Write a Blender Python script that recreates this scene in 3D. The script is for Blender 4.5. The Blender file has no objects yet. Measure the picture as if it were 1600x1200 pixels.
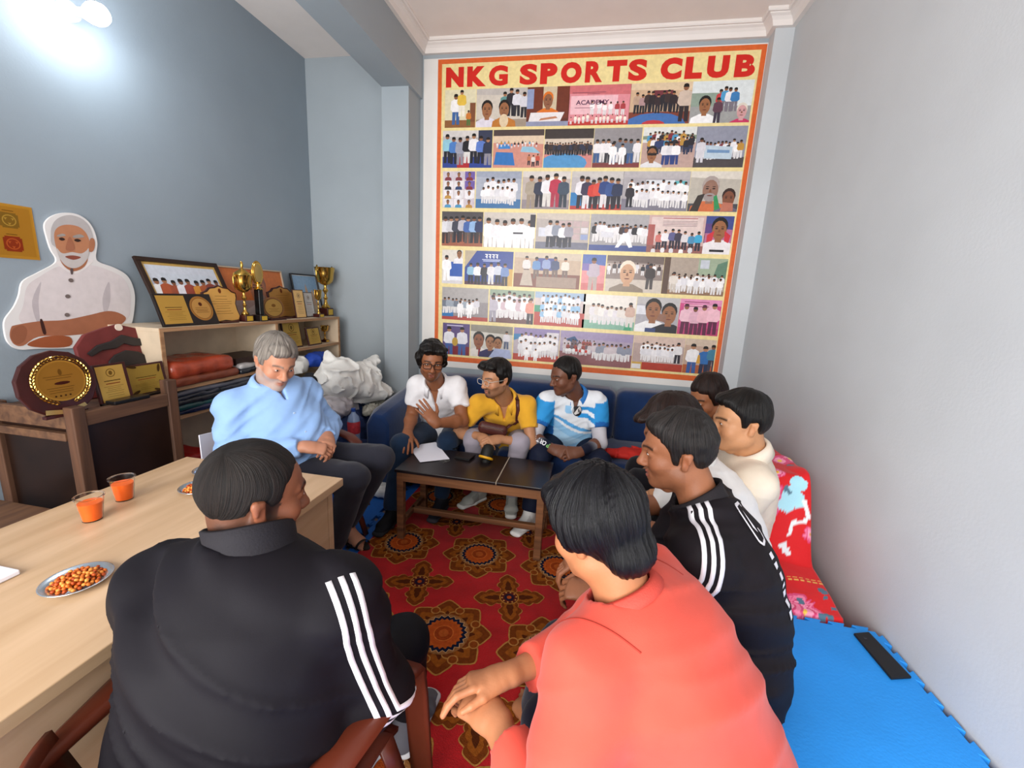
import bpy, bmesh, math, random
import numpy as np
from mathutils import Vector, Matrix

random.seed(7)
np.random.seed(7)
scene = bpy.context.scene
COL = scene.collection

# ------------------------------------------------------------------ camera
YAW, PITCH, ROLL, FPX = 0.17763134, 0.20598135, 0.05179192, 660.3688
CAM = np.array([0.0, 0.0, 1.5])
_cy, _sy, _cp, _sp = math.cos(YAW), math.sin(YAW), math.cos(PITCH), math.sin(PITCH)
_f = np.array([-_sy * _cp, _cy * _cp, -_sp]); _r = np.array([_cy, _sy, 0.0]); _u = np.cross(_r, _f)
_cr, _sr = math.cos(ROLL), math.sin(ROLL)
CR, CU, CF = _cr * _r + _sr * _u, -_sr * _r + _cr * _u, _f
cd = bpy.data.cameras.new('camera'); cam = bpy.data.objects.new('camera', cd); COL.objects.link(cam)
cd.sensor_width = 36.0; cd.lens = 36.0 * FPX / 1600.0; cd.clip_start = 0.02; cd.clip_end = 100
M = Matrix.Identity(4)
for i in range(3):
    M[i][0], M[i][1], M[i][2], M[i][3] = CR[i], CU[i], -CF[i], CAM[i]
cam.matrix_world = M
scene.camera = cam

# ------------------------------------------------------------------ light
scene.view_settings.view_transform = 'Standard'
scene.view_settings.look = 'None'
scene.view_settings.exposure = 0.0
scene.view_settings.gamma = 1.0
scene.view_settings.use_curve_mapping = False
world = bpy.data.worlds.new('daylight'); scene.world = world; world.use_nodes = True
world.node_tree.nodes['Background'].inputs[0].default_value = (0.92, 0.96, 1.0, 1)
world.node_tree.nodes['Background'].inputs[1].default_value = 1.0


def area_light(name, loc, target, sx, sy, power, color):
    d = bpy.data.lights.new(name, 'AREA'); d.shape = 'RECTANGLE'; d.size = sx; d.size_y = sy
    d.energy = power; d.color = color
    o = bpy.data.objects.new(name, d); COL.objects.link(o); o.location = loc
    o.rotation_euler = (Vector(target) - Vector(loc)).to_track_quat('-Z', 'Y').to_euler()
    return o


# daylight entering by the wide shop-front opening behind the photographer
area_light('shopfront_daylight', (-0.8, -1.6, 1.5), (0.8, 1.8, 0.7), 3.0, 2.4, 232, (1.0, 0.985, 0.965))

# ------------------------------------------------------------------ room measures
WL, WR, WB, WF = -2.59, 1.166, 3.66, -1.7      # left, right, back, front wall planes
CEIL = 3.44
MATTOP = 0.34                                  # top of the mat stack along the right wall


def ray(x, y):
    return CR * (x - 800) / FPX - CU * (y - 600) / FPX + CF


def onz(x, y, z):
    d = ray(x, y); return CAM + d * ((z - CAM[2]) / d[2])


def ony(x, y, Y):
    d = ray(x, y); return CAM + d * (Y / d[1])


def onx(x, y, X):
    d = ray(x, y); return CAM + d * (X / d[0])


def V(*a):
    return np.array(a, float)


def nrm(v):
    v = np.asarray(v, float); return v / max(1e-9, np.linalg.norm(v))


# ------------------------------------------------------------------ colour and materials
def lin(c):
    if isinstance(c, str):
        c = c.lstrip('#'); c = c if len(c) == 6 else ''.join(q * 2 for q in c); c = tuple(int(c[i:i + 2], 16) / 255 for i in (0, 2, 4))
    return tuple((v / 12.92 if v <= 0.04045 else ((v + 0.055) / 1.055) ** 2.4) for v in c)


MATS = {}


def mat(name, color='#888888', rough=0.6, metal=0.0, vary=0.12, scale=6.0, bump=0.0, bscale=60.0, spec=0.4,
        attr=False, sheen=0.0, coat=0.0, stretch=(1, 1, 1), trans=0.0, ior=1.45, emit=0.0, alpha=1.0):
    """procedural principled material: base colour (or the mesh's printed colours) with noise mottling and fine relief"""
    if name in MATS:
        return MATS[name]
    m = bpy.data.materials.new(name); m.use_nodes = True; nt = m.node_tree; N = nt.nodes; L = nt.links
    b = N['Principled BSDF']
    b.inputs['Roughness'].default_value = rough; b.inputs['Metallic'].default_value = metal
    b.inputs['Specular IOR Level'].default_value = spec
    b.inputs['Coat Weight'].default_value = coat
    b.inputs['Sheen Weight'].default_value = sheen
    b.inputs['Transmission Weight'].default_value = trans; b.inputs['IOR'].default_value = ior
    b.inputs['Alpha'].default_value = alpha
    c = (*lin(color), 1)
    tc = N.new('ShaderNodeTexCoord'); mp = N.new('ShaderNodeMapping'); mp.inputs['Scale'].default_value = stretch
    L.new(tc.outputs['Object'], mp.inputs['Vector'])
    if attr:
        at = N.new('ShaderNodeAttribute'); at.attribute_name = 'Col'; src = at.outputs['Color']
    else:
        rgb = N.new('ShaderNodeRGB'); rgb.outputs[0].default_value = c; src = rgb.outputs[0]
    if vary > 0:
        n = N.new('ShaderNodeTexNoise'); n.inputs['Scale'].default_value = scale; n.inputs['Detail'].default_value = 5
        L.new(mp.outputs[0], n.inputs['Vector'])
        mr = N.new('ShaderNodeMapRange'); mr.inputs[1].default_value = 0.25; mr.inputs[2].default_value = 0.75
        mr.inputs[3].default_value = 1 - vary; mr.inputs[4].default_value = 1 + vary
        L.new(n.outputs[0], mr.inputs[0])
        mx = N.new('ShaderNodeVectorMath'); mx.operation = 'SCALE'
        L.new(src, mx.inputs[0]); L.new(mr.outputs[0], mx.inputs['Scale']); src = mx.outputs[0]
    L.new(src, b.inputs['Base Color'])
    if emit > 0:
        L.new(src, b.inputs['Emission Color']); b.inputs['Emission Strength'].default_value = emit
    if bump > 0:
        n2 = N.new('ShaderNodeTexNoise'); n2.inputs['Scale'].default_value = bscale; n2.inputs['Detail'].default_value = 4
        L.new(mp.outputs[0], n2.inputs['Vector'])
        bp = N.new('ShaderNodeBump'); bp.inputs['Strength'].default_value = bump; bp.inputs['Distance'].default_value = 0.01
        L.new(n2.outputs[0], bp.inputs['Height']); L.new(bp.outputs[0], b.inputs['Normal'])
    MATS[name] = m
    return m


def hair_mat(name, dark, light, rough=0.35, mix=0.5):
    if name in MATS:
        return MATS[name]
    m = bpy.data.materials.new(name); m.use_nodes = True; nt = m.node_tree; N = nt.nodes; L = nt.links
    b = N['Principled BSDF']; b.inputs['Roughness'].default_value = rough; b.inputs['Specular IOR Level'].default_value = 0.22
    at = N.new('ShaderNodeAttribute'); at.attribute_name = 'Strand'
    mp = N.new('ShaderNodeMapping'); mp.inputs['Scale'].default_value = (16, 16, 1.6); L.new(at.outputs['Vector'], mp.inputs['Vector'])
    n = N.new('ShaderNodeTexNoise'); n.inputs['Scale'].default_value = 1.6; n.inputs['Detail'].default_value = 6
    n.inputs['Roughness'].default_value = 0.65
    L.new(mp.outputs[0], n.inputs['Vector'])
    r = N.new('ShaderNodeValToRGB'); r.color_ramp.elements[0].position = mix - 0.15; r.color_ramp.elements[1].position = mix + 0.22
    r.color_ramp.elements[0].color = (*lin(dark), 1); r.color_ramp.elements[1].color = (*lin(light), 1)
    L.new(n.outputs[0], r.inputs[0]); L.new(r.outputs[0], b.inputs['Base Color'])
    bp = N.new('ShaderNodeBump'); bp.inputs['Strength'].default_value = 0.8; bp.inputs['Distance'].default_value = 0.006
    L.new(n.outputs[0], bp.inputs['Height']); L.new(bp.outputs[0], b.inputs['Normal'])
    MATS[name] = m
    return m


def wood_mat(name, dark, light, rough=0.5, axis=1, fine=22.0):
    """long grain running along one axis"""
    if name in MATS:
        return MATS[name]
    m = bpy.data.materials.new(name); m.use_nodes = True; nt = m.node_tree; N = nt.nodes; L = nt.links
    b = N['Principled BSDF']; b.inputs['Roughness'].default_value = rough
    tc = N.new('ShaderNodeTexCoord'); mp = N.new('ShaderNodeMapping')
    s = [fine, fine, fine]; s[axis] = 1.6; mp.inputs['Scale'].default_value = s
    L.new(tc.outputs['Object'], mp.inputs['Vector'])
    n = N.new('ShaderNodeTexNoise'); n.inputs['Scale'].default_value = 1.0; n.inputs['Detail'].default_value = 7; n.inputs['Distortion'].default_value = 0.4
    L.new(mp.outputs[0], n.inputs['Vector'])
    r = N.new('ShaderNodeValToRGB'); r.color_ramp.elements[0].position = 0.3; r.color_ramp.elements[1].position = 0.7
    r.color_ramp.elements[0].color = (*lin(dark), 1); r.color_ramp.elements[1].color = (*lin(light), 1)
    L.new(n.outputs[0], r.inputs[0]); L.new(r.outputs[0], b.inputs['Base Color'])
    bp = N.new('ShaderNodeBump'); bp.inputs['Strength'].default_value = 0.15; bp.inputs['Distance'].default_value = 0.004
    L.new(n.outputs[0], bp.inputs['Height']); L.new(bp.outputs[0], b.inputs['Normal'])
    MATS[name] = m
    return m


PRINT = mat('printed_gloss', attr=True, rough=0.32, vary=0.10, scale=45, spec=0.5)
PRINTM = mat('printed_matte', attr=True, rough=0.7, vary=0.06, scale=30)
GOLD = mat('gold_plate', '#d9a441', rough=0.3, metal=0.85, vary=0.08, scale=12)
GOLDP = mat('gold_print', attr=True, rough=0.33, metal=0.6, vary=0.05)
DARKWOOD = mat('plaque_maroon_wood', '#3a1512', rough=0.3, vary=0.25, scale=14, spec=0.5)
BLACKWOOD = mat('plaque_black_wood', '#1b1413', rough=0.3, vary=0.2, scale=14)


# ------------------------------------------------------------------ objects
def tag(o, label=None, cat=None, group=None, kind=None):
    if label: o['label'] = label
    if cat: o['category'] = cat
    if group: o['group'] = group
    if kind: o['kind'] = kind
    return o


def thing(name, label, cat, loc=(0, 0, 0), group=None, rotz=0.0):
    o = bpy.data.objects.new(name, None); COL.objects.link(o); o.empty_display_size = 0.05
    o.location = [float(v) for v in loc]; o.rotation_euler = (0, 0, rotz)
    return tag(o, label, cat, group)


def world_child(o, parent):
    """parent o (whose mesh is in world coordinates) to a thing whose Empty stands elsewhere"""
    if parent is not None:
        o.parent = parent
        mw = Matrix.LocRotScale(parent.location, parent.rotation_euler, None) if parent.type == 'EMPTY' else Matrix.Identity(4)   # part meshes already lie in world coordinates
        o.matrix_parent_inverse = mw.inverted()
    return o


class MB:
    """collects shapes for ONE mesh"""

    def __init__(s):
        s.v = []; s.f = []; s.c = []; s.cur = None

    def color(s, c):
        s.cur = lin(c) if c is not None else None; return s

    def add(s, vs, fs):
        b = len(s.v); s.v.extend([tuple(float(q) for q in p) for p in vs])
        for f in fs:
            s.f.append([i + b for i in f]); s.c.append(s.cur)
        return s

    def box(s, lo, hi):
        x0, y0, z0 = lo; x1, y1, z1 = hi
        return s.add([(x0, y0, z0), (x1, y0, z0), (x1, y1, z0), (x0, y1, z0), (x0, y0, z1), (x1, y0, z1), (x1, y1, z1), (x0, y1, z1)],
                     [(0, 3, 2, 1), (4, 5, 6, 7), (0, 1, 5, 4), (1, 2, 6, 5), (2, 3, 7, 6), (3, 0, 4, 7)])

    def obox(s, c, ax, ay, az):
        """box by centre and three half-axis vectors"""
        c, ax, ay, az = map(np.asarray, (c, ax, ay, az)); vs = []
        for k in (-1, 1):
            for i, j in ((-1, -1), (1, -1), (1, 1), (-1, 1)):
                vs.append(c + i * ax + j * ay + k * az)
        return s.add(vs, [(0, 3, 2, 1), (4, 5, 6, 7), (0, 1, 5, 4), (1, 2, 6, 5), (2, 3, 7, 6), (3, 0, 4, 7)])

    def cyl(s, p0, p1, r0, r1=None, n=16, caps=True):
        r1 = r0 if r1 is None else r1
        p0 = np.asarray(p0, float); p1 = np.asarray(p1, float); w = nrm(p1 - p0)
        a = nrm(np.cross(w, (0, 0, 1) if abs(w[2]) < 0.9 else (1, 0, 0))); b = np.cross(w, a)
        vs = []
        for p, r in ((p0, r0), (p1, r1)):
            for i in range(n):
                t = 2 * math.pi * i / n; vs.append(p + r * (math.cos(t) * a + math.sin(t) * b))
        fs = [(i, (i + 1) % n, n + (i + 1) % n, n + i) for i in range(n)]
        if caps: fs += [tuple(range(n))[::-1], tuple(range(n, 2 * n))]
        return s.add(vs, fs)

    def lathe(s, prof, o=(0, 0, 0), n=24, sx=1.0, sy=1.0, ax=None):
        """profile [(r,z)...] turned about z at o"""
        vs = []; m = len(prof)
        for r, z in prof:
            for i in range(n):
                t = 2 * math.pi * i / n
                vs.append((o[0] + r * sx * math.cos(t), o[1] + r * sy * math.sin(t), o[2] + z))
        fs = [(k * n + i, k * n + (i + 1) % n, (k + 1) * n + (i + 1) % n, (k + 1) * n + i) for k in range(m - 1) for i in range(n)]
        if prof[0][0] > 1e-6: fs.append(tuple(range(n))[::-1])
        if prof[-1][0] > 1e-6: fs.append(tuple(range((m - 1) * n, m * n)))
        return s.add(vs, fs)

    def tube(s, pts, r, n=8, closed=False):
        pts = [np.asarray(p, float) for p in pts]; m = len(pts); vs = []
        rs = r if isinstance(r, (list, tuple)) else [r] * m
        ref = None
        for k in range(m):
            a = pts[(k - 1) % m] if (closed or k > 0) else pts[k]; b = pts[(k + 1) % m] if (closed or k < m - 1) else pts[k]
            w = nrm(b - a)
            if ref is None: ref = np.array((0, 0, 1.0)) if abs(w[2]) < 0.9 else np.array((1.0, 0, 0))
            u = nrm(np.cross(w, ref)); v = np.cross(w, u)
            ref = np.cross(u, w)
            for i in range(n):
                t = 2 * math.pi * i / n; vs.append(pts[k] + rs[k] * (math.cos(t) * u + math.sin(t) * v))
        fs = []
        for k in range(m if closed else m - 1):
            k2 = (k + 1) % m
            for i in range(n): fs.append((k * n + i, k * n + (i + 1) % n, k2 * n + (i + 1) % n, k2 * n + i))
        if not closed: fs += [tuple(range(n))[::-1], tuple(range((m - 1) * n, m * n))]
        return s.add(vs, fs)

    def prism(s, pts, o, u, v, w):
        """2-D outline (u,v) at o, extruded along vector w"""
        o, u, v, w = (np.asarray(q, float) for q in (o, u, v, w)); n = len(pts)
        vs = [o + a * u + b * v for a, b in pts] + [o + a * u + b * v + w for a, b in pts]
        return s.add(vs, [tuple(range(n))[::-1], tuple(range(n, 2 * n))] + [(i, (i + 1) % n, n + (i + 1) % n, n + i) for i in range(n)])

    def sheet(s, grid):
        """rows of points -> quads"""
        R = len(grid); Cn = len(grid[0]); vs = [p for row in grid for p in row]
        return s.add(vs, [(r * Cn + c, r * Cn + c + 1, (r + 1) * Cn + c + 1, (r + 1) * Cn + c) for r in range(R - 1) for c in range(Cn - 1)])

    def mesh(s, name):
        me = bpy.data.meshes.new(name); me.from_pydata(s.v, [], s.f); me.update()
        if any(c is not None for c in s.c):
            at = me.color_attributes.new('Col', 'FLOAT_COLOR', 'CORNER'); buf = []
            for f, c in zip(s.f, s.c):
                c = c or (0.5, 0.5, 0.5); buf.extend([c[0], c[1], c[2], 1.0] * len(f))
            at.data.foreach_set('color', buf)
        return me

    def build(s, name, m, parent=None, smooth=False, bevel=0.0, fix=True, segs=2, solid=0.0, subd=0):
        me = s.mesh(name); me.materials.append(m)
        if fix:
            bm = bmesh.new(); bm.from_mesh(me); bmesh.ops.recalc_face_normals(bm, faces=bm.faces); bm.to_mesh(me); bm.free()
        o = bpy.data.objects.new(name, me); COL.objects.link(o)
        if smooth:
            me.polygons.foreach_set('use_smooth', [True] * len(me.polygons))
            if smooth == 'auto': me.set_sharp_from_angle(angle=math.radians(38))
        if subd:
            mo = o.modifiers.new('sub', 'SUBSURF'); mo.levels = mo.render_levels = subd
        if solid:
            mo = o.modifiers.new('thick', 'SOLIDIFY'); mo.thickness = solid; mo.offset = 0
        if bevel:
            mo = o.modifiers.new('bevel', 'BEVEL'); mo.width = bevel; mo.segments = segs; mo.limit_method = 'ANGLE'; mo.angle_limit = 0.7
        return world_child(o, parent)


def struct(o):
    o['kind'] = 'structure'; return o


def ell(cx, cy, rx, ry, n=12, a0=0.0, rot=0.0):
    out = []
    for i in range(n):
        t = a0 + 2 * math.pi * i / n; x, y = rx * math.cos(t), ry * math.sin(t)
        out.append((cx + x * math.cos(rot) - y * math.sin(rot), cy + x * math.sin(rot) + y * math.cos(rot)))
    return out


def rect(x0, y0, x1, y1):
    return [(x0, y0), (x1, y0), (x1, y1), (x0, y1)]


class Print:
    """flat printed picture: coloured polygons in a (u,v) frame, each later one a hair further out"""

    def __init__(s, o, u, v, n, step=0.00012):
        s.o, s.u, s.v, s.n = (np.asarray(q, float) for q in (o, u, v, n)); s.mb = MB(); s.k = 0; s.step = step

    def poly(s, pts, c, layer=None):
        if layer is None: s.k += 1
        h = s.step * (s.k if layer is None else layer)
        s.mb.color(c)
        vs = [s.o + a * s.u + b * s.v + h * s.n for a, b in pts]
        s.mb.add(vs, [tuple(range(len(pts)))]); return s

    def strip(s, pts, wd, c):
        """a line of constant width"""
        s.k += 1; s.mb.color(c)
        for (a, b), (a2, b2) in zip(pts[:-1], pts[1:]):
            d = nrm((a2 - a, b2 - b)); q = (-d[1] * wd / 2, d[0] * wd / 2)
            P4 = [(a - q[0], b - q[1]), (a2 - q[0], b2 - q[1]), (a2 + q[0], b2 + q[1]), (a + q[0], b + q[1])]
            s.mb.add([s.o + x * s.u + y * s.v + s.step * s.k * s.n for x, y in P4], [(0, 1, 2, 3)])
        return s

    def build(s, name, m=None, parent=None):
        return s.mb.build(name, m or PRINT, parent, fix=False)


def text_mesh(txt, bold=0.0, extrude=0.0):
    """polygons of the built-in lettering, cap height about 1, as (verts Nx3, faces)"""
    cu = bpy.data.curves.new('lettering', 'FONT'); cu.body = txt; cu.size = 1.0; cu.offset = bold; cu.extrude = extrude
    cu.resolution_u = 4
    o = bpy.data.objects.new('lettering', cu); COL.objects.link(o)
    dg = bpy.context.evaluated_depsgraph_get(); dg.update()
    me = bpy.data.meshes.new_from_object(o.evaluated_get(dg))
    v = np.array([p.co[:] for p in me.vertices]) if len(me.vertices) else np.zeros((0, 3)); f = [tuple(p.vertices) for p in me.polygons]
    bpy.data.objects.remove(o); bpy.data.meshes.remove(me); bpy.data.curves.remove(cu)
    return v, f
# ================================================================== the room
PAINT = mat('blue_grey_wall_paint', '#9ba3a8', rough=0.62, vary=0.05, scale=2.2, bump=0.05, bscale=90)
PAINT_LIT = mat('wall_paint_lit', '#c0c3c5', rough=0.6, vary=0.05, scale=2.2, bump=0.05, bscale=90)  # same wall paint, lightened: brighter light on right wall and pilaster put in colour
PAINT_SHADED = mat('wall_paint_shaded', '#8e99a2', rough=0.62, vary=0.05, scale=2.2, bump=0.05, bscale=90)  # same wall paint, darkened: the left wall's shade is in the colour
CEILM = mat('ceiling_paint', '#ebe0d8', rough=0.8, vary=0.03)
CORN = mat('cornice_paint', '#e2dad4', rough=0.6, vary=0.03)
FLOORM = mat('brown_cement_floor', '#6b5a52', rough=0.7, vary=0.2, scale=5, bump=0.1)

BEAMZ = 3.04
struct(MB().box((WL - .15, WF - .4, -.14), (WR + .15, WB + .15, -.02)).build('floor', FLOORM))
struct(MB().box((WL - .15, WF, -.02), (WL, WB + .15, 3.5)).build('wall_left', PAINT_SHADED))
struct(MB().box((WR, WF, -.02), (WR + .15, WB + .15, 3.5)).build('wall_right', PAINT_LIT))
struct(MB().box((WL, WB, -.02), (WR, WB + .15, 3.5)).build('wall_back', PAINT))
mb = MB().box((WL, WF - .12, -.02), (-2.35, WF, 3.5)).box((.86, WF - .12, -.02), (WR, WF, 3.5)).box((-2.35, WF - .12, 2.75), (.86, WF, 3.5))
struct(mb.build('wall_front', PAINT))
struct(MB().box((-1.77, WF, CEIL), (WR, WB, CEIL + .1)).box((WL, WF, 3.38), (-1.77, WB, CEIL + .1)).build('ceiling', CEILM))
struct(MB().box((-1.77, WF, BEAMZ), (-1.525, WB, CEIL - .002)).build('ceiling_beam', PAINT))
struct(MB().box((-1.77, 3.43, -.02), (-1.545, WB, BEAMZ)).build('wall_column', PAINT))
struct(MB().box((1.045, 3.545, -.02), (WR, WB, CEIL - .002)).build('wall_pilaster', PAINT_LIT))

# plaster cornice: a stepped cove run along each wall of the right-hand bay
PROF = [(0, 0), (.028, 0), (.032, .012), (.038, .03), (.052, .046), (.068, .055), (.068, .062), (.082, .062), (.088, .07), (.088, .084), (0, .084)]


def cornice(name, a, b, inward, m0=0.0, m1=0.0):
    """run from a to b on the wall; the profile steps inward; mitred ends m0/m1 (+1 outer corner, -1 inner)"""
    a = V(a[0], a[1], CEIL - .084); b = V(b[0], b[1], CEIL - .084); d = nrm(b - a); w = V(*inward, 0)
    mbx = MB(); n = len(PROF)
    vs = [a + w * p + V(0, 0, q) - d * m0 * p for p, q in PROF] + [b + w * p + V(0, 0, q) + d * m1 * p for p, q in PROF]
    mbx.add(vs, [tuple(range(n)), tuple(range(n, 2 * n))] + [(i, (i + 1) % n, n + (i + 1) % n, n + i) for i in range(n)])
    return struct(mbx.build(name, CORN))


cornice('trim_1', (-1.525, WB), (1.045, WB), (0, -1), -1, -1)
cornice('trim_2', (1.045, WB), (1.045, 3.545), (-1, 0), -1, 1)
cornice('trim_3', (1.045, 3.545), (WR, 3.545), (0, -1), 1, -1)
cornice('trim_4', (WR, 3.545), (WR, WF), (-1, 0), -1, 0)
cornice('trim_5', (-1.525, WB), (-1.525, WF), (1, 0), -1, 0)

# lamp on the left wall
lp = onx(150, 22, -2.42)
t = thing('wall_bulb', 'glowing white round bulb high on the blue-grey left wall', 'lamp', (WL, lp[1], lp[2]))
WHITEP = mat('white_plastic', '#e8e8e4', rough=0.4, vary=0.02)
MB().cyl((WL, lp[1], lp[2] + .02), (WL + .03, lp[1], lp[2] + .02), .045, .04, 20).build('holder_base', WHITEP, t, smooth='auto')
MB().cyl((WL + .03, lp[1], lp[2] + .02), (lp[0] - .03, lp[1], lp[2]), .02, .026, 16).build('socket', WHITEP, t, smooth='auto')
BULB = mat('bulb_glow', '#eef6ff', emit=60.0, vary=0)
mbx = MB(); mbx.lathe([(.0, -.055), (.02, -.052), (.038, -.038), (.046, -.015), (.046, .008), (.038, .03), (.026, .05), (.022, .06)], n=20)
Rb = np.array([[0, 0, -1], [0, 1, 0], [1, 0, 0]], float)
mbx.v = [tuple(lp + Rb @ np.array(p)) for p in mbx.v]
mbx.build('bulb', BULB, t, smooth=True)
pl = bpy.data.lights.new('bulb_light', 'POINT'); pl.energy = 12; pl.color = (.86, .95, 1.0); pl.shadow_soft_size = .05
po = bpy.data.objects.new('bulb_light', pl); COL.objects.link(po); po.location = lp + V(.06, -.02, -.02)

# ------------------------------------------------------------------ foam mats on the floor
FOAM = mat('blue_foam', '#2a93ea', rough=0.55, vary=0.1, scale=3.5, bump=0.12, bscale=120, spec=0.3)
FOAMD = mat('dark_blue_foam', '#1c5aa8', rough=0.6, vary=0.12, scale=5, bump=0.12, bscale=120, spec=0.3)


def toothed(x0, y0, x1, y1, pitch=.08, dep=.02, sides='nesw'):
    """outline of a jigsaw mat"""
    pts = []

    def run(a, b, nx, ny, on):
        L = math.hypot(b[0] - a[0], b[1] - a[1]); n = max(1, int(L / pitch)); dx, dy = (b[0] - a[0]) / L, (b[1] - a[1]) / L
        pts.append(a)
        if on:
            p = L / n
            for i in range(n):
                s0 = (i + .22) * p; s1 = (i + .78) * p; e = .006
                for s, q in ((s0 + e, 0), (s0 - e, dep), (s1 + e, dep), (s1 - e, 0)):
                    pts.append((a[0] + dx * s + nx * q, a[1] + dy * s + ny * q))
    run((x0, y0), (x1, y0), 0, -1, 's' in sides); run((x1, y0), (x1, y1), 1, 0, 'e' in sides)
    run((x1, y1), (x0, y1), 0, 1, 'n' in sides); run((x0, y1), (x0, y0), -1, 0, 'w' in sides)
    return pts


k = 0
for ix in range(3):
    for iy in range(4):
        x0 = -2.2 + ix * .9; y0 = -.9 + iy * 1.0
        where = ['left wall', 'middle of the room', 'right-hand seats'][ix] + ', ' + ['nearest the door', 'second from the door', 'third from the door', 'nearest the sofa'][iy]
        o = MB().prism(toothed(x0 + .002, y0 + .002, x0 + .898, y0 + .998, .1, -.018), (0, 0, -.02), (1, 0, 0), (0, 1, 0), (0, 0, .02)).build('foam_floor_mat', FOAMD)
        tag(o, 'dark blue foam floor mat towards the ' + where, 'mat', 'blue foam mats on the floor')

# stack of mats along the right wall that the nearest two sit on
SX0, SY0, SY1 = .16, -.35, 1.60
n_st = 8; th = MATTOP / n_st
for i in range(n_st):
    top = i == n_st - 1
    o = MB().prism(toothed(SX0, SY0, WR - .026, SY1, .078, .018, 'ne' if top else 'e'), (0, 0, i * th + (.001 if i else 0)), (1, 0, 0), (0, 1, 0), (0, 0, th - .001)).build('stacked_foam_mat', FOAM, bevel=.002, segs=1)
    tag(o, 'bright blue toothed foam mat on top of the stack, phone lying on it' if top else 'blue foam mat lying in the stack under the topmost blue mat', 'mat', 'stack of blue mats by the right wall')

# ------------------------------------------------------------------ red carpet with medallions
CARP = mat('red_carpet_pile', '#a8161a', rough=0.95, vary=0.22, scale=9, bump=0.5, bscale=260, spec=0.1, sheen=.1)
WEAVE = mat('carpet_weave', attr=True, rough=0.95, vary=0.25, scale=70, bump=0.4, bscale=260, spec=0.1)
CX0, CX1, CY0, CY1 = -1.21, .15, .05, 3.0
carpet = thing('carpet', 'red carpet with golden brown flower medallions under the coffee table', 'carpet', (-.5, 1.5, 0))
MB().box((CX0, CY0, .0005), (CX1, CY1, .006)).build('pile', CARP, carpet, bevel=.002)


def leaf(p, cx, cy, ang, L, W, cols, lobes=3):
    """acanthus-like lobed leaf pointing along ang"""
    for sc, c in zip((1.0, .93, .62, .3), cols):
        left = []; right = []
        N = 30
        for i in range(N + 1):
            s = i / N
            env = math.sin(math.pi * min(1, s * .86 + .1)) ** .8
            w = W * sc * env * (.86 + .34 * abs(math.sin(s * lobes * math.pi + .35))) if 0 < i < N else W * .04
            y = s * L * (.5 + .5 * sc) if sc < 1 else s * L
            left.append((w, y)); right.append((-w, y))
        pts = left + right[::-1]
        ca, sa = math.cos(ang), math.sin(ang)
        p.poly([(cx + y * ca - x * sa, cy + y * sa + x * ca) for x, y in pts], c)


LF = ['#a8763a', '#6e3410', '#8a4a16', '#4e220c']


def medallion_mesh():
    p = Print((0, 0, 0), (1, 0, 0), (0, 1, 0), (0, 0, 1), .00006)
    for i in range(8):
        leaf(p, 0, 0, i * math.pi / 4 + .2, .215, .068, LF)
    for i in range(8):
        a = i * math.pi / 4 + .2 + math.pi / 8
        p.poly(ell(.15 * math.cos(a), .15 * math.sin(a), .024, .024, 12), '#a9743a'); p.poly(ell(.15 * math.cos(a), .15 * math.sin(a), .018, .018, 12), '#7d3a12')
    p.poly(ell(0, 0, .116, .116, 28), '#8f5f35')
    n = 22
    saw = []
    for i in range(n * 2):
        r = .110 if i % 2 else .096
        saw.append((r * math.cos(math.pi * i / n), r * math.sin(math.pi * i / n)))
    p.poly(saw, '#c49a6c'); p.poly([(a * .965, b * .965) for a, b in saw], '#10182e')
    p.poly([(a * .80, b * .80) for a, b in saw], '#b1521d')
    p.poly(ell(0, 0, .07, .07, 24), '#a8481a'); p.poly(ell(0, 0, .045, .045, 20), '#c0652a'); p.poly(ell(0, 0, .041, .041, 20), '#8f3a14')
    p.poly(ell(0, 0, .022, .022, 16), '#a64f1f')
    return p.mb.mesh('medallion')


def cross_mesh():
    p = Print((0, 0, 0), (1, 0, 0), (0, 1, 0), (0, 0, 1), .00006)
    for i in range(4):
        leaf(p, .02 * math.cos(i * math.pi / 2 + .25), .02 * math.sin(i * math.pi / 2 + .25), i * math.pi / 2 + .25, .16, .05, LF, 3)
    p.poly(ell(0, 0, .05, .05, 20), '#a4702f'); p.poly(ell(0, 0, .044, .044, 20), '#5a2014'); p.poly(ell(0, 0, .026, .026, 14), '#23182a'); p.poly(ell(0, 0, .012, .012, 10), '#a8481a')
    for i in range(10):
        a = i * math.pi / 5; p.poly(ell(.036 * math.cos(a), .036 * math.sin(a), .005, .005, 6), '#c08a48')
    return p.mb.mesh('leaf_cross')


medm, crm = medallion_mesh(), cross_mesh()
for m_ in (medm, crm): m_.materials.append(WEAVE)
for me_, xs_, ys_, nm in ((medm, (-1.0, -.53, -.07), (.31, .93, 1.55, 2.16, 2.78), 'medallion'), (crm, (-.77, -.29), (.62, 1.23, 1.85, 2.47), 'leaf_cross')):
    for i, xx in enumerate(xs_):
        for j, yy in enumerate(ys_):
            o = bpy.data.objects.new(nm, me_); COL.objects.link(o); o.parent = carpet
            o.location = (xx + .5, yy - 1.5, .0062); o.rotation_euler = (0, 0, (i + j) % 2 * math.pi / 2)

# ------------------------------------------------------------------ blue sofa along the banner wall
VELVET = mat('navy_velvet', '#0f2b55', rough=0.8, vary=0.25, scale=7, bump=0.15, bscale=40, sheen=.35, spec=.2)


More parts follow.
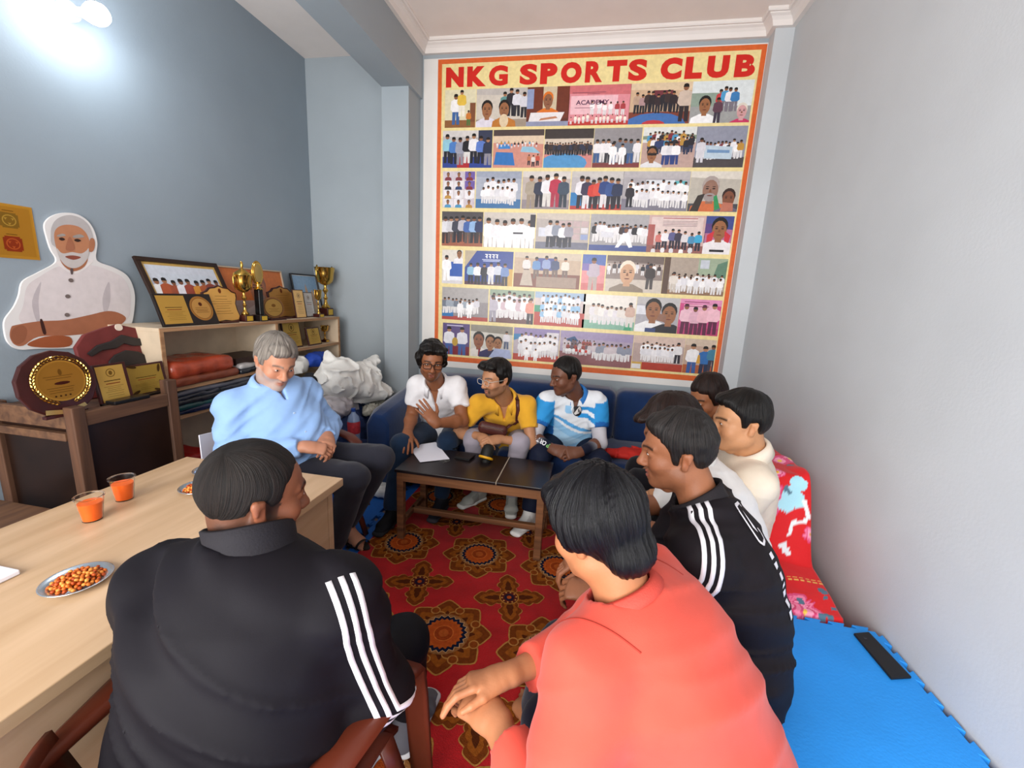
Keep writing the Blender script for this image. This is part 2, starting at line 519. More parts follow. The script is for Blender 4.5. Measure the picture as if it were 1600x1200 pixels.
def cushion(name, lo, hi, m, parent, r=.05, puff=.02, nseg=8):
    """rounded box cushion"""
    bm = bmesh.new(); bmesh.ops.create_cube(bm, size=1.0)
    for v in bm.verts:
        v.co = Vector([lo[i] + (hi[i] - lo[i]) * (v.co[i] + .5) for i in range(3)])
    bmesh.ops.bevel(bm, geom=bm.edges[:], offset=r, segments=4, profile=.5, affect='EDGES')
    bmesh.ops.subdivide_edges(bm, edges=[e for e in bm.edges if e.calc_length() > .12], cuts=3, use_grid_fill=True)
    c = [(lo[i] + hi[i]) / 2 for i in range(3)]; hs = [(hi[i] - lo[i]) / 2 for i in range(3)]
    for v in bm.verts:
        q = [(v.co[i] - c[i]) / hs[i] for i in range(3)]
        for i in range(3):
            o2 = [abs(q[j]) for j in range(3) if j != i]
            if abs(q[i]) > .9: v.co[i] += math.copysign(puff * (1 - o2[0] ** 2) * (1 - o2[1] ** 2), q[i])
    bmesh.ops.recalc_face_normals(bm, faces=bm.faces)
    me = bpy.data.meshes.new(name); bm.to_mesh(me); bm.free(); me.materials.append(m)
    me.polygons.foreach_set('use_smooth', [True] * len(me.polygons))
    o = bpy.data.objects.new(name, me); COL.objects.link(o)
    return world_child(o, parent)


sofa = thing('sofa', 'long navy blue velvet sofa against the wall below the photo banner', 'sofa', (-.35, 3.2, 0))
SF = 2.82
cushion('base', (-1.36, SF + .02, .07), (.86, 3.62, .27), VELVET, sofa, .02, 0)
for a, b in ((-1.35, -.6), (-.6, .15), (.15, .86)):
    cushion('seat_cushion', (a + .004, SF, .25), (b - .004, 3.45, .40), VELVET, sofa, .045, .012)
for a, b in ((-1.35, .245), (.245, .99)):
    cushion('back_cushion', (a + .004, 3.36, .36), (b - .004, 3.60, .80), VELVET, sofa, .06, .012)
MB().box((-1.36, 3.55, .07), (.99, 3.63, .74)).build('back_frame', VELVET, sofa, bevel=.02)
# sloping padded arm on the left
pro = [(0, .08), (0, .55), (.03, .60), (.10, .63), (.18, .62), (.22, .56), (.22, .08)]
mbx = MB(); rows = []
for s in np.linspace(0, 1, 9):
    y = 2.72 + s * .90; lift = .10 * s; edge = .025 * (1 if s in (0.0, 1.0) else 0)
    rows.append([(-1.58 + px_ + (edge if px_ < .1 else -edge), y, z + (lift if z > .3 else 0) - (edge if z > .3 else 0)) for px_, z in pro])
mbx.sheet(rows); n = len(pro); mbx.f.append(list(range(n))); mbx.c.append(None); mbx.f.append([8 * n + i for i in range(n)]); mbx.c.append(None)
mbx.build('arm', VELVET, sofa, smooth='auto', bevel=.015)
FOOT = mat('dark_foot', '#1a1412', rough=.5)
for x in (-1.5, .8):
    for y in (2.86, 3.52): MB().cyl((x, y, 0), (x, y, .09), .025, .03, 12).build('foot', FOOT, sofa)

# sofa along the right wall (under the sheet)
sofa2 = thing('sofa', 'low sofa along the right wall hidden under the red flowered sheet', 'sofa', (.8, 2.4, 0))
cushion('base', (.47, 1.66, .06), (1.045, 2.78, .24), VELVET, sofa2, .02, 0)
cushion('seat_cushion', (.46, 1.65, .22), (1.0, 2.78, .325), VELVET, sofa2, .03, 0)
cushion('back_cushion', (.88, 2.12, .2), (1.045, 2.78, .70), VELVET, sofa2, .05, 0)
for x in (.52, 1.0):
    for y in (1.7, 2.7): MB().cyl((x, y, 0), (x, y, .08), .025, .03, 12).build('foot', FOOT, sofa2)

# red flowered sheet
SHEET = mat('printed_sheet_cloth', attr=True, rough=.75, vary=.06, scale=14, bump=.1, bscale=150, sheen=.15)
ss = lambda a, b, x: (lambda t: t * t * (3 - 2 * t))(min(1.0, max(0.0, (x - a) / (b - a))))
xs = np.linspace(.43, 1.075, 180); ys = np.linspace(1.54, 2.79, 310)


def sheet_z(x, y):
    zt = .745 - .02 * ss(2.2, 2.8, y)
    edge = 1.97 + .03 * math.sin(x * 23) * .5
    g = ss(edge - .07, edge + .12, y)                       # the near end of the sofa back
    g2 = .045 * ss(1.62, 2.0, y) * ss(.75, .98, x)
    back = ss(.81, .90, x) * (g * (zt - .352) + (1 - g) * g2)
    fold = .012 * math.sin(x * 31 + y * 9) * ss(1.7, 2.0, y) * (1 - ss(2.3, 2.6, y)) + .006 * math.sin(y * 37 + x * 11)
    z = .352 + back + max(0, fold) * (.35 + back * 2)
    z -= .012 * (1 - ss(1.645, 1.74, y))                      # tucked under the top mat
    if y < 1.645: z = min(z, MATTOP - th - .0005 + (.047 * ss(1.618, 1.645, y)))
    if x > 1.05: z = max(.05, z - (x - 1.05) * 18)
    if x < .47: z = min(z, .352 - (.47 - x) * 2.2)
    return z


ZG = np.array([[sheet_z(x, y) for x in xs] for y in ys]); PG = np.dstack([np.broadcast_to(xs, ZG.shape), np.broadcast_to(ys[:, None], ZG.shape), ZG])
cc = np.empty(ZG.shape + (3,)); cc[:] = lin('#d3161c')


def on_sheet(px_, py_):
    """nearest point of the sheet to the sight line, giving a motif its place on the cloth"""
    d = nrm(ray(px_, py_)); q = PG - CAM; tt = q @ d; dist = np.linalg.norm(q - tt[..., None] * d, axis=2) + .02 * tt
    i = np.unravel_index(np.argmin(dist), dist.shape); return PG[i]


def paint_flower(c, r, petals, cols, seed=0):
    dv = PG - c; dist = np.linalg.norm(dv, axis=2)
    e1 = nrm((.6, -.8, 0)); e2 = nrm((-.2, -.2, .96))
    a = np.arctan2(dv @ e2, dv @ e1) + seed
    for rr, col, wob in cols:
        R_ = r * rr * (1 + wob * np.cos(petals * a))
        cc[dist < R_] = lin(col)


for (fx, fy, rad, sd) in ((1198, 776, .075, 0), (1213, 738, .032, 1), (1250, 952, .075, 2), (1225, 945, .06, 3), (1266, 835, .03, .5)):
    c = on_sheet(fx, fy)
    paint_flower(c, rad, 7, [(1.0, '#d9487a', .16), (.85, '#ee7fa3', .2), (.62, '#d23a6a', .2), (.5, '#f29ab8', .25), (.27, '#f3c84a', .2), (.14, '#d98a25', 0)], sd)
for (fx, fy, rad) in ((1248, 757, .035), (1236, 772, .04), (1228, 790, .032), (1243, 780, .035)):
    paint_flower(on_sheet(fx, fy), rad, 3, [(1, '#a8dcea', .1)], fx)
wp = [(1256, 782), (1260, 796), (1262, 808), (1252, 818), (1240, 815), (1236, 824), (1234, 836)]
for (a0, b0), (a1, b1) in zip(wp[:-1], wp[1:]):
    for f in np.linspace(0, 1, 6): paint_flower(on_sheet(a0 + (a1 - a0) * f, b0 + (b1 - b0) * f), .009, 1, [(1, '#e6ecee', 0)])
for fx, fy in ((1224, 852), (1228, 860)): paint_flower(on_sheet(fx, fy), .016, 3, [(1, '#dfe6ea', .3)], fx)
for (fx, fy) in ((1232, 767), (1227, 763), (1285, 925), (1290, 935), (1302, 952), (1295, 963), (1213, 716), (1235, 728), (1283, 965), (1250, 940)):
    paint_flower(on_sheet(fx, fy), .012, 2, [(1, '#4f6f84', .4)], fx)
dash = np.sin(PG[..., 0] * 260) > -.4                        # stitched golden hem line across the cloth
hem = (np.abs(PG[..., 1] - 1.80) < .0035) | (np.abs(PG[..., 1] - 1.816) < .003)
cc[hem & dash] = lin('#e7b45a')
rng = np.random.RandomState(3)
for _ in range(26):
    j, i = rng.randint(170, 310), rng.randint(0, 180)
    paint_flower(PG[j, i], rng.uniform(.02, .07), 6, [(1, '#d9487a', .2), (.6, '#f29ab8', .2), (.25, '#f3c84a', 0)], _)
mbx = MB(); mbx.sheet(PG.tolist()); me = mbx.mesh('bed_sheet'); me.materials.append(SHEET)
at = me.color_attributes.new('Col', 'FLOAT_COLOR', 'POINT'); at.data.foreach_set('color', np.concatenate([cc.reshape(-1, 3), np.ones((cc.size // 3, 1))], 1).ravel())
me.polygons.foreach_set('use_smooth', [True] * len(me.polygons))
o = bpy.data.objects.new('bed_sheet', me); COL.objects.link(o); mo = o.modifiers.new('thick', 'SOLIDIFY'); mo.thickness = .004; mo.offset = 1
tag(o, 'shiny red sheet with pink flowers draped over the right-hand sofa', 'sheet')

# ------------------------------------------------------------------ coffee table
RW = wood_mat('worn_brown_wood', '#4a2a17', '#8a5a36', .6, 0, 30)
LAM = mat('black_laminate', '#1d1719', rough=.28, vary=.25, scale=9, spec=.5)
ct = thing('coffee_table', 'low brown wooden coffee table with a black laminate top and stretcher bar', 'table', (-.6, 2.4, 0))
TX0, TX1, TY0, TY1, TZ = -1.06, -.175, 2.19, 2.58, .462
sp = onz(785, 735, TZ)[0]
MB().box((TX0 - .01, TY0 - .012, TZ - .018), (sp - .003, TY1, TZ)).build('top_panel', LAM, ct, bevel=.003)
MB().box((sp + .003, TY0 - .012, TZ - .018), (TX1 + .012, TY1, TZ)).build('top_panel', LAM, ct, bevel=.003)
STRIP = mat('pale_joint_strip', '#a89a88', rough=.5)
MB().box((sp - .003, TY0 - .01, TZ - .012), (sp + .003, TY1, TZ + .001)).build('joint_strip', STRIP, ct)
for (a, b, c_, d) in ((TX0 + .02, TY0 - .004, TX1 - .02, TY0 + .018), (TX0 + .02, TY1 - .02, TX1 - .02, TY1), (TX0, TY0 + .02, TX0 + .02, TY1 - .02), (TX1 - .02, TY0 + .02, TX1, TY1 - .02)):
    MB().box((a, b, TZ - .075), (c_, d, TZ - .018)).build('apron', RW, ct, bevel=.003)
for x in (TX0, TX1 - .042):
    for y in (TY0 - .006, TY1 - .04):
        mbx = MB(); mbx.box((x, y, .0065), (x + .042, y + .042, TZ - .019)); mbx.build('leg', RW, ct, bevel=.004)
MB().box((TX0 + .01, TY0 + .17, .09), (TX1 - .01, TY0 + .205, .125)).build('stretcher', RW, ct, bevel=.004)
for x in (TX0 + .006, TX1 - .036): MB().box((x, TY0 + .03, .095), (x + .03, TY1 - .03, .125)).build('side_rail', RW, ct, bevel=.004)

# things on the coffee table
PAPER = mat('white_paper', '#eceaf2', rough=.8, vary=.02)
q = [onz(*p, TZ + .002) for p in ((638, 697), (680, 691), (701, 717), (656, 722))]
for i in range(3):
    off = V(.004 * i, -.003 * i, .0012 * i)
    mbx = MB(); mbx.add([p + off for p in q] + [p + off + V(0, 0, .0009) for p in q], [(3, 2, 1, 0), (4, 5, 6, 7), (0, 1, 5, 4), (1, 2, 6, 5), (2, 3, 7, 6), (3, 0, 4, 7)])
    tag(mbx.build('paper_sheet', PAPER), ['white paper sheet at the bottom of the pile on the coffee table', 'white paper sheet in the middle of the pile on the coffee table', 'topmost white paper sheet on the coffee table'][i], 'paper', 'papers on the coffee table')
BLK = mat('black_leather', '#141112', rough=.5, bump=.2, bscale=200)
w0 = onz(726, 715, TZ)
t = thing('wallet', 'flat black wallet lying on the coffee table beside the white papers', 'wallet', (w0[0], w0[1], TZ))
for dz, sh in ((0, 0), (.007, .004)):
    MB().obox((w0[0] + sh, w0[1], TZ + .0045 + dz), (.052, -.008, 0), (.008, .045, 0), (0, 0, .0032)).build('flap', BLK, t, bevel=.002)
w1 = onz(712, 704, TZ)
o = MB().obox((w1[0] - .045, w1[1] + .035, TZ + .005), (.045, -.004, 0), (.003, .024, 0), (0, 0, .004)).build('black_phone', mat('black_glass', '#0c0c0e', rough=.1, vary=0), bevel=.003)
tag(o, 'small black phone on the coffee table behind the wallet', 'phone')
k0 = onz(700, 720, TZ); STEEL = mat('steel', '#8f8d88', rough=.35, metal=.9, vary=.1)
t = thing('key_ring', 'steel keys on a ring beside the papers on the coffee table', 'keys', (k0[0], k0[1], TZ))
MB().tube([k0 + V(.011 * math.cos(a), .011 * math.sin(a), .002) for a in np.linspace(0, 2 * math.pi, 14)[:-1]], .0014, 6, True).build('ring', STEEL, t, smooth=True)
for a in (3.6, 4.4):
    d = V(math.cos(a), math.sin(a), 0); s_ = V(-d[1], d[0], 0)
    MB().prism([(0, -.008), (.016, -.008), (.018, -.003), (.045, -.003), (.045, .003), (.036, .003), (.034, .001), (.018, .003), (.016, .008), (0, .008)], k0 + d * .01 + V(0, 0, .001), d, s_, V(0, 0, .002)).build('key', STEEL, t)
# small black speaker with a yellow rim
s0 = onz(758, 722, TZ); YEL = mat('yellow_plastic', '#e0a320', rough=.4)
t = thing('portable_speaker', 'small round black speaker with a yellow rim on the coffee table', 'speaker', (s0[0], s0[1], TZ))
RUB = mat('black_rubber', '#15130f', rough=.55, bump=.2, bscale=180)
ax = nrm(V(-.1, -.75, .35)); bx = nrm(np.cross(ax, (0, 0, 1))); cx = np.cross(bx, ax)


def local_lathe(prof, o, ax, n=20):
    ax = nrm(ax); a = nrm(np.cross(ax, (0, 0, 1) if abs(ax[2]) < .9 else (1, 0, 0))); b = np.cross(ax, a)
    m_ = MB().lathe(prof, n=n); m_.v = [tuple(np.asarray(o) + p[0] * a + p[1] * b + p[2] * ax) for p in m_.v]; return m_


sc = V(s0[0], s0[1] + .02, TZ + .026); ax = nrm(V(.15, .5, 1.0))
local_lathe([(.0, .085), (.018, .083), (.032, .072), (.039, .05), (.041, .02), (.040, .0)], sc, ax).build('body', RUB, t, smooth='auto')
local_lathe([(.040, .004), (.047, .002), (.048, -.008), (.040, -.013), (.036, -.006)], sc, ax).build('rim', YEL, t, smooth='auto')
local_lathe([(.0, -.016), (.036, -.014), (.040, -.012)], sc, ax).build('grille', RUB, t)
MB().cyl((s0[0], s0[1] + .02, TZ), (s0[0], s0[1] + .02, TZ + .018), .03, .026, 16).build('foot', RUB, t)

# ------------------------------------------------------------------ desk on the left
DESK = wood_mat('pale_maple_laminate', '#b4936f', '#cbab89', .38, 1, 16)
DZ = .75
dk = thing('desk', 'long pale maple desk running along the left side with snacks and drinks', 'desk', (-1.3, .5, 0))
DX0, DX1, DY0, DY1 = -1.665, -.925, -.35, 1.435
MB().box((DX0, DY0, DZ - .032), (DX1, DY1, DZ)).build('desk_top', DESK, dk, bevel=.0025)
MB().box((DX0 + .05, DY1 - .06, .0065), (DX1 - .03, DY1 - .03, DZ - .032)).build('end_panel', DESK, dk, bevel=.002)
MB().box((DX0 + .05, DY0 + .03, 0), (DX1 - .03, DY0 + .06, DZ - .032)).build('end_panel', DESK, dk, bevel=.002)
MB().box((DX1 - .05, DY0 + .061, .02), (DX1 - .032, DY1 - .061, DZ - .032)).build('side_panel', DESK, dk, bevel=.002)

# tumblers of orange drink
CLEAR = mat('clear_plastic', '#ffffff', rough=.06, trans=1.0, ior=1.2, vary=0, spec=.3)
JUICE = mat('orange_drink', '#f0641a', rough=.25, vary=.05)
for i, (cx_, cy_, lab) in enumerate(((145, 812, 'clear plastic tumbler of orange drink nearer the desk edge by the camera'), (195, 780, 'clear plastic tumbler of orange drink farther along the desk'))):
    b = onz(cx_, cy_, DZ)
    t = thing('drink_tumbler', lab, 'cup', (b[0], b[1], DZ), 'orange drinks on the desk')
    rb, rt, hh = .0245, .034, .078
    MB().lathe([(.001, .002), (rb, .002), (rt, hh), (rt + .003, hh), (rt + .003, hh + .003), (rt - .001, hh + .003), (rb - .0012, .0035), (.001, .0035)], (b[0], b[1], DZ), 28).build('tumbler', CLEAR, t, smooth='auto')
    MB().lathe([(.001, .0045), (rb - .002, .0045), (rb + (rt - rb) * .76 - .002, .0605), (.001, .0605)], (b[0], b[1], DZ), 28).build('drink', JUICE, t, smooth='auto')
# foil plates of fried snack
FOIL = mat('silver_foil', '#cfd3d8', rough=.22, metal=.9, vary=.1, scale=30)
SNK = [mat('fried_snack_%s' % n_, c_, rough=.45, vary=.25, scale=120) for n_, c_ in (('amber', '#c8641c'), ('red', '#a8430f'), ('pale', '#dd8a3a'))]
PEBB = None
for (cx_, cy_, lab, r_) in ((121, 907, 'silver foil plate of fried chickpeas in the open middle of the desk', .066), (312, 762, 'silver foil plate of fried snack half hidden behind the dark-haired head', .062), (330, 735, 'silver foil plate of fried snack at the far corner of the desk', .06)):
    b = onz(cx_, cy_, DZ + .008)
    t = thing('snack_plate', lab, 'plate', (b[0], b[1], DZ), 'snack plates on the desk')
    prof = [(.001, .002), (r_ * .68, .002), (r_ * .75, .005), (r_, .013), (r_ + .002, .0145), (r_ - .001, .0152), (r_ * .74, .007), (r_ * .67, .004), (.001, .004)]
    m_ = MB().lathe(prof, (0, 0, 0), 64)
    m_.v = [(x + b[0], y + b[1], z + DZ + .0012 * math.sin(32 * math.atan2(y, x)) * (1 if math.hypot(x, y) > r_ * .72 else 0)) for x, y, z in m_.v]
    m_.build('foil_plate', FOIL, t, smooth=True)
    if PEBB is None:
        bm = bmesh.new(); bmesh.ops.create_icosphere(bm, subdivisions=1, radius=.0056)
        for v in bm.verts: v.co *= random.uniform(.8, 1.2)
        PEBB = bpy.data.meshes.new('chickpea'); bm.to_mesh(PEBB); bm.free(); PEBB.polygons.foreach_set('use_smooth', [True] * len(PEBB.polygons))
        PEBS = []
        for sm in SNK:
            c_ = PEBB.copy(); c_.materials.append(sm); PEBS.append(c_)
    for i in range(125):
        a = i * 2.39996; rr = r_ * .76 * math.sqrt((i % 80 + .5) / 80)
        o = bpy.data.objects.new('chickpea', PEBS[random.randrange(3)]); COL.objects.link(o); o.parent = t
        o.location = (rr * math.cos(a), rr * math.sin(a), .0095 + (.0065 if i >= 80 else 0) + random.uniform(-.001, .002) + .006 * (1 - rr / (r_ * .76)))
        o.rotation_euler = (random.uniform(0, 6), random.uniform(0, 6), random.uniform(0, 6))
b = onz(2, 908, DZ)
o = MB().box((b[0] - .12, b[1] - .055, DZ + .001), (b[0] + .012, b[1] + .03, DZ + .014)).build('white_box', PAPER, bevel=.003)
tag(o, 'flat white carton at the left end of the desk', 'box')
# ================================================================== photo banner on the back wall
bn = thing('photo_banner', 'large glossy vinyl banner titled NKG SPORTS CLUB covered with small event photos', 'banner', (-.2, WB, .9))
BY = WB - .004
Un, Vn, Nn = V(1, 0, 0), V(0, 0, 1), V(0, -1, 0)
bl, br_, bt, bb = ony(682, 300, BY)[0], ony(1200, 66, BY)[0], ony(940, 81, BY)[2], ony(920, 582, BY)[2]
wl = ony(661, 300, BY)[0]
VIN = mat('white_vinyl', '#e3dfda', rough=.18, vary=.03, spec=.6)
MB().box((wl, WB - .003, bb - .055), (br_ + .02, WB - .0005, bt + .008)).build('vinyl_sheet', VIN, bn)


def flat(o_name, pts, c, off, parent, m=PRINT):
    p = Print((0, BY - off, 0), Un, Vn, Nn); p.poly(pts, c, layer=0); return p.build(o_name, m, parent)


flat('orange_border', rect(bl, bb, br_, bt), '#d2612a', .0004, bn)
bw = .034
flat('cream_field', rect(bl + bw, bb + bw * 1.3, br_ - bw, bt - bw), '#e5d295', .0008, bn)
# title lettering, letter by letter
title = [('N', 697, 725), ('K', 730, 760), ('G', 764, 794), ('S', 812, 840), ('P', 844, 871), ('O', 876, 909), ('R', 914, 942), ('T', 947, 979), ('S', 981, 1011), ('C', 1031, 1065), ('L', 1069, 1097), ('U', 1103, 1138), ('B', 1146, 1179)]
tb = (ony(715, 137, BY)[2] + ony(1160, 120, BY)[2]) / 2; ttp = (ony(715, 106, BY)[2] + ony(1160, 84, BY)[2]) / 2
REDM = mat('red_title_ink', '#c9251b', rough=.3, vary=.05)
for ch, a, b in title:
    xa, xb = ony(a, 120, BY)[0], ony(b, 112, BY)[0]
    v, f = text_mesh(ch, .072 if ch not in 'BRSG' else .055)
    lo, hi = v.min(0), v.max(0)
    vv = [(xa + (p[0] - lo[0]) / (hi[0] - lo[0]) * (xb - xa), BY - .0014, tb + (p[1] - lo[1]) / (hi[1] - lo[1]) * (ttp - tb)) for p in v]
    mbx = MB(); mbx.add(vv, f); mbx.build('title_letter', REDM, bn, fix=False)

SK = ['#8a5a3e', '#9c6a4a', '#7a4c34', '#a87655']


class Photo(Print):
    """one printed snapshot, w x h metres, drawn in 0..1 coordinates and clipped to its edges"""

    def __init__(s, x0, z0, x1, z1):
        super().__init__((x0, BY - .0012, z0), Un * (x1 - x0), Vn * (z1 - z0), Nn, .00002); s.asp = (x1 - x0) / (z1 - z0)

    def P(s, pts, c):
        def clip(ps, k, lim, sgn):
            out = []
            for i in range(len(ps)):
                a, b = ps[i - 1], ps[i]; ia, ib = sgn * (a[k] - lim) >= 0, sgn * (b[k] - lim) >= 0
                if ia != ib:
                    t_ = (lim - a[k]) / (b[k] - a[k]); out.append((a[0] + t_ * (b[0] - a[0]), a[1] + t_ * (b[1] - a[1])))
                if ib: out.append(b)
            return out
        for k_, l_, g_ in ((0, 0, 1), (0, 1, -1), (1, 0, 1), (1, 1, -1)):
            if pts: pts = clip(pts, k_, l_, g_)
        if len(pts) >= 3: s.poly(pts, c)
        return s

    def fig(s, x, y, h, shirt, trou='#23232b', skin=None, hair='#17110f'):
        w = h * .5 / s.asp; sk = skin or random.choice(SK)
        s.P([(x - w * .28, y), (x - w * .06, y), (x, y + h * .42), (x + w * .06, y), (x + w * .28, y), (x + w * .26, y + h * .48), (x - w * .26, y + h * .48)], trou)
        s.P([(x - w * .26, y + h * .42), (x + w * .26, y + h * .42), (x + w * .42, y + h * .5), (x + w * .36, y + h * .78), (x + w * .12, y + h * .84), (x - w * .12, y + h * .84), (x - w * .36, y + h * .78), (x - w * .42, y + h * .5)], shirt)
        s.P(ell(x, y + h * .91, w * .155, h * .085, 9), sk)
        s.P([(x - w * .17, y + h * .92), (x + w * .17, y + h * .92), (x + w * .13, y + h * 1.0), (x, y + h * 1.02), (x - w * .13, y + h * 1.0)], hair)

    def row(s, x0, x1, y, h, shirts, trou='#23232b', jit=.03):
        n_ = len(shirts)
        for i, c in enumerate(shirts):
            s.fig(x0 + (x1 - x0) * (i + .5) / n_ + random.uniform(-.01, .01), y + random.uniform(-jit, jit), h * random.uniform(.92, 1.06), c, trou if isinstance(trou, str) else trou[i % len(trou)])

    def bust(s, x, y, h, shirt, skin='#94613f', hair='#15100e', beard=None):
        w = h / s.asp
        s.P([(x - w * .62, y - h * .2), (x + w * .62, y - h * .2), (x + w * .55, y + h * .22), (x + w * .2, y + h * .38), (x - w * .2, y + h * .38), (x - w * .55, y + h * .22)], shirt)
        s.P(rect(x - w * .11, y + h * .3, x + w * .11, y + h * .5), skin)
        s.P(ell(x, y + h * .85, w * .27, h * .3, 14), hair); s.P(ell(x, y + h * .7, w * .24, h * .33, 14), skin)
        if beard: s.P(ell(x, y + h * .5, w * .19, h * .13, 12), beard)
        for q in (-1, 1):
            s.P(ell(x + q * w * .1, y + h * .76, w * .05, h * .022, 8), '#241511'); s.P(ell(x + q * w * .1, y + h * .82, w * .06, h * .012, 8), '#1c100c')
        s.P([(x - w * .02, y + h * .74), (x + w * .02, y + h * .74), (x + w * .045, y + h * .64), (x - w * .045, y + h * .64)], '#7f4f35')
        s.P(ell(x, y + h * .55, w * .09, h * .02, 8), '#6b2f26')

    def bg(s, wall, floor=None, ff=.3, ceil=None, cf=.85):
        s.P(rect(0, 0, 1, 1), wall)
        if ceil: s.P([(0, cf), (1, cf - .05), (1, 1), (0, 1)], ceil)
        if floor: s.P(rect(0, 0, 1, ff), floor)
        return s


def crowd(ph, x0, x1, y, h, n_, cols, rows=1, dy=.12, trou='#dcd8d8'):
    for r_ in range(rows):
        ph.row(x0, x1, y + (rows - 1 - r_) * dy, h, [random.choice(cols) for _ in range(n_)], trou)


W_ = ['#e6e2e4', '#d9d6da', '#efecec']
MIX = ['#e6e2e4', '#2b3b66', '#7d2c36', '#4a90b8', '#26232a', '#b98a3c']
DK = ['#26232a', '#2a2f45', '#3a2b2b']


def photo_art(i, p):
    """what each snapshot shows"""
    if i == 0:
        p.bg('#d8cfae', '#8a5a34', .2); p.fig(.36, .08, .8, '#ece8e6', '#3b5f96'); p.fig(.55, .3, .68, '#dcb545', '#e8e0d0'); p.P(rect(.82, .15, 1, .65), '#7a4a30'); p.fig(.78, .05, .4, '#c8762e', '#4a6f3a')
    elif i == 1:
        p.bg('#c9bfb2', '#9a8a7a', .2, '#b8b0aa'); p.row(.5, 1, .25, .7, ['#5f8f8c', '#26232a', '#d8d6dc', '#cfcdd4']); p.bust(.22, 0, .62, '#d9d2dc'); p.bust(.56, .02, .6, '#b8722c'); p.P(ell(.56, .16, .09, .18), '#d9c2a0')
    elif i == 2:
        p.bg('#6b2f1c', '#5a2a1c', .2); p.P(rect(0, .45, .16, .95), '#8a96b8'); p.P(rect(.38, .4, .7, 1), '#c9b89a'); p.bust(.5, .25, .55, '#d8701e', '#8a5a3e', '#d8701e'); p.P([(.05, .1), (.8, .1), (.9, .35), (.1, .35)], '#e2dcdc'); p.P(rect(0, 0, 1, .12), '#8b8fa8'); p.P([(.3, .14), (.75, .2), (.7, .25), (.35, .2)], '#b87a58')
    elif i == 3:
        p.bg('#d98a92', '#b5322c', .1, '#c96a6e', .8); p.P(rect(.03, .28, .8, .74), '#e8b8be'); crowd(p, .02, .98, .06, .2, 14, ['#f0e6d8', '#d88', '#f3ddd0']); crowd(p, .35, .95, .25, .32, 6, ['#f3eaea', '#a83a3e'])
        v, f = text_mesh('ACADEMY', .02)
        p.k += 1; p.mb.color('#5a3050'); p.mb.add([p.o + (.12 + q[0] * .115) * p.u + (.52 + q[1] * .16) * p.v + p.step * p.k * p.n for q in v], f)
        for yy, x0, x1 in ((.82, .05, .6), (.44, .1, .4), (.78, .3, .5)): p.strip([(x0, yy), (x1, yy)], .012, '#7a4458')
    elif i == 4:
        p.bg('#c9a98a', '#7a3a2a', .3, '#d8c0a0'); p.P(ell(.45, .0, .5, .28), '#3f6aa8'); p.P(ell(.42, -.02, .2, .12), '#b8343a'); p.P(rect(.38, .6, .7, .82), '#6e2f38'); p.row(.08, .85, .28, .5, ['#b89a84', '#a88', '#3a2b2b', '#2b2226', '#33262a', '#26232a', '#3a2b2b', '#2b2226', '#33262a']); p.fig(.9, .05, .9, '#c8b4a4', '#2b2226')
    elif i == 5:
        p.bg('#d6dcdc', '#9a9a98', .4); p.P(rect(0, .4, .45, .72), '#8a9a8c'); p.row(.45, .75, .25, .55, ['#c23a3e', '#4a9ac8', '#e6e2e4', '#3a78b0'], '#77707a'); p.bust(.24, 0, .58, '#eceaea'); p.bust(.86, -.1, .5, '#c2345e', '#c99', '#d8cfc0'); p.fig(.46, 0, .6, '#5a3a48', '#3a3040')
    elif i == 6:
        p.bg('#b8b0ae', '#2b3f8a', .3, '#cfc8c4'); p.P(rect(.3, 0, .55, .3), '#a8262c'); p.P(rect(.72, .3, 1, 1), '#33384e'); p.row(.02, .98, .1, .78, ['#8fc0cf', '#4a78b8', '#9a9aa8', '#1f1c22', '#e6e2e4', '#5a78c0', '#2a2f45'], ['#1c1c26', '#1c1c26', '#8a8690', '#d8d4d0'])
    elif i == 7:
        p.bg('#c98a7a', None, 0, '#4a3c3a', .8); p.P([(0, .66), (1, .62), (1, .84), (0, .84)], '#d8bfa4'); p.P([(.02, .08), (.45, .06), (.4, .4), (.06, .42)], '#2f6fb2'); p.P([(.1, .5), (.35, .5), (.32, .62), (.12, .62)], '#3a7fc0'); p.P([(.55, .42), (.95, .38), (.8, .55), (.58, .56)], '#8fb8cc'); p.row(.68, .95, .05, .3, ['#b8704e', '#d8c8c0', '#c0503e']); crowd(p, .05, .9, .55, .14, 12, MIX)
    elif i == 8:
        p.bg('#b89a88', '#c9827c', .35, '#3a3230', .75); p.P([(0, .6), (1, .6), (1, .75), (0, .75)], '#d0bfae'); p.P(ell(.42, .12, .48, .26, 16), '#4f8fc0'); crowd(p, .03, .97, .33, .32, 17, DK, 1, .1, '#1c1a20')
    elif i == 9:
        p.bg('#7f7a7c', '#7a3838', .12, '#8f8a8c', .7); crowd(p, .02, .98, .12, .58, 8, ['#cfccd2', '#9aa2ae', '#6f7684', '#e6e2e4'], 1, .1, ['#3a5a8a', '#dcd8d8', '#33323a']); p.fig(.42, .08, .55, '#efecec', '#efecec'); p.fig(.62, .08, .52, '#efecec', '#efecec')
    elif i == 10:
        p.bg('#d8d8d4', '#b89a90', .62); p.P([(0, .78), (.5, .86), (1, .8), (1, .7), (0, .7)], '#7f8c78'); crowd(p, .1, .95, .35, .4, 11, MIX, 2, .12, '#2c3550'); p.row(.4, .7, .08, .55, ['#e6e2e4', '#d9d6da', '#efecec'], '#2c3f78'); p.bust(.2, -.05, .52, '#dcdadc'); p.P(rect(.12, .3, .29, .36), '#1a1210')
    elif i == 11:
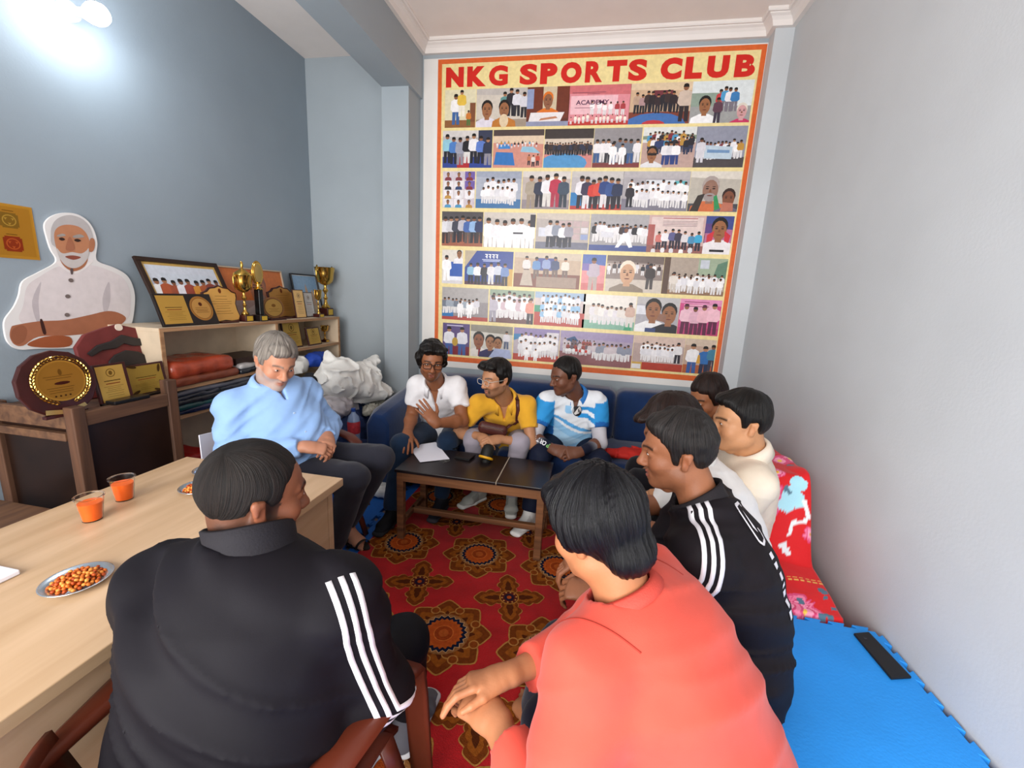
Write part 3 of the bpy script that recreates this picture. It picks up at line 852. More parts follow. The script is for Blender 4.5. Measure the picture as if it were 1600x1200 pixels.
        p.bg('#8d8f9e', '#4a4446', .25); crowd(p, .05, .95, .22, .42, 12, MIX + W_); p.P([(.2, .22), (.75, .2), (.75, .5), (.2, .55)], '#b8c8d4'); p.P([(.25, .36), (.7, .35), (.7, .42), (.25, .44)], '#6f8fb4'); p.fig(.12, .12, .6, '#cfccd2', '#cfccd2')
    elif i == 12:
        p.bg('#cfc3c6')
        for a in range(3):
            for b in range(4):
                p.P(rect(.03 + a * .33, .02 + b * .25, .33 + a * .33, .24 + b * .25), random.choice(['#e4dfe2', '#c8bcc4', '#b8344a', '#d9b06a', '#6f5aa0', '#dcd6d8'])); p.bust(.17 + a * .33, .03 + b * .25, .17, random.choice(MIX))
    elif i == 13:
        p.bg('#a9adba', '#3f6f9e', .25, '#9aa0b0'); crowd(p, .2, .9, .22, .58, 6, W_, 1); crowd(p, .12, .85, .12, .46, 7, W_, 1)
    elif i == 14:
        p.bg('#b9aca6', '#8f8488', .25, '#d0c8c2'); p.P(rect(.55, .65, .85, .85), '#e8e6e0'); p.row(.1, .95, .04, .85, ['#a89a88', '#2f3448', '#e6e2e4', '#b5304a', '#3f4d5e'], ['#9a8a78', '#26242e', '#d8d2cc', '#a83048', '#333c48'])
    elif i == 15:
        p.bg('#b8b2b4', '#b03a34', .15, '#c4beba'); p.P(rect(0, .1, .25, .45), '#2f78b0'); p.row(.15, .95, .05, .8, ['#e2dee2', '#38304a', '#c8382e', '#d24a3a', '#28407a', '#34508a', '#26304e'], ['#26242e', '#dcd6d8', '#26242e'])
    elif i == 16:
        p.bg('#a8a2a6', '#7c7884', .3, '#b4aeb0'); p.P(rect(.35, .62, .78, .78), '#d8dade'); p.P(rect(.78, .6, .95, .76), '#5fb0b8'); crowd(p, .1, .98, .1, .45, 11, W_, 2, .2); p.fig(.12, .08, .6, '#2b2730')
    elif i == 17:
        p.bg('#b8b0a4', '#4a4a50', .2, '#d8d0c4'); p.bust(.42, -.05, .82, '#c96a3e', '#8f6a5a', '#a89a94', '#9a8f8c'); p.P([(.05, 0), (.22, 0), (.32, .45), (.18, .4)], '#38302c'); p.P([(.55, 0), (.68, 0), (.56, .42), (.5, .38)], '#2f8a52'); p.bust(.8, -.12, .62, '#6a6474', '#7d4c36', '#33201a'); p.P([(.66, 0), (.92, .02), (.9, .22), (.7, .24)], '#b8705a')
    elif i == 18:
        p.bg('#a79a94', '#9c5a40', .35, '#4a4446', .75); p.row(.02, .98, .1, .75, ['#d9d6da', '#c9c6ca', '#3a3a48', '#b8b4bc', '#3f5fa0', '#8fb0d8', '#26305a'], ['#3a2b2b', '#5a4a44', '#26242e'])
    elif i == 19:
        p.bg('#bdb3ac', '#a89c98', .1, '#c8beb4'); p.row(.02, .98, -.1, .9, ['#efecec', '#e6e2e4', '#e9e6e6', '#efecec', '#e6e2e4', '#f0eeee'], '#eae6e6'); p.P(rect(.55, .35, .8, .5), '#f2f0f0'); p.strip([(.58, .42), (.77, .42)], .05, '#33303a'); p.P(rect(.9, .6, 1, .95), '#33303a')
    elif i == 20:
        p.bg('#b3a8a2', '#6f6f7e', .2, '#c8bcb0')
        for a in range(4):
            for b in range(3): p.P(rect(.4 + a * .15, .28 + b * .18, .53 + a * .15, .43 + b * .18), random.choice(['#8f9cc0', '#d8d2d4', '#c0a8a8']))
        p.P(rect(.05, .35, .22, .6), '#cfd0da'); p.row(.22, .68, .05, .72, ['#d8d6da', '#8a8f9e', '#e6e2e4', '#9a96a0'], '#2a2a36')
    elif i == 21:
        p.bg('#9a9698', '#3c4c88', .16, '#a8a4a6', .75); crowd(p, .05, .98, .25, .5, 12, W_ + DK, 1); p.P([(.2, .38), (.42, .36), (.42, .5), (.2, .54)], '#d6d4da'); p.P([(.46, .1), (.52, .1), (.62, .3), (.7, .1), (.76, .12), (.68, .5), (.58, .5)], '#efecec'); p.P(ell(.63, .57, .035, .06), '#7a4c34')
    elif i == 22:
        p.bg('#c9a6a0', '#8f5a54', .2); p.P(rect(.05, .3, .95, .95), '#d9c3bd'); p.P(rect(.0, .2, .12, .75), '#a85a54')
        for yy in (.92, .84, .8, .76, .72): p.strip([(.25, yy), (.85, yy)], .02 if yy > .9 else .01, '#a84a4e' if yy > .9 else '#6a4a58')
        p.row(.15, .95, .08, .52, ['#c9726a', '#e6e2e4', '#5a5a88', '#3a3446', '#d6d0d2', '#4a8ab0', '#3aa0c8'], '#2b2836'); crowd(p, .05, .85, -.12, .3, 5, W_)
    elif i == 23:
        p.bg('#b06a8c', '#a83a5a', .15, '#3f4a88', .7); p.P(rect(.0, .55, .4, .8), '#5a3f7a'); p.bust(.52, .08, .78, '#e4dede'); p.P([(.1, .5), (.35, .62), (.3, .35), (.1, .3)], '#c4303a'); p.P([(.72, .62), (.95, .5), (.9, .3), (.74, .35)], '#c4303a'); p.P(rect(.25, .06, .78, .12), '#1c181c')
    elif i == 24:
        p.bg('#d8cfc4', '#cfcacc', .1); p.P(rect(.38, .2, .98, .65), '#2f58a8'); p.fig(.22, .08, .75, '#efecec', '#efecec'); p.bust(.82, .66, .3, '#e6e2e4'); p.P(rect(.38, .1, .98, .22), '#e0e2ea')
    elif i == 25:
        p.bg('#34488e', '#5a3a44', .1); p.P([(0, 1), (.25, 1), (.0, .5)], '#b8a890'); p.P([(.8, .5), (1, .5), (1, 0), (.85, 0)], '#c9a050'); p.row(.05, .92, .02, .62, ['#8fb8d0', '#e6e2e4', '#26222c', '#d9d6da', '#c9ccd8', '#6f88b8'], ['#1f1c28', '#26242e', '#1f1c28', '#d8d4d0'])
        for k2, (xx, ww) in enumerate(((.42, .055), (.49, .055), (.56, .06), (.63, .06))):   # bold headline in another script
            p.strip([(xx, .90), (xx + ww, .90)], .022, '#f2f0f4'); p.strip([(xx + ww * .7, .90), (xx + ww * .7, .79)], .02, '#f2f0f4'); p.strip([(xx + ww * .1, .84), (xx + ww * .7, .83)], .018, '#f2f0f4')
        p.strip([(.36, .75), (.74, .75)], .018, '#d0d4ea'); p.strip([(.38, .71), (.72, .71)], .03, '#a8b2da')
    elif i == 26:
        p.bg('#bda48c', '#7a4434', .4, '#c9b8a4'); p.P(rect(.33, .5, .65, .85), '#48508e'); p.row(.12, .85, .28, .6, ['#dcd4d0', '#5f88b8', '#8a98c0', '#34426a', '#e0d4c6'], '#6a564e'); p.P([(.1, .05), (.3, .05), (.25, .5), (.15, .5)], '#b8a898'); p.P(rect(.35, .02, .95, .32), '#9a8272')
    elif i == 27:
        p.bg('#d88a8c', '#c86a6a', .2, '#4f68a8', .75); p.fig(.5, .0, .9, '#b8a8b4', '#b0a098'); p.P(rect(0, .55, .3, .75), '#7a6aa8')
    elif i == 28:
        p.bg('#8a7a74', '#c8bcb0', .35, '#6a5a54'); p.P(rect(.0, .65, 1, .78), '#b8a8a0'); crowd(p, .0, .98, .5, .3, 10, DK + W_); p.fig(.78, .1, .7, '#3a3030', '#4a4444'); p.bust(.38, -.1, .85, '#8a7a6a', '#c89a78', '#e8d8c4')
    elif i == 29:
        p.bg('#a8988a', '#8a6a52', .12); p.P(rect(.55, .55, 1, 1), '#9aa88f'); p.P([(.8, .5), (1, .45), (1, .95), (.85, .85)], '#5f7f6a'); p.P(rect(.0, 0, .1, 1), '#5a4438'); p.P(rect(.58, .72, .72, .95), '#c0c4cc'); crowd(p, .12, .98, .06, .42, 9, W_, 2, .1); p.fig(.18, .05, .55, '#d9cfc4', '#c8bcb0')
    elif i == 30:
        p.bg('#8d8688', '#a84038', .12, '#a8a2a0', .62); p.P(rect(0, .1, .25, .3), '#2f6fa8'); crowd(p, .02, .8, .2, .46, 9, ['#cfccd2', '#9aa2ae', '#e6e2e4', '#6f7684'], 1); p.fig(.4, .08, .52, '#efecec', '#efecec'); p.fig(.6, .08, .5, '#efecec', '#efecec')
    elif i == 31:
        p.bg('#b8a4ac', '#6a4444', .2, '#8fa08a', .82); crowd(p, .05, .95, .15, .6, 8, W_ + ['#c9b0b8'], 2, .16); p.fig(.08, .02, .8, '#b8b0bc', '#9a94a0'); p.fig(.93, .0, .78, '#d88a78', '#2b2730')
    elif i == 32:
        p.bg('#c9b8b4', '#b03a30', .42, '#9ab0c8', .82); p.P(rect(0, .4, .14, .6), '#2f8a6a'); crowd(p, .12, .9, .1, .42, 9, W_ + ['#8fb8d8'], 3, .2)
    elif i == 33:
        p.bg('#d4c9be', '#7fae98', .25, '#e6ded6', .7); crowd(p, .15, .95, .15, .55, 9, ['#e9e4de', '#e0d8d0', '#dcd6da'], 1); p.P([(.8, 0), (.95, 0), (.92, .2), (.85, .25)], '#3f9a72'); p.fig(.9, .1, .7, '#c9a898', '#d8cfc8')
    elif i == 34:
        p.bg('#a8a4aa', '#7a7680', .12, '#b8b4b4', .8); p.P(rect(.0, .5, .3, .75), '#d8d8de'); p.bust(.4, .0, .85, '#e9e6e6'); p.bust(.78, -.05, .8, '#26232a'); p.P([(.5, .35), (.72, .3), (.72, .5), (.55, .55)], '#8a6250'); p.P(rect(.25, 0, .5, .12), '#33426e')
    elif i == 35:
        p.bg('#c4487e', '#b03a68', .2, '#d88ab0', .88); p.P(rect(.1, .5, .9, .85), '#e0a8bc'); p.row(.05, .95, .02, .85, ['#e4b8c4', '#d8a8b8', '#e4b0bc', '#eab8c4'], '#5a2440')
        for yy in (.92, .8): p.strip([(.1, yy), (.7, yy)], .02, '#8a2a58')
    elif i == 36:
        p.bg('#5a4a78', '#7a2430', .28); p.strip([(.15, .93), (.75, .93)], .03, '#c8c0d8'); p.fig(.24, -.02, .9, '#e0dee4', '#3f5a94'); p.fig(.72, -.02, .9, '#e0dee4', '#3f5a94'); p.P(ell(.46, .42, .11, .14, 14), '#b8943a')
    elif i == 37:
        p.bg('#c9c4ba', '#aab0c0', .15, '#8a8478', .8); p.bust(.2, .02, .68, '#ddd4cc', '#8a5236'); p.P([(.19, .02), (.25, .02), (.24, .25), (.2, .25)], '#8a2434'); p.bust(.48, .02, .62, '#34305a', '#a07050'); p.bust(.66, .05, .55, '#3a3450', '#a07050'); p.P([(.45, 0), (1, .0), (.95, .28), (.6, .3)], '#aab4d4'); p.fig(.86, .3, .55, '#dcd8dc', '#55607a')
    elif i == 38:
        p.bg('#b4a8b0', '#b04436', .2, '#8878a4', .72); p.P(rect(.72, .25, .98, .9), '#d4ccd0'); p.P([(0, .6), (.18, .7), (.2, .82), (.0, .8)], '#2f78a8'); crowd(p, .12, .95, .12, .5, 8, W_, 2, .22); p.fig(.3, .0, .4, '#efecec', '#efecec'); p.fig(.5, .0, .38, '#efecec', '#efecec')
    elif i == 39:
        p.bg('#a898ac', '#8a5a5c', .38, '#9a8aac', .8); p.P([(.08, .75), (.2, .85), (.26, .7), (.14, .65)], '#2f4f78'); crowd(p, .05, .5, .35, .3, 9, ['#9a4a44', '#c8bcc0', '#6a5a62'], 2, .1); crowd(p, .45, .98, .2, .5, 9, ['#c9bcc0', '#b8a4a8', '#8a8f9e']); crowd(p, .08, .4, .28, .2, 7, ['#efecec', '#c23a34'])
    elif i == 40:
        p.bg('#b09a94', '#a83c2c', .22, '#c9b0a4', .78); p.P(rect(0, 0, .2, .22), '#c8a050'); crowd(p, .15, .9, .25, .42, 9, W_, 2, .14); p.fig(.88, .25, .6, '#dcd8d8', '#2b2730'); p.P(rect(.0, .02, .18, .16), '#d9d4d4')
    elif i == 41:
        p.bg('#b89c8a', '#a85a34', .25, '#c9b4a0', .82); p.fig(.28, -.05, .9, '#e9e6e6', '#3a5a94'); p.fig(.68, -.08, .88, '#2f66a4', '#26304a'); p.P([(.42, .3), (.56, .3), (.52, .55), (.46, .55)], '#c8963a'); p.fig(.93, .1, .75, '#3f7a94', '#3a3848')


zA = lambda x, y: (660 + x / 4.139, 50 + y / 4.139)
zB = lambda x, y: (930 + x / 4.138, 50 + y / 4.138)
zC = lambda x, y: (670 + x / 4.284, 320 + y / 4.284)
zD = lambda x, y: (910 + x / 4.137, 320 + y / 4.137)
RECTS = [
    (zA(148, 388), zA(340, 630)), (zA(352, 372), zA(668, 620)), (zA(682, 358), zA(940, 610)), (zA(956, 350), zB(212, 592)), (zB(236, 326), zB(604, 577)), (zB(636, 314), zB(994, 577)),
    (zA(133, 657), zA(446, 888)), (zA(462, 640), zA(775, 885)), (zA(795, 630), zA(1092, 880)), (zA(1116, 620), zB(282, 868)), (zB(318, 605), zB(632, 868)), (zB(664, 600), zB(952, 872)),
    (zA(133, 912), zA(336, 1148)), (zA(350, 908), zA(632, 1148)), (zA(652, 903), zA(945, 1148)), (zA(970, 898), zB(165, 1146)), (zB(188, 893), zB(590, 1152)), (zB(626, 890), zB(914, 1162)),
    (zC(90, 55), zC(358, 288)), (zC(371, 55), zC(704, 295)), (zC(724, 57), zC(1062, 302)), (zD(58, 54), zD(410, 302)), (zD(436, 58), zD(775, 312)), (zD(806, 63), zD(948, 324)),
    (zC(91, 308), zC(225, 536)), (zC(244, 310), zC(557, 548)), (zC(576, 316), zC(1005, 560)), (zC(1034, 325), zD(134, 562)), (zD(164, 322), zD(505, 572)), (zD(536, 330), zD(908, 590)),
    (zC(91, 558), zC(393, 788)), (zC(410, 566), zC(696, 804)), (zC(714, 576), zC(1034, 823)), (zD(12, 576), zD(330, 817)), (zD(358, 588), zD(606, 832)), (zD(638, 600), zD(872, 846)),
    (zC(95, 795), zC(270, 1010)), (zC(282, 803), zC(553, 1035)), (zC(572, 820), zC(863, 1062)), (zC(884, 835), zD(310, 1062)), (zD(338, 840), zD(640, 1082)), (zD(672, 858), zD(838, 1090))]
rowz = []
for r_ in range(7):
    tz = np.mean([ony(*RECTS[r_ * 6 + c][0], BY)[2] for c in range(6)]); bz = np.mean([ony(*RECTS[r_ * 6 + c][1], BY)[2] for c in range(6)]); rowz.append((bz, tz))
for i, (tl, brr) in enumerate(RECTS):
    xa, xb = ony(*tl, BY)[0], ony(*brr, BY)[0]; z0, z1 = rowz[i // 6]
    pid = Photo(xa, z0, xb, z1); photo_art(i, pid); pid.build('photo', PRINT, bn)

# ================================================================== left wall: shelf unit, cabinet, awards
SX = -2.24
rx = lambda X, x0, yt, x1, yb: (onx(x0, (yt + yb) / 2, X)[1], onx(x1, (yt + yb) / 2, X)[1], onx((x0 + x1) / 2, yb, X)[2], onx((x0 + x1) / 2, yt, X)[2])
SHW = mat('cream_shelf_board', '#cbb79d', rough=.55, vary=.15, scale=7)
SHE = wood_mat('raw_ply_edge', '#8d6544', '#b98f68', .7, 1, 40)
SY_0, SY_1, STOP = 1.86, 3.5, 1.235
Z2 = onx(490, 541, SX)[2]; Z3 = onx(300, 645, SX)[2]; Ydiv = onx(432, 520, SX)[1]; Zm = onx(400, 580, SX)[2]
sh = thing('shelf_unit', 'cream open shelf unit along the left wall loaded with awards and packets', 'shelf', (-2.4, 2.7, 0))
X0s = WL + .004


def board(y0, y1, z, nm='shelf_board', tk=.02):
    b = MB().box((X0s, y0, z - tk), (SX - .006, y1, z)).build(nm, SHW, sh, bevel=.001); MB().box((SX - .0058, y0, z - tk), (SX, y1, z)).build('edge_strip', SHE, b)


board(SY_0, SY_1, STOP); board(SY_0 + .02, SY_1 - .02, Z3); board(Ydiv + .02, SY_1 - .02, Z2); board(SY_0 + .02, Ydiv, Zm); board(SY_0 + .02, SY_1 - .02, .12)
for y in (SY_0, Ydiv, SY_1 - .02):
    b = MB().box((X0s, y, 0), (SX - .006, y + .02, STOP - .02)).build('side_panel', SHW, sh, bevel=.001); MB().box((SX - .0058, y, 0), (SX, y + .02, STOP - .02)).build('edge_strip', SHE, b)
MB().box((X0s, SY_0 + .02, .0), (X0s + .004, SY_1 - .02, STOP - .02)).build('back_panel', SHW, sh)

# old brown counter
CB = wood_mat('old_brown_wood', '#3a2417', '#6a4630', .65, 2, 26)
CBR = wood_mat('old_brown_rail', '#4a2f20', '#7a5539', .65, 1, 26)
CDK = mat('dark_stained_panel', '#24140d', rough=.35, vary=.3, scale=8)
KX, KY0, KY1, KZ = -2.1, 1.335, 1.80, .905
cab = thing('counter', 'old dark brown wooden counter by the left wall holding plaques', 'cabinet', (-2.35, 1.55, 0))
for (x, y, zt) in ((KX - .05, KY0, .945), (KX - .05, KY1 - .05, .985), (X0s, KY0, .93), (X0s, KY1 - .05, .93)):
    MB().box((x, y, 0), (x + .05, y + .05, zt)).build('post', CB, cab, bevel=.004)
MB().box((KX - .04, KY0 + .05, KZ - .05), (KX - .004, KY1 - .05, KZ + .012)).build('front_rail', CBR, cab, bevel=.003)
MB().box((KX - .03, KY0 + .05, .10), (KX - .016, KY1 - .05, KZ - .05)).build('front_panel', CDK, cab)
MB().box((X0s + .05, KY0 + .008, KZ - .06), (KX - .05, KY0 + .03, KZ + .02)).build('side_rail', CBR, cab, bevel=.003)
MB().box((X0s + .05, KY0 - .006, KZ - .11), (KX - .05, KY0 + .02, KZ - .075)).build('batten', CBR, cab, bevel=.003)
MB().box((X0s + .05, KY0 + .02, .1), (KX - .05, KY0 + .03, KZ - .06)).build('side_panel', CDK, cab)
MB().box((X0s + .01, KY0 + .03, KZ - .022), (KX - .045, KY1 - .01, KZ)).build('top_board', CB, cab)

# low dark wooden box beyond the desk
bx0 = thing('wooden_bench', 'low dark brown wooden bench end between the desk and the left wall', 'bench', (-2.1, 1.1, 0))
MB().box((-2.45, .78, .50), (-1.83, 1.24, .535)).build('bench_top', CBR, bx0, bevel=.004)
for x in (-2.44, -1.89):
    for y in (.79, 1.18): MB().box((x, y, 0), (x + .05, y + .05, .5)).build('leg', CB, bx0, bevel=.003)
MB().box((-1.87, .84, .36), (-1.85, 1.18, .5)).build('apron', CDK, bx0)


class Card:
    """upright board facing the room: local u along +Y, v up (leaning back), n toward the room"""

    def __init__(s, Y0, Y1, Z0, Z1, xb, xt=None):
        xt = xb if xt is None else xt
        s.o = V(xb, Y0, Z0); s.w = Y1 - Y0; s.h = math.hypot(Z1 - Z0, xt - xb); s.u = V(0, 1, 0); s.v = nrm(V(xt - xb, 0, Z1 - Z0)); s.n = np.cross(s.u, s.v)

    def at(s, a, b, d=0): return s.o + a * s.u + b * s.v + d * s.n

    def slab(s, pts, d0, d1): return MB().prism(pts, s.at(0, 0, d0), s.u, s.v, s.n * (d1 - d0))

    def pr(s, d): return Print(s.at(0, 0, d), s.u, s.v, s.n, .0001)


def lines(p, x0, x1, ys, c, wd=.0018, seed=0):
    r = random.Random(seed)
    for y in ys:
        a = r.uniform(0, .22) * (x1 - x0); p.strip([(x0 + a, y), (x1 - a, y)], wd, c)


def frame(name, label, Yr, xb, xt, border, fm, inner, art, mount=None):
    c = Card(*Yr, xb, xt); t_ = thing(name, label, 'picture', c.o + c.u * c.w / 2)
    W, H, b = c.w, c.h, border
    for r in (rect(0, 0, W, b), rect(0, H - b, W, H), rect(0, b, b, H - b), rect(W - b, b, W, H - b)):
        c.slab(r, 0, .018).build('frame_bar', fm, t_, bevel=.002)
    c.slab(rect(b, b, W - b, H - b), 0, .006).build('backing', BLACKWOOD, t_)
    p = c.pr(.007)
    if mount: p.poly(rect(b, b, W - b, H - b), mount)
    p.o = c.at(b + inner, b + inner, .0072); p.u = c.u * (W - 2 * b - 2 * inner); p.v = c.v * (H - 2 * b - 2 * inner)
    ph = Photo(0, 0, 1, 1); ph.mb = p.mb; ph.o, ph.u, ph.v, ph.n, ph.step, ph.k, ph.asp = p.o, p.u, p.v, p.n, .00005, 4, np.linalg.norm(p.u) / np.linalg.norm(p.v)
    art(ph); ph.build('picture_print', PRINT, t_)
    return t_


def art_group(ph):
    ph.bg('#b4bac8', '#a87a5a', .2, '#c8ccd6', .7); ph.P(rect(.15, .5, .9, .85), '#c4cad4')
    ph.row(.0, 1, .12, .62, ['#e9e6e6', '#a8502e', '#9a4a30', '#e6e2e8', '#9a4434', '#d8923a', '#b05a34', '#8a4030', '#a85a3a'], ['#e0dcd8', '#7a3a28'])
    for i in range(9): ph.bust(.06 + i * .11, .08 + (i % 2) * .04, .22, random.choice(['#a8502e', '#e9e6e6', '#b8622e', '#8a3f2e']))


def art_orange(ph):
    ph.bg('#c8703a', None); ph.P([(0, 0), (1, 0), (1, .35), (0, .35)], '#a88f88'); ph.bust(.55, -.1, .95, '#b8a8a4', '#a86a4c', '#8a5a48', '#9a7a6c')


def art_temple(ph):
    ph.bg('#8fb0d0', '#c8b49a', .25); ph.P([(.1, .2), (.3, .6), (.42, .45), (.5, .8), (.6, .45), (.75, .65), (.9, .2)], '#c8a68a'); ph.P([(.4, .2), (.5, .5), (.6, .2)], '#a8826a')


FB = mat('dark_frame_wood', '#2a1a14', rough=.3, vary=.15); FW = mat('pale_frame', '#b8a48c', rough=.4); FK = mat('black_frame', '#232428', rough=.3)
r_ = rx(-2.36, 216, 405, 344, 511)
frame('framed_photo', 'large dark-framed group photo with gold mount leaning on the wall on top of the shelf', (2.02, 2.56, STOP, STOP + .37), -2.40, -2.565, .026, FB, .016, art_group, '#c9a45a')
gY = rx(-2.52, 346, 420, 446, 490)
frame('framed_photo', 'pale-framed picture with an orange background behind the gold cups', (gY[0], gY[1], STOP, gY[3]), -2.50, -2.565, .010, FW, .0, art_orange)
gY = rx(-2.54, 458, 429, 498, 480)
frame('framed_photo', 'small black-framed picture of a temple under blue sky on the shelf', (gY[0], gY[1], STOP, gY[3]), -2.51, -2.575, .010, FK, .006, art_temple, '#dfe4e8')


def plate_art(p, W, H, x0, y0, x1, y1, seed, c0='#caa04a', c1='#7a5a22', emblem=True):
    p.poly(rect(x0, y0, x1, y1), c0); w, h = x1 - x0, y1 - y0
    if emblem:
        p.poly(ell((x0 + x1) / 2, y1 - h * .2, w * .17, w * .17, 16), c1); p.poly(ell((x0 + x1) / 2, y1 - h * .2, w * .14, w * .14, 16), c0); p.poly(ell((x0 + x1) / 2, y1 - h * .2, w * .07, w * .09, 10), c1)
    p.strip([(x0 + w * .2, y0 + h * .58), (x1 - w * .2, y0 + h * .58)], h * .02, '#3a2410'); p.strip([(x0 + w * .24, y0 + h * .5), (x1 - w * .24, y0 + h * .5)], h * .022, '#8a2a1a')
    lines(p, x0 + w * .12, x1 - w * .12, [y0 + h * f for f in (.42, .37, .32, .27, .2, .14)], c1, h * .008, seed)


# double plaque
d = Card(*rx(-2.30, 247, 461, 336, 512)[:2], STOP, STOP + .175, -2.285, -2.345)
t = thing('award_plaque', 'black plaque with a gold plate beside a round gold medal on the shelf', 'plaque', d.o + d.u * d.w / 2)
d.slab(rect(0, 0, d.w, d.h), 0, .014).build('board', BLACKWOOD, t, bevel=.002)
p = d.pr(.0145); plate_art(p, d.w, d.h, .012, .012, d.w * .5, d.h - .012, 1, emblem=False); p.build('gold_plate', GOLDP, t)
p = d.pr(.0145); cx_, cy_, r0 = d.w * .75, d.h * .52, d.h * .40
p.poly(ell(cx_, cy_, r0, r0, 32), '#b07a3a'); p.poly(ell(cx_, cy_, r0 * .86, r0 * .86, 32), '#8a5a26'); p.poly(ell(cx_, cy_, r0 * .82, r0 * .82, 32), '#cc9a52'); p.poly(ell(cx_, cy_ + r0 * .35, r0 * .16, r0 * .16, 14), '#5a2a14')
lines(p, cx_ - r0 * .6, cx_ + r0 * .6, [cy_ + r0 * f for f in (.05, -.08, -.2, -.32)], '#6a3f18', .002, 4); p.build('round_medal', GOLDP, t)


def shield_pts(W, H):
    hs = [(.0, .12), (.06, .02), (.3, .0), (.5, .03), (.7, .0), (.94, .02), (1.0, .12), (.95, .3), (.93, .5), (1.0, .68), (1.0, .8), (.88, .84), (.78, .93), (.62, .95), (.5, 1.0), (.38, .95), (.22, .93), (.12, .84), (0, .8), (0, .68), (.07, .5), (.05, .3)]
    return [(a * W, b * H) for a, b in hs]


def shield(label, box, xb, xt, seed, c0):
    d = Card(box[0], box[1], STOP, box[3], xb, xt); t_ = thing('award_shield', label, 'plaque', d.o + d.u * d.w / 2, 'gold shields on the shelf')
    d.slab(shield_pts(d.w, d.h), 0, .012).build('board', DARKWOOD, t_, bevel=.002)
    q = [((a - d.w / 2) * .9 + d.w / 2, (b - d.h / 2) * .91 + d.h / 2) for a, b in shield_pts(d.w, d.h)]
    d.slab(q, .012, .0145).build('gold_plate', mat('gold_plate_' + c0[1:], c0, rough=.35, metal=.5, vary=.06), t_)
    p = d.pr(.0148); p.poly(ell(d.w / 2, d.h * .84, d.w * .045, d.w * .06, 10), '#7a3a14'); lines(p, d.w * .2, d.w * .8, [d.h * f for f in (.7, .62, .56, .5, .44, .38, .3, .24)], '#8a5a28', .002, seed); p.build('engraving', GOLDP, t_)
    MB().box((xb, d.o[1] + d.w * .25, STOP), (xb + .05, d.o[1] + d.w * .75, STOP + .012)).build('foot', DARKWOOD, t_, bevel=.001)


shield('large pale gold shield plaque with scalloped maroon edge on the shelf', rx(-2.33, 321, 446, 374, 505), -2.33, -2.37, 2, '#e8b25e')
shield('smaller bronze gold shield plaque behind the round wooden plaque', rx(-2.38, 422, 447, 463, 497), -2.38, -2.42, 5, '#c28a44')
# round wooden plaque
b = rx(-2.31, 409, 464, 445, 499); d = Card(b[0], b[1], STOP, b[3], -2.31, -2.33)
t = thing('award_plaque', 'round wooden plaque with gold disc standing beside the tall black trophy', 'plaque', d.o + d.u * d.w / 2)
r0 = d.w * .46
d.slab(ell(d.w / 2, d.h * .53, r0, d.h * .46, 30), 0, .012).build('board', mat('tan_wood', '#8a5a2e', rough=.4, vary=.2), t, bevel=.002)
p = d.pr(.0125); p.poly(ell(d.w / 2, d.h * .53, r0 * .86, d.h * .395, 30), '#4a2410'); p.poly(ell(d.w / 2, d.h * .53, r0 * .82, d.h * .375, 30), '#c99a4e'); p.poly(ell(d.w / 2, d.h * .62, r0 * .2, d.h * .07, 12), '#8a5a22'); lines(p, d.w * .25, d.w * .75, [d.h * f for f in (.48, .42, .36)], '#7a5020', .002, 8); p.build('gold_disc', GOLDP, t)
MB().box((-2.31, d.o[1] + d.w * .15, STOP), (-2.27, d.o[1] + d.w * .85, STOP + .016)).build('foot', DARKWOOD, t, bevel=.002)
# standing certificates
for nm, label, bx_, xb, bg_, edge in (('certificate_stand', 'narrow cream certificate stand beside the smaller shield', (461, 453, 477, 498), -2.32, '#d9b070', DARKWOOD), ('certificate_stand', 'narrow dark-framed white certificate stand beside the small gold cup', (477, 457, 491, 495), -2.36, '#c4c2c0', BLACKWOOD)):
    b = rx(xb, *bx_); d = Card(b[0], b[1], STOP, b[3], xb, xb - .03); t = thing(nm, label, 'plaque', d.o + d.u * d.w / 2)
    d.slab(rect(0, 0, d.w, d.h), 0, .01).build('board', edge, t, bevel=.001); p = d.pr(.0102); plate_art(p, d.w, d.h, .006, .006, d.w - .006, d.h - .006, 6, bg_, '#6a5238'); p.build('certificate_print', PRINT, t)


GC = mat('polished_gold', '#d8ac54', rough=.18, metal=1.0, vary=.06); GP = mat('yellow_name_plate', '#d9b23c', rough=.35, metal=.4)


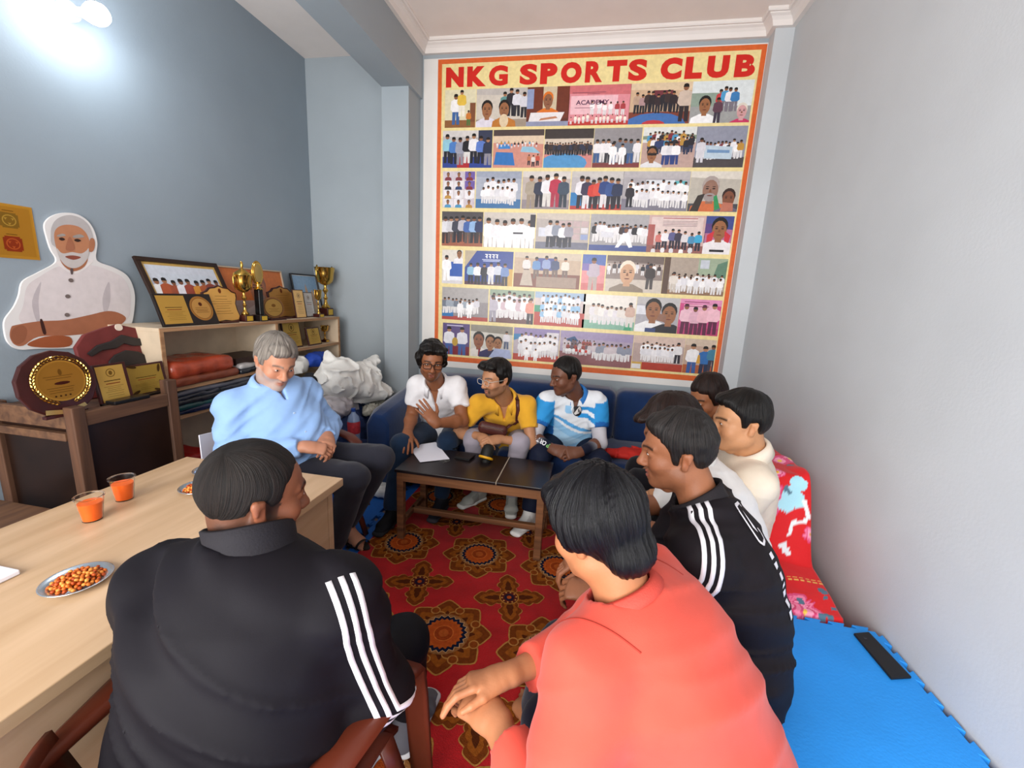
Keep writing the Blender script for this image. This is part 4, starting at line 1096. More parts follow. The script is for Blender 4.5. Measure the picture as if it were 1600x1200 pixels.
def cup(label, x, y, zb, H, R, base=(.03, .035), handles=True, lid=False, group='gold trophy cups on the shelf'):
    t_ = thing('trophy_cup', label, 'trophy', (x, y, zb), group)
    bh, bw_ = base
    MB().box((x - bw_, y - bw_, zb), (x + bw_, y + bw_, zb + bh)).build('base', DARKWOOD, t_, bevel=.003)
    MB().box((x + bw_, y - bw_ * .7, zb + bh * .15), (x + bw_ + .0015, y + bw_ * .7, zb + bh * .85)).build('name_plate', GP, t_)
    z0 = zb + bh; h = H - bh
    MB().lathe([(R * .42, 0), (R * .45, h * .03), (R * .2, h * .1), (R * .13, h * .2), (R * .24, h * .24), (R * .12, h * .28), (R * .12, h * .36), (R * .3, h * .42), (R * .14, h * .48), (R * .16, h * .54)], (x, y, z0), 20).build('stem', GC, t_, smooth='auto')
    MB().lathe([(R * .1, h * .54), (R * .5, h * .58), (R * .82, h * .68), (R * .9, h * .82), (R, h * .95), (R * 1.04, h * .97), (R * .95, h * .97), (R * .8, h * .82), (R * .6, h * .68), (.001, h * .62)], (x, y, z0), 24).build('bowl', GC, t_, smooth='auto')
    if handles:
        for sgn in (-1, 1):
            pts = [(x, y + sgn * R * a, z0 + h * b_) for a, b_ in ((.75, .64), (1.15, .62), (1.4, .74), (1.42, .9), (1.25, 1.0), (1.1, .95), (1.18, .86))]
            MB().tube(pts, R * .085, 6).build('handle', GC, t_, smooth=True)
    if lid:
        MB().lathe([(R * 1.0, h * .97), (R * .8, h * 1.03), (R * .3, h * 1.1), (R * .1, h * 1.14), (R * .18, h * 1.2), (R * .15, h * 1.27), (.001, h * 1.3)], (x, y, z0), 20).build('lid', GC, t_, smooth='auto')


q = onx(384, 500, -2.32); top = onx(382, 428, -2.32)
cup('gold lidded cup on the shelf beside the oval black-column trophy', -2.32, q[1], STOP, top[2] - STOP, .055, (.045, .035), True, True)
q = onx(498, 492, -2.30); top = onx(497, 452, -2.30)
cup('small gold cup right beside the tallest cup at the shelf end', -2.30, q[1], STOP, top[2] - STOP, .032, (.03, .032))
q = onx(513, 492, -2.38); top = onx(508, 416, -2.38)
cup('tall gold handled cup at the far end of the shelf', -2.38, q[1] - .03, STOP, top[2] - STOP, .085, (.07, .045))
# oval trophy on a black column
q = onx(407, 502, -2.29); ot = onx(402, 408, -2.29)
t = thing('oval_trophy', 'gold oval trophy on a black column standing on the shelf', 'trophy', (-2.29, q[1], STOP))
y0 = q[1]; H = ot[2] - STOP
MB().box((-2.325, y0 - .035, STOP), (-2.255, y0 + .035, STOP + .045)).build('base', BLACKWOOD, t, bevel=.003)
MB().box((-2.2548, y0 - .024, STOP + .008), (-2.2535, y0 + .024, STOP + .037)).build('name_plate', GP, t)
MB().box((-2.31, y0 - .019, STOP + .045), (-2.27, y0 + .019, STOP + .045 + H * .42)).build('column', mat('black_gloss', '#0f0d0d', rough=.15), t, bevel=.003)
MB().lathe([(.028, 0), (.03, .006), (.014, .02), (.012, .04), (.02, .05)], (-2.29, y0, STOP + .045 + H * .42), 18).build('collar', GC, t, smooth='auto')
zc = STOP + H * .80; d = Card(y0 - .05, y0 + .05, zc - .075, zc + .075, -2.29)
d.slab(ell(.05, .075, .043, .075, 28), -.008, .008).build('oval_disc', GC, t, bevel=.003)
d.slab(ell(.05, .075, .034, .062, 28), .008, .0095).build('oval_face', mat('pale_gold', '#b79a62', rough=.15, metal=1.0), t)
MB().tube([d.at(.05 + .047 * math.cos(a), .075 + .079 * math.sin(a)) for a in np.linspace(0, 2 * math.pi, 30)[:-1]], .005, 6, True).build('rim', GC, t, smooth=True)

# awards on the lower right shelf
for label, bx_, xb, zb in (('dark plaque with gold sheet and emblem on the lower shelf', (443, 503, 471, 544), -2.30, Z2), ('small square gold plaque on the lower shelf beside a tiny cup', (481, 512, 501, 539), -2.28, Z2)):
    b = rx(xb, *bx_); d = Card(b[0], b[1], zb, b[3], xb, xb - .03); t = thing('award_plaque', label, 'plaque', d.o + d.u * d.w / 2)
    d.slab(rect(0, 0, d.w, d.h), 0, .012).build('board', DARKWOOD, t, bevel=.001); p = d.pr(.0122); plate_art(p, d.w, d.h, .01, .01, d.w - .01, d.h - .01, 9); p.build('gold_plate', GOLDP, t)
q = onx(508, 534, -2.34); top = onx(507, 508, -2.34)
cup('tiny gold cup on the lower shelf behind the small square plaque', -2.34, q[1], Z2, top[2] - Z2, .035, (.02, .025))

# ------------------------------------------------------------------ awards on the counter
b = rx(-2.17, 42, 548, 133, 636); d = Card(b[0], b[1], KZ, b[3], -2.17, -2.20)
t = thing('award_plaque', 'round dark maroon plaque with a gold laurel ring on the counter', 'plaque', d.o + d.u * d.w / 2)
cx_, cy_, r0 = d.w / 2, d.h * .5, d.h * .5
d.slab([(x, max(0, y)) for x, y in ell(cx_, cy_, r0 * 1.0, r0 * 1.0, 14, .22)], 0, .02).build('board', DARKWOOD, t, bevel=.004)
p = d.pr(.0205); p.poly(ell(cx_ + .01, cy_ + .01, r0 * .62, r0 * .62, 36), '#c08a34'); p.poly(ell(cx_ + .01, cy_ + .01, r0 * .57, r0 * .57, 36), '#a8752a')
p.poly(ell(cx_ + .01, cy_ + r0 * .33, r0 * .05, r0 * .1, 10), '#7a5218'); p.poly(ell(cx_ + .01, cy_ + .0, r0 * .2, r0 * .05, 14), '#4a1c10')
lines(p, cx_ - r0 * .4, cx_ + r0 * .42, [cy_ + r0 * f for f in (.22, .15, -.13, -.2, -.27)], '#6a4412', .002, 3)
for i in range(4): p.poly(ell(cx_ - r0 * .16 + i * r0 * .12, cy_ - r0 * .38, r0 * .03, r0 * .03, 6), '#4a2a0c')
p.build('gold_disc', GOLDP, t)
mbx = MB()
for i in range(40):                                          # laurel leaves joined into one wreath
    a = -math.pi / 2 + .35 + i * (2 * math.pi - .7) / 39; sgn = 1 if i >= 20 else -1
    for rr, dl in ((.66, .5), (.73, -.35)):
        c = d.at(cx_ + .01 + r0 * rr * math.cos(a), cy_ + .01 + r0 * rr * math.sin(a), .023); tg = a + sgn * (math.pi / 2 - dl * .8)
        e1 = d.u * math.cos(tg) + d.v * math.sin(tg); e2 = np.cross(d.n, e1)
        mbx.add([c - e1 * r0 * .075, c + e2 * r0 * .026, c + e1 * r0 * .075, c - e2 * r0 * .026, c + d.n * .004], [(0, 3, 4), (3, 2, 4), (2, 1, 4), (1, 0, 4)])
w_ = mbx.build('laurel_wreath', GC, t); w_['kind'] = 'stuff'
d.slab([(cx_ - r0 * .5, r0 * .13), (cx_ + .01, r0 * .05), (cx_ + r0 * .55, r0 * .2), (cx_ + r0 * .5, r0 * .3), (cx_ + .01, r0 * .17), (cx_ - r0 * .48, r0 * .27)], .0205, .0245).build('ribbon', mat('pale_gold_ribbon', '#c9a86a', rough=.3, metal=.7), t)
MB().box((-2.17, d.o[1] + d.w * .12, KZ), (-2.10 - .048, d.o[1] + d.w * .9, KZ + .014)).build('foot', DARKWOOD, t, bevel=.002)
for label, bx_, xb, sd in (('upright gold plaque with round crest on the counter', (151, 569, 199, 637), -2.19, 1), ('square gold plaque with leaf corners on the counter beside the shelf end', (199, 569, 257, 632), -2.22, 2)):
    b = rx(xb, *bx_); d = Card(b[0], b[1], KZ, b[3], xb, xb - .03); t = thing('award_plaque', label, 'plaque', d.o + d.u * d.w / 2)
    d.slab(rect(0, 0, d.w + .012, d.h), 0, .018).build('board', DARKWOOD, t, bevel=.002); p = d.pr(.0185)
    plate_art(p, d.w, d.h, .008, .012, d.w - .004, d.h - .01, sd, '#d2aa55' if sd == 1 else '#a88a3c', '#7a5a22', sd == 1)
    if sd == 2:
        for (lx, ly, ang) in ((.9, .8, 1.3), (.88, .28, -1.2), (.75, .1, -.4), (.2, .93, 2.9), (.14, .12, .4)):
            p.poly(ell(d.w * lx, d.h * ly, d.w * .12, d.w * .04, 12, 0, ang), '#4a3212')
    p.build('gold_plate', GOLDP, t)
    MB().box((xb, d.o[1], KZ), (xb + .04, d.o[1] + d.w, KZ + .012)).build('foot', BLACKWOOD, t, bevel=.002)
# big maroon carved shield behind
b = rx(-2.36, 128, 508, 262, 628); d = Card(b[0], b[1], KZ, b[3], -2.36, -2.42)
t = thing('award_shield', 'large maroon wooden shield with dark carved relief behind the gold plaques', 'plaque', d.o + d.u * d.w / 2)
W, H = d.w, d.h
d.slab([(0, 0), (W, 0), (W, H * .78), (W * .9, H * .86), (W * .66, H * .94), (W * .5, H), (W * .34, H * .96), (W * .12, H * .88), (0, H * .72)], 0, .022).build('board', mat('maroon_velvet_board', '#6a2a28', rough=.6, vary=.2, scale=20), t, bevel=.004)
REL = mat('dark_carving', '#2a2423', rough=.5, vary=.2, scale=30)
d.slab([(W * .08, H * .62), (W * .2, H * .72), (W * .36, H * .76), (W * .5, H * .84), (W * .64, H * .78), (W * .8, H * .74), (W * .94, H * .66), (W * .9, H * .6), (W * .74, H * .65), (W * .6, H * .66), (W * .5, H * .71), (W * .4, H * .65), (W * .24, H * .64), (W * .12, H * .57)], .022, .034).build('carved_wing', REL, t, bevel=.004)
d.slab([(W * .26, H * .38), (W * .28, H * .48), (W * .36, H * .56), (W * .5, H * .61), (W * .64, H * .57), (W * .74, H * .48), (W * .76, H * .38)], .022, .034).build('carved_dome', REL, t, bevel=.004)
d.slab(ell(W * .9, H * .47, W * .065, W * .065, 9), .022, .032).build('carved_boss', REL, t, bevel=.003)
d.slab(ell(W * .5, H * .95, W * .042, W * .042, 18), .022, .027).build('white_badge', mat('badge_white', '#d8c8b8', rough=.4), t)
# black pen tray in front
o = MB().box((-2.155, 1.50, KZ + .013), (-2.15 + .05, 1.66, KZ + .03)).build('black_case', mat('black_case', '#161313', rough=.3), bevel=.004)
tag(o, 'thin black case lying on the counter rail in front of the gold plaques', 'case')

# ------------------------------------------------------------------ cut-out portrait board on the left wall
CUT = [(8, 520), (8, 500), (22, 480), (30, 462), (36, 440), (60, 426), (84, 413), (88, 404), (80, 390), (74, 372), (70, 352), (78, 340), (96, 333), (118, 334), (136, 344), (147, 360), (152, 380), (150, 402), (156, 410), (178, 418), (198, 430), (208, 448), (211, 470), (206, 505), (195, 512), (150, 540), (112, 544), (60, 545), (30, 546), (14, 536)]
XC = WL + .012
yz = lambda x, y: (onx(x, y, XC)[1], onx(x, y, XC)[2])


def smooth_loop(ps, n=5):
    out = []; m_ = len(ps)
    for i in range(m_):
        p0, p1, p2, p3 = (np.array(ps[(i + k_) % m_], float) for k_ in (-1, 0, 1, 2))
        for j in range(n):
            t_ = j / n; out.append(tuple(.5 * (2 * p1 + (p2 - p0) * t_ + (2 * p0 - 5 * p1 + 4 * p2 - p3) * t_ ** 2 + (3 * p1 - p0 - 3 * p2 + p3) * t_ ** 3)))
    return out


cutp = [yz(*p_) for p_ in smooth_loop(CUT)]
t = thing('portrait_cutout', 'white-edged cut-out portrait of a bearded white-haired man with folded arms on the left wall', 'cutout', (WL, cutp[0][0], min(q_[1] for q_ in cutp)))
MB().prism(cutp, (WL + .001, 0, 0), (0, 1, 0), (0, 0, 1), (XC - WL - .001, 0, 0)).build('board', mat('white_card_edge', '#dedad8', rough=.6, vary=.03), t)
p = Print((XC + .0004, 0, 0), (0, 1, 0), (0, 0, 1), (1, 0, 0), .00015)
Q = lambda pts, c: p.poly([yz(*a) for a in smooth_loop(pts, 4)], c)
Q([(36, 478), (42, 448), (62, 432), (92, 416), (112, 422), (140, 414), (174, 424), (194, 436), (203, 456), (204, 476), (198, 500), (160, 512), (60, 512), (30, 500)], '#d6cccc')
Q([(64, 440), (60, 470), (62, 500), (56, 500), (50, 470)], '#b9afb2'); Q([(170, 440), (160, 466), (164, 492), (172, 470)], '#bcb2b4')
Q([(90, 408), (142, 404), (138, 416), (116, 428), (96, 418)], '#e2dad8')
Q([(17, 512), (24, 508), (60, 502), (100, 500), (140, 492), (168, 486), (188, 490), (196, 500), (170, 516), (110, 524), (60, 526), (36, 540), (22, 538), (15, 526)], '#a06448')
Q([(42, 538), (70, 526), (108, 526), (108, 541), (64, 543)], '#9a5230')
Q([(20, 514), (34, 508), (42, 516), (38, 532), (26, 538), (17, 528)], '#8f563c')
Q([(62, 501), (66, 500), (72, 520), (67, 521)], '#3a1c18')
Q([(96, 400), (134, 400), (132, 416), (114, 424), (98, 414)], '#a86c4c')
Q([(79, 366), (82, 350), (92, 340), (108, 336), (126, 341), (139, 354), (145, 372), (146, 384), (140, 390), (86, 386)], '#b4aead')
Q([(84, 366), (90, 355), (104, 351), (122, 354), (134, 364), (140, 380), (138, 396), (130, 408), (116, 414), (104, 411), (94, 402), (87, 386)], '#b57a58')
Q([(140, 374), (146, 373), (148, 382), (145, 392), (139, 392)], '#a86e50')
Q([(88, 388), (94, 394), (100, 396), (112, 394), (126, 396), (134, 392), (138, 388), (137, 402), (128, 414), (116, 419), (104, 416), (94, 406)], '#c2bab7')
Q([(101, 401), (113, 399), (126, 402), (114, 406)], '#8a4a3a')
Q([(88, 368), (97, 365), (102, 368), (92, 370)], '#9a928c'); Q([(113, 369), (124, 366), (131, 370), (118, 372)], '#9a928c')
Q([(91, 373), (96, 371), (101, 374), (96, 376)], '#33201a'); Q([(115, 375), (120, 373), (126, 376), (120, 378)], '#33201a')
Q([(106, 372), (110, 372), (116, 388), (110, 392), (102, 389)], '#a0654a')
Q([(109, 420), (113, 420), (113, 428), (110, 428)], '#5a4a4a')
for bx_, by_ in ((110, 438), (105, 463), (104, 492)): p.poly([(a, b_) for a, b_ in ell(*yz(bx_, by_), .011, .010, 12)], '#6f625e')
p.build('portrait_print', PRINTM, t)

# golden poster
yr = onx(56, 365, WL + .003)[1]; zt_, zb_ = onx(40, 323, WL + .003)[2], onx(40, 405, WL + .003)[2]
d = Card(yr - .40, yr, zb_, zt_, WL + .003)
t = thing('gold_poster', 'shiny golden poster with four mystic diagrams at the left edge of the wall', 'poster', d.o)
d.slab(rect(0, 0, d.w, d.h), -.002, 0).build('sheet', mat('gold_foil_paper', '#c08a2e', rough=.4, metal=.35, vary=.1, scale=9), t)
p = d.pr(.0005); p.poly(rect(.006, .006, d.w - .006, d.h - .006), '#c9922f'); p.poly(rect(.012, .012, d.w - .012, d.h - .012), '#bd852a')
for fx, fy, c0, c1 in ((.78, .7, '#8f6a24', '#c29a3e'), (.78, .27, '#9a3a1a', '#c8602a'), (.5, .7, '#4a2018', '#8a5a2a'), (.5, .27, '#7a7440', '#a89a50'), (.22, .7, '#8f6a24', '#c29a3e'), (.22, .27, '#9a3a1a', '#c8602a')):
    cx_, cy_, s_ = d.w * fx, d.h * fy, d.h * .14
    p.poly(rect(cx_ - s_, cy_ - s_ * .8, cx_ + s_, cy_ + s_ * .8), c0); p.poly(rect(cx_ - s_ * .8, cy_ - s_, cx_ + s_ * .8, cy_ + s_), c0)
    p.poly(ell(cx_, cy_, s_ * .75, s_ * .75, 16), c1); p.poly(ell(cx_, cy_, s_ * .62, s_ * .62, 16), c0); p.poly(ell(cx_, cy_, s_ * .62, s_ * .62, 3, .5), c1); p.poly(ell(cx_, cy_, s_ * .35, s_ * .35, 12), c0)
    lines(p, cx_ - s_, cx_ + s_, [cy_ + s_ * 1.25], '#7a5218', .003, 2)
p.build('diagrams', GOLDP, t)
# ================================================================== smooth continuous surfaces (bodies, cloth, bags)
_rs = np.random.RandomState(11); _LAT = _rs.rand(32, 32, 32).astype(np.float32)


def vnoise(P, sc=1.0, seed=0):
    """smooth value noise in -1..1"""
    q = P * sc + seed * 7.31; i = np.floor(q).astype(np.int32); f = (q - i).astype(np.float32); f = f * f * (3 - 2 * f)
    x0, y0, z0 = (i[..., k] & 31 for k in range(3)); x1, y1, z1 = (x0 + 1) & 31, (y0 + 1) & 31, (z0 + 1) & 31
    fx, fy, fz = f[..., 0], f[..., 1], f[..., 2]
    c00 = _LAT[x0, y0, z0] * (1 - fx) + _LAT[x1, y0, z0] * fx; c10 = _LAT[x0, y1, z0] * (1 - fx) + _LAT[x1, y1, z0] * fx
    c01 = _LAT[x0, y0, z1] * (1 - fx) + _LAT[x1, y0, z1] * fx; c11 = _LAT[x0, y1, z1] * (1 - fx) + _LAT[x1, y1, z1] * fx
    return ((c00 * (1 - fy) + c10 * fy) * (1 - fz) + (c01 * (1 - fy) + c11 * fy) * fz) * 2 - 1


def ridge(P, sc, seed=0):
    return 1 - np.abs(vnoise(P, sc, seed)) * 2


class Vol:
    def __init__(s, lo, hi, h):
        s.h = h; s.lo = np.asarray(lo, float) - 3 * h; s.n = np.ceil((np.asarray(hi) + 3 * h - s.lo) / h).astype(int) + 1
        s.F = np.full(s.n, 1.0, np.float32); s.ax = [s.lo[i] + np.arange(s.n[i]) * h for i in range(3)]

    def _sl(s, lo, hi, m):
        a = np.clip(np.floor((np.asarray(lo) - m - s.lo) / s.h).astype(int), 0, s.n); b = np.clip(np.ceil((np.asarray(hi) + m - s.lo) / s.h).astype(int) + 1, 0, s.n)
        return tuple(slice(a[i], b[i]) for i in range(3))

    def pts(s, sl):
        g = np.meshgrid(*[s.ax[i][sl[i]] for i in range(3)], indexing='ij'); return np.stack(g, -1).astype(np.float32)

    def op(s, fn, lo, hi, k=.01, mode='add', m=None):
        sl = s._sl(lo, hi, (k + 2 * s.h) if m is None else m)
        if any(q.stop <= q.start for q in sl): return
        a = s.F[sl]; b = fn(s.pts(sl)).astype(np.float32)
        if mode == 'add':
            hh = np.clip(.5 + .5 * (a - b) / k, 0, 1); s.F[sl] = a * (1 - hh) + b * hh - k * hh * (1 - hh)
        else:
            b = -b; hh = np.clip(.5 + .5 * (b - a) / k, 0, 1); s.F[sl] = a * (1 - hh) + b * hh + k * hh * (1 - hh)

    def seg(s, A, B, a0, b0, a1, b1, side=None, k=.01, mode='add', flat=False, fs=None):
        """elliptical tapered limb from A to B; half-widths a (along side) and b; flat = cut square at B, fs = cut square at A"""
        A = np.asarray(A, float); B = np.asarray(B, float); L = max(1e-6, np.linalg.norm(B - A)); w = (B - A) / L
        if side is None: side = np.cross(w, (0, 0, 1.0)) if abs(w[2]) < .95 else np.array((1.0, 0, 0))
        side = np.asarray(side, float); side = nrm(side - w * (side @ w)); fw = np.cross(w, side)
        R = max(a0, b0, a1, b1); lo = np.minimum(A, B) - R; hi = np.maximum(A, B) + R

        def fn(P):
            q = P - A.astype(np.float32); ax = q @ w.astype(np.float32); t = np.clip(ax / L, 0, 1)
            x = q @ side.astype(np.float32); y = q @ fw.astype(np.float32); z = ax - t * L
            a = a0 + (a1 - a0) * t; b = b0 + (b1 - b0) * t; c = np.minimum(a, b)
            r = np.sqrt((x / a) ** 2 + (y / b) ** 2 + (z / c) ** 2); d = (r - 1) * c
            if flat: d = np.maximum(d, ax - L)
            if fs: d = np.maximum(d, -ax)
            return d
        s.op(fn, lo, hi, k, mode)

    def ell(s, c, r, k=.01, mode='add', R=None):
        c = np.asarray(c, float); r = np.asarray(r, float); m = r.max()

        def fn(P):
            q = P - c.astype(np.float32)
            if R is not None: q = q @ np.asarray(R, np.float32)
            k0 = np.sqrt(((q / r) ** 2).sum(-1)); k1 = np.sqrt(((q / r ** 2) ** 2).sum(-1)) + 1e-6
            return k0 * (k0 - 1) / k1
        s.op(fn, c - m, c + m, k, mode)

    def displace(s, fn, band=.05):
        """add fn(points) to the field near the surface"""
        idx = np.where(np.abs(s.F) < band)
        if len(idx[0]) == 0: return
        P = np.stack([s.ax[i][idx[i]] for i in range(3)], -1).astype(np.float32); s.F[idx] += fn(P).astype(np.float32)

    def cut(s, fn, k=.003, band=.4):
        """remove where fn(points) > 0"""
        idx = np.where(s.F < band)
        P = np.stack([s.ax[i][idx[i]] for i in range(3)], -1).astype(np.float32); b = fn(P).astype(np.float32); a = s.F[idx]
        hh = np.clip(.5 + .5 * (b - a) / k, 0, 1); s.F[idx] = a * (1 - hh) + b * hh + k * hh * (1 - hh)

    def sample(s, P):
        q = (np.asarray(P) - s.lo) / s.h; i = np.clip(np.floor(q).astype(int), 0, s.n - 2); f = np.clip(q - i, 0, 1); o = 0
        for dx in (0, 1):
            for dy in (0, 1):
                for dz in (0, 1):
                    o = o + s.F[i[..., 0] + dx, i[..., 1] + dy, i[..., 2] + dz] * np.abs(1 - dx - f[..., 0]) * np.abs(1 - dy - f[..., 1]) * np.abs(1 - dz - f[..., 2])
        return o

    def mesh(s):
        """surface nets -> verts (N,3), quads (M,4)"""
        F = s.F; ins = F < 0
        c = np.zeros(s.n - 1, np.uint8)
        for dx in (0, 1):
            for dy in (0, 1):
                for dz in (0, 1):
                    c += ins[dx:s.n[0] - 1 + dx, dy:s.n[1] - 1 + dy, dz:s.n[2] - 1 + dz]
        act = (c > 0) & (c < 8); ix = np.argwhere(act)
        if len(ix) == 0: return np.zeros((0, 3)), np.zeros((0, 4), int)
        vid = np.full(act.shape, -1, np.int32); vid[act] = np.arange(len(ix))
        cor = {}
        for dx in (0, 1):
            for dy in (0, 1):
                for dz in (0, 1): cor[(dx, dy, dz)] = F[ix[:, 0] + dx, ix[:, 1] + dy, ix[:, 2] + dz]
        acc = np.zeros((len(ix), 3)); cnt = np.zeros(len(ix))
        for a in list(cor):
            for ax in range(3):
                if a[ax] == 0:
                    b = list(a); b[ax] = 1; fa, fb = cor[a], cor[tuple(b)]; m = (fa < 0) != (fb < 0)
                    t = np.where(m, fa / np.where(m, fa - fb, 1), 0); p = np.tile(np.array(a, float), (len(ix), 1)); p[:, ax] += t
                    acc[m] += p[m]; cnt[m] += 1
        v = s.lo + (ix + acc / cnt[:, None]) * s.h; quads = []
        for ax in range(3):
            o1, o2 = [(1, 2), (2, 0), (0, 1)][ax]
            sa = [slice(None)] * 3; sb = [slice(None)] * 3; sa[ax] = slice(0, -1); sb[ax] = slice(1, None)
            A, B = ins[tuple(sa)], ins[tuple(sb)]; e = np.argwhere(A != B)
            e = e[(e[:, o1] > 0) & (e[:, o2] > 0) & (e[:, o1] < s.n[o1] - 1) & (e[:, o2] < s.n[o2] - 1)]
            if len(e) == 0: continue
            d1 = np.zeros(3, int); d1[o1] = 1; d2 = np.zeros(3, int); d2[o2] = 1
            q = [vid[tuple((e - k1 * d1 - k2 * d2).T)] for k1, k2 in ((1, 1), (0, 1), (0, 0), (1, 0))]
            q = np.stack(q, 1); flip = ~A[tuple(e.T)]; q[flip] = q[flip][:, ::-1]; quads.append(q)
        return v, np.concatenate(quads)


def relax(v, q, n=1, f=.5):
    for _ in range(n):
        acc = np.zeros_like(v); cnt = np.zeros(len(v))
        for a, b in ((0, 1), (1, 2), (2, 3), (3, 0)):
            np.add.at(acc, q[:, a], v[q[:, b]]); np.add.at(acc, q[:, b], v[q[:, a]]); np.add.at(cnt, q[:, a], 1); np.add.at(cnt, q[:, b], 1)
        v = v * (1 - f) + f * acc / np.maximum(cnt, 1)[:, None]
    return v


def surf(name, parts, m, parent, cols=None, strand=None):
    """parts: [(verts, quads)...] joined into one smooth mesh object"""
    vs = np.concatenate([p[0] for p in parts]); off = np.cumsum([0] + [len(p[0]) for p in parts]); qs = np.concatenate([p[1] + o for p, o in zip(parts, off)])
    me = bpy.data.meshes.new(name); me.vertices.add(len(vs)); me.vertices.foreach_set('co', vs.astype(np.float32).ravel())
    me.loops.add(len(qs) * 4); me.loops.foreach_set('vertex_index', qs.astype(np.int32).ravel())
    me.polygons.add(len(qs)); me.polygons.foreach_set('loop_start', np.arange(0, len(qs) * 4, 4, dtype=np.int32))
    me.update(calc_edges=True); me.validate()
    me.polygons.foreach_set('use_smooth', np.ones(len(me.polygons), bool))
    if cols is not None:
        at = me.color_attributes.new('Col', 'FLOAT_COLOR', 'POINT'); at.data.foreach_set('color', np.concatenate([cols, np.ones((len(cols), 1))], 1).astype(np.float32).ravel())
    if strand is not None:
        at = me.attributes.new('Strand', 'FLOAT_VECTOR', 'POINT'); at.data.foreach_set('vector', strand.astype(np.float32).ravel())
    me.materials.append(m)
    o = bpy.data.objects.new(name, me); COL.objects.link(o)
    return world_child(o, parent)


# ------------------------------------------------------------------ bags piled beside the shelf
def blob(name, label, cat, ells, m, h=.012, k=.04, fold=.012, fs=9.0, seed=0, group=None, tips=()):
    lo = np.min([np.asarray(c) - np.asarray(r) for c, r in ells] + [np.asarray(b) - .05 for a, b, _ in tips], 0); hi = np.max([np.asarray(c) + np.asarray(r) for c, r in ells] + [np.asarray(b) + .05 for a, b, _ in tips], 0)
    vol = Vol(lo - .03, hi + .03, h)
    for c, r in ells: vol.ell(c, r, k)
    for a, b, r in tips: vol.seg(a, b, r, r * .6, .012, .008, k=.05)
    st = np.array((1.0, 1.3, .7))
    vol.displace(lambda P: -fold * (1.5 * np.maximum(0, ridge(P * st + .05 * vnoise(P, 7, seed)[..., None], fs, seed)) ** 3 + .8 * np.maximum(0, ridge(P * st[::-1], fs * 1.8, seed + 4)) ** 3 + vnoise(P, fs * 2.3, seed + 1) * .3 - .5), .06)
    flo = float(min(c[2] - r[2] for c, r in ells)); vol.cut(lambda P: flo + .012 - P[..., 2], .004)
    v, q = vol.mesh(); o = surf(name, [(v, q)], m, None)
    return tag(o, label, cat, group)


SACK = mat('white_woven_sack', '#e2e0da', rough=.6, vary=.06, scale=20, bump=.25, bscale=160)
PLASG = mat('grey_plastic_bag', '#b3adb0', rough=.3, vary=.25, scale=12, spec=.6, bump=.3, bscale=25)
PLASC = mat('crinkled_clear_bag', '#b9b6a8', rough=.15, vary=.3, scale=25, spec=.8, bump=.6, bscale=40)
DBAG = mat('black_bag_cloth', '#1a1a20', rough=.6, vary=.2, bump=.3, bscale=30)
NAVY = mat('navy_bundle_cloth', '#22345f', rough=.7, vary=.2, bump=.3, bscale=40)
B_ = lambda x, y, X: onx(x, y, X)
c = B_(545, 600, -1.98)
blob('white_sack', 'big crumpled white woven sack with tied corner piled against the wall column', 'sack', [(B_(530, 592, -1.84), (.14, .17, .15)), (B_(560, 598, -1.80), (.14, .20, .135)), (B_(585, 614, -1.74), (.12, .15, .06))], SACK, .009, .10, .02, 6, 3,
     tips=[(B_(525, 575, -1.86), B_(516, 551, -1.89), .09), (B_(566, 580, -1.82), B_(586, 561, -1.81), .11), (B_(590, 612, -1.76), B_(614, 617, -1.72), .09)])
blob('grey_plastic_bag', 'shiny grey plastic bag bulging below the white sack', 'bag', [(B_(524, 634, -1.86), (.12, .13, .105)), (B_(540, 640, -1.88), (.1, .12, .09))], PLASG, .011, .05, .014, 12, 5)
blob('clear_plastic_bag', 'crinkled clear plastic bag lying beside the blue sofa arm', 'bag', [(B_(580, 640, -1.72), (.06, .10, .05)), (B_(590, 634, -1.74), (.06, .09, .045))], PLASC, .009, .03, .016, 18, 6)
blob('white_bundle', 'soft white cloth bundle on the lower shelf behind the seated man', 'bundle', [(B_(465, 567, -2.30), (.1, .16, .055)), (B_(455, 578, -2.28), (.09, .14, .04))], SACK, .011, .04, .012, 9, 8)
blob('blue_bundle', 'bright blue cloth bundle stuffed behind the white sack', 'bundle', [(B_(497, 562, -2.22), (.09, .13, .06))], mat('royal_blue_cloth', '#1d3f9a', rough=.7, vary=.15, bump=.3), .011, .04, .012, 10, 9)
blob('black_bag', 'black cloth bag standing between the shelf and the grey plastic bag', 'bag', [(B_(488, 610, -2.05), (.07, .08, .14)), (B_(485, 640, -2.05), (.08, .1, .15))], DBAG, .012, .05, .012, 9, 10)
blob('dark_sack', 'large dark sack on the floor under the pile of bags', 'sack', [((-1.92, 2.95, .30), (.24, .32, .30)), ((-1.95, 3.15, .28), (.22, .24, .28))], NAVY, .018, .06, .02, 6, 12)
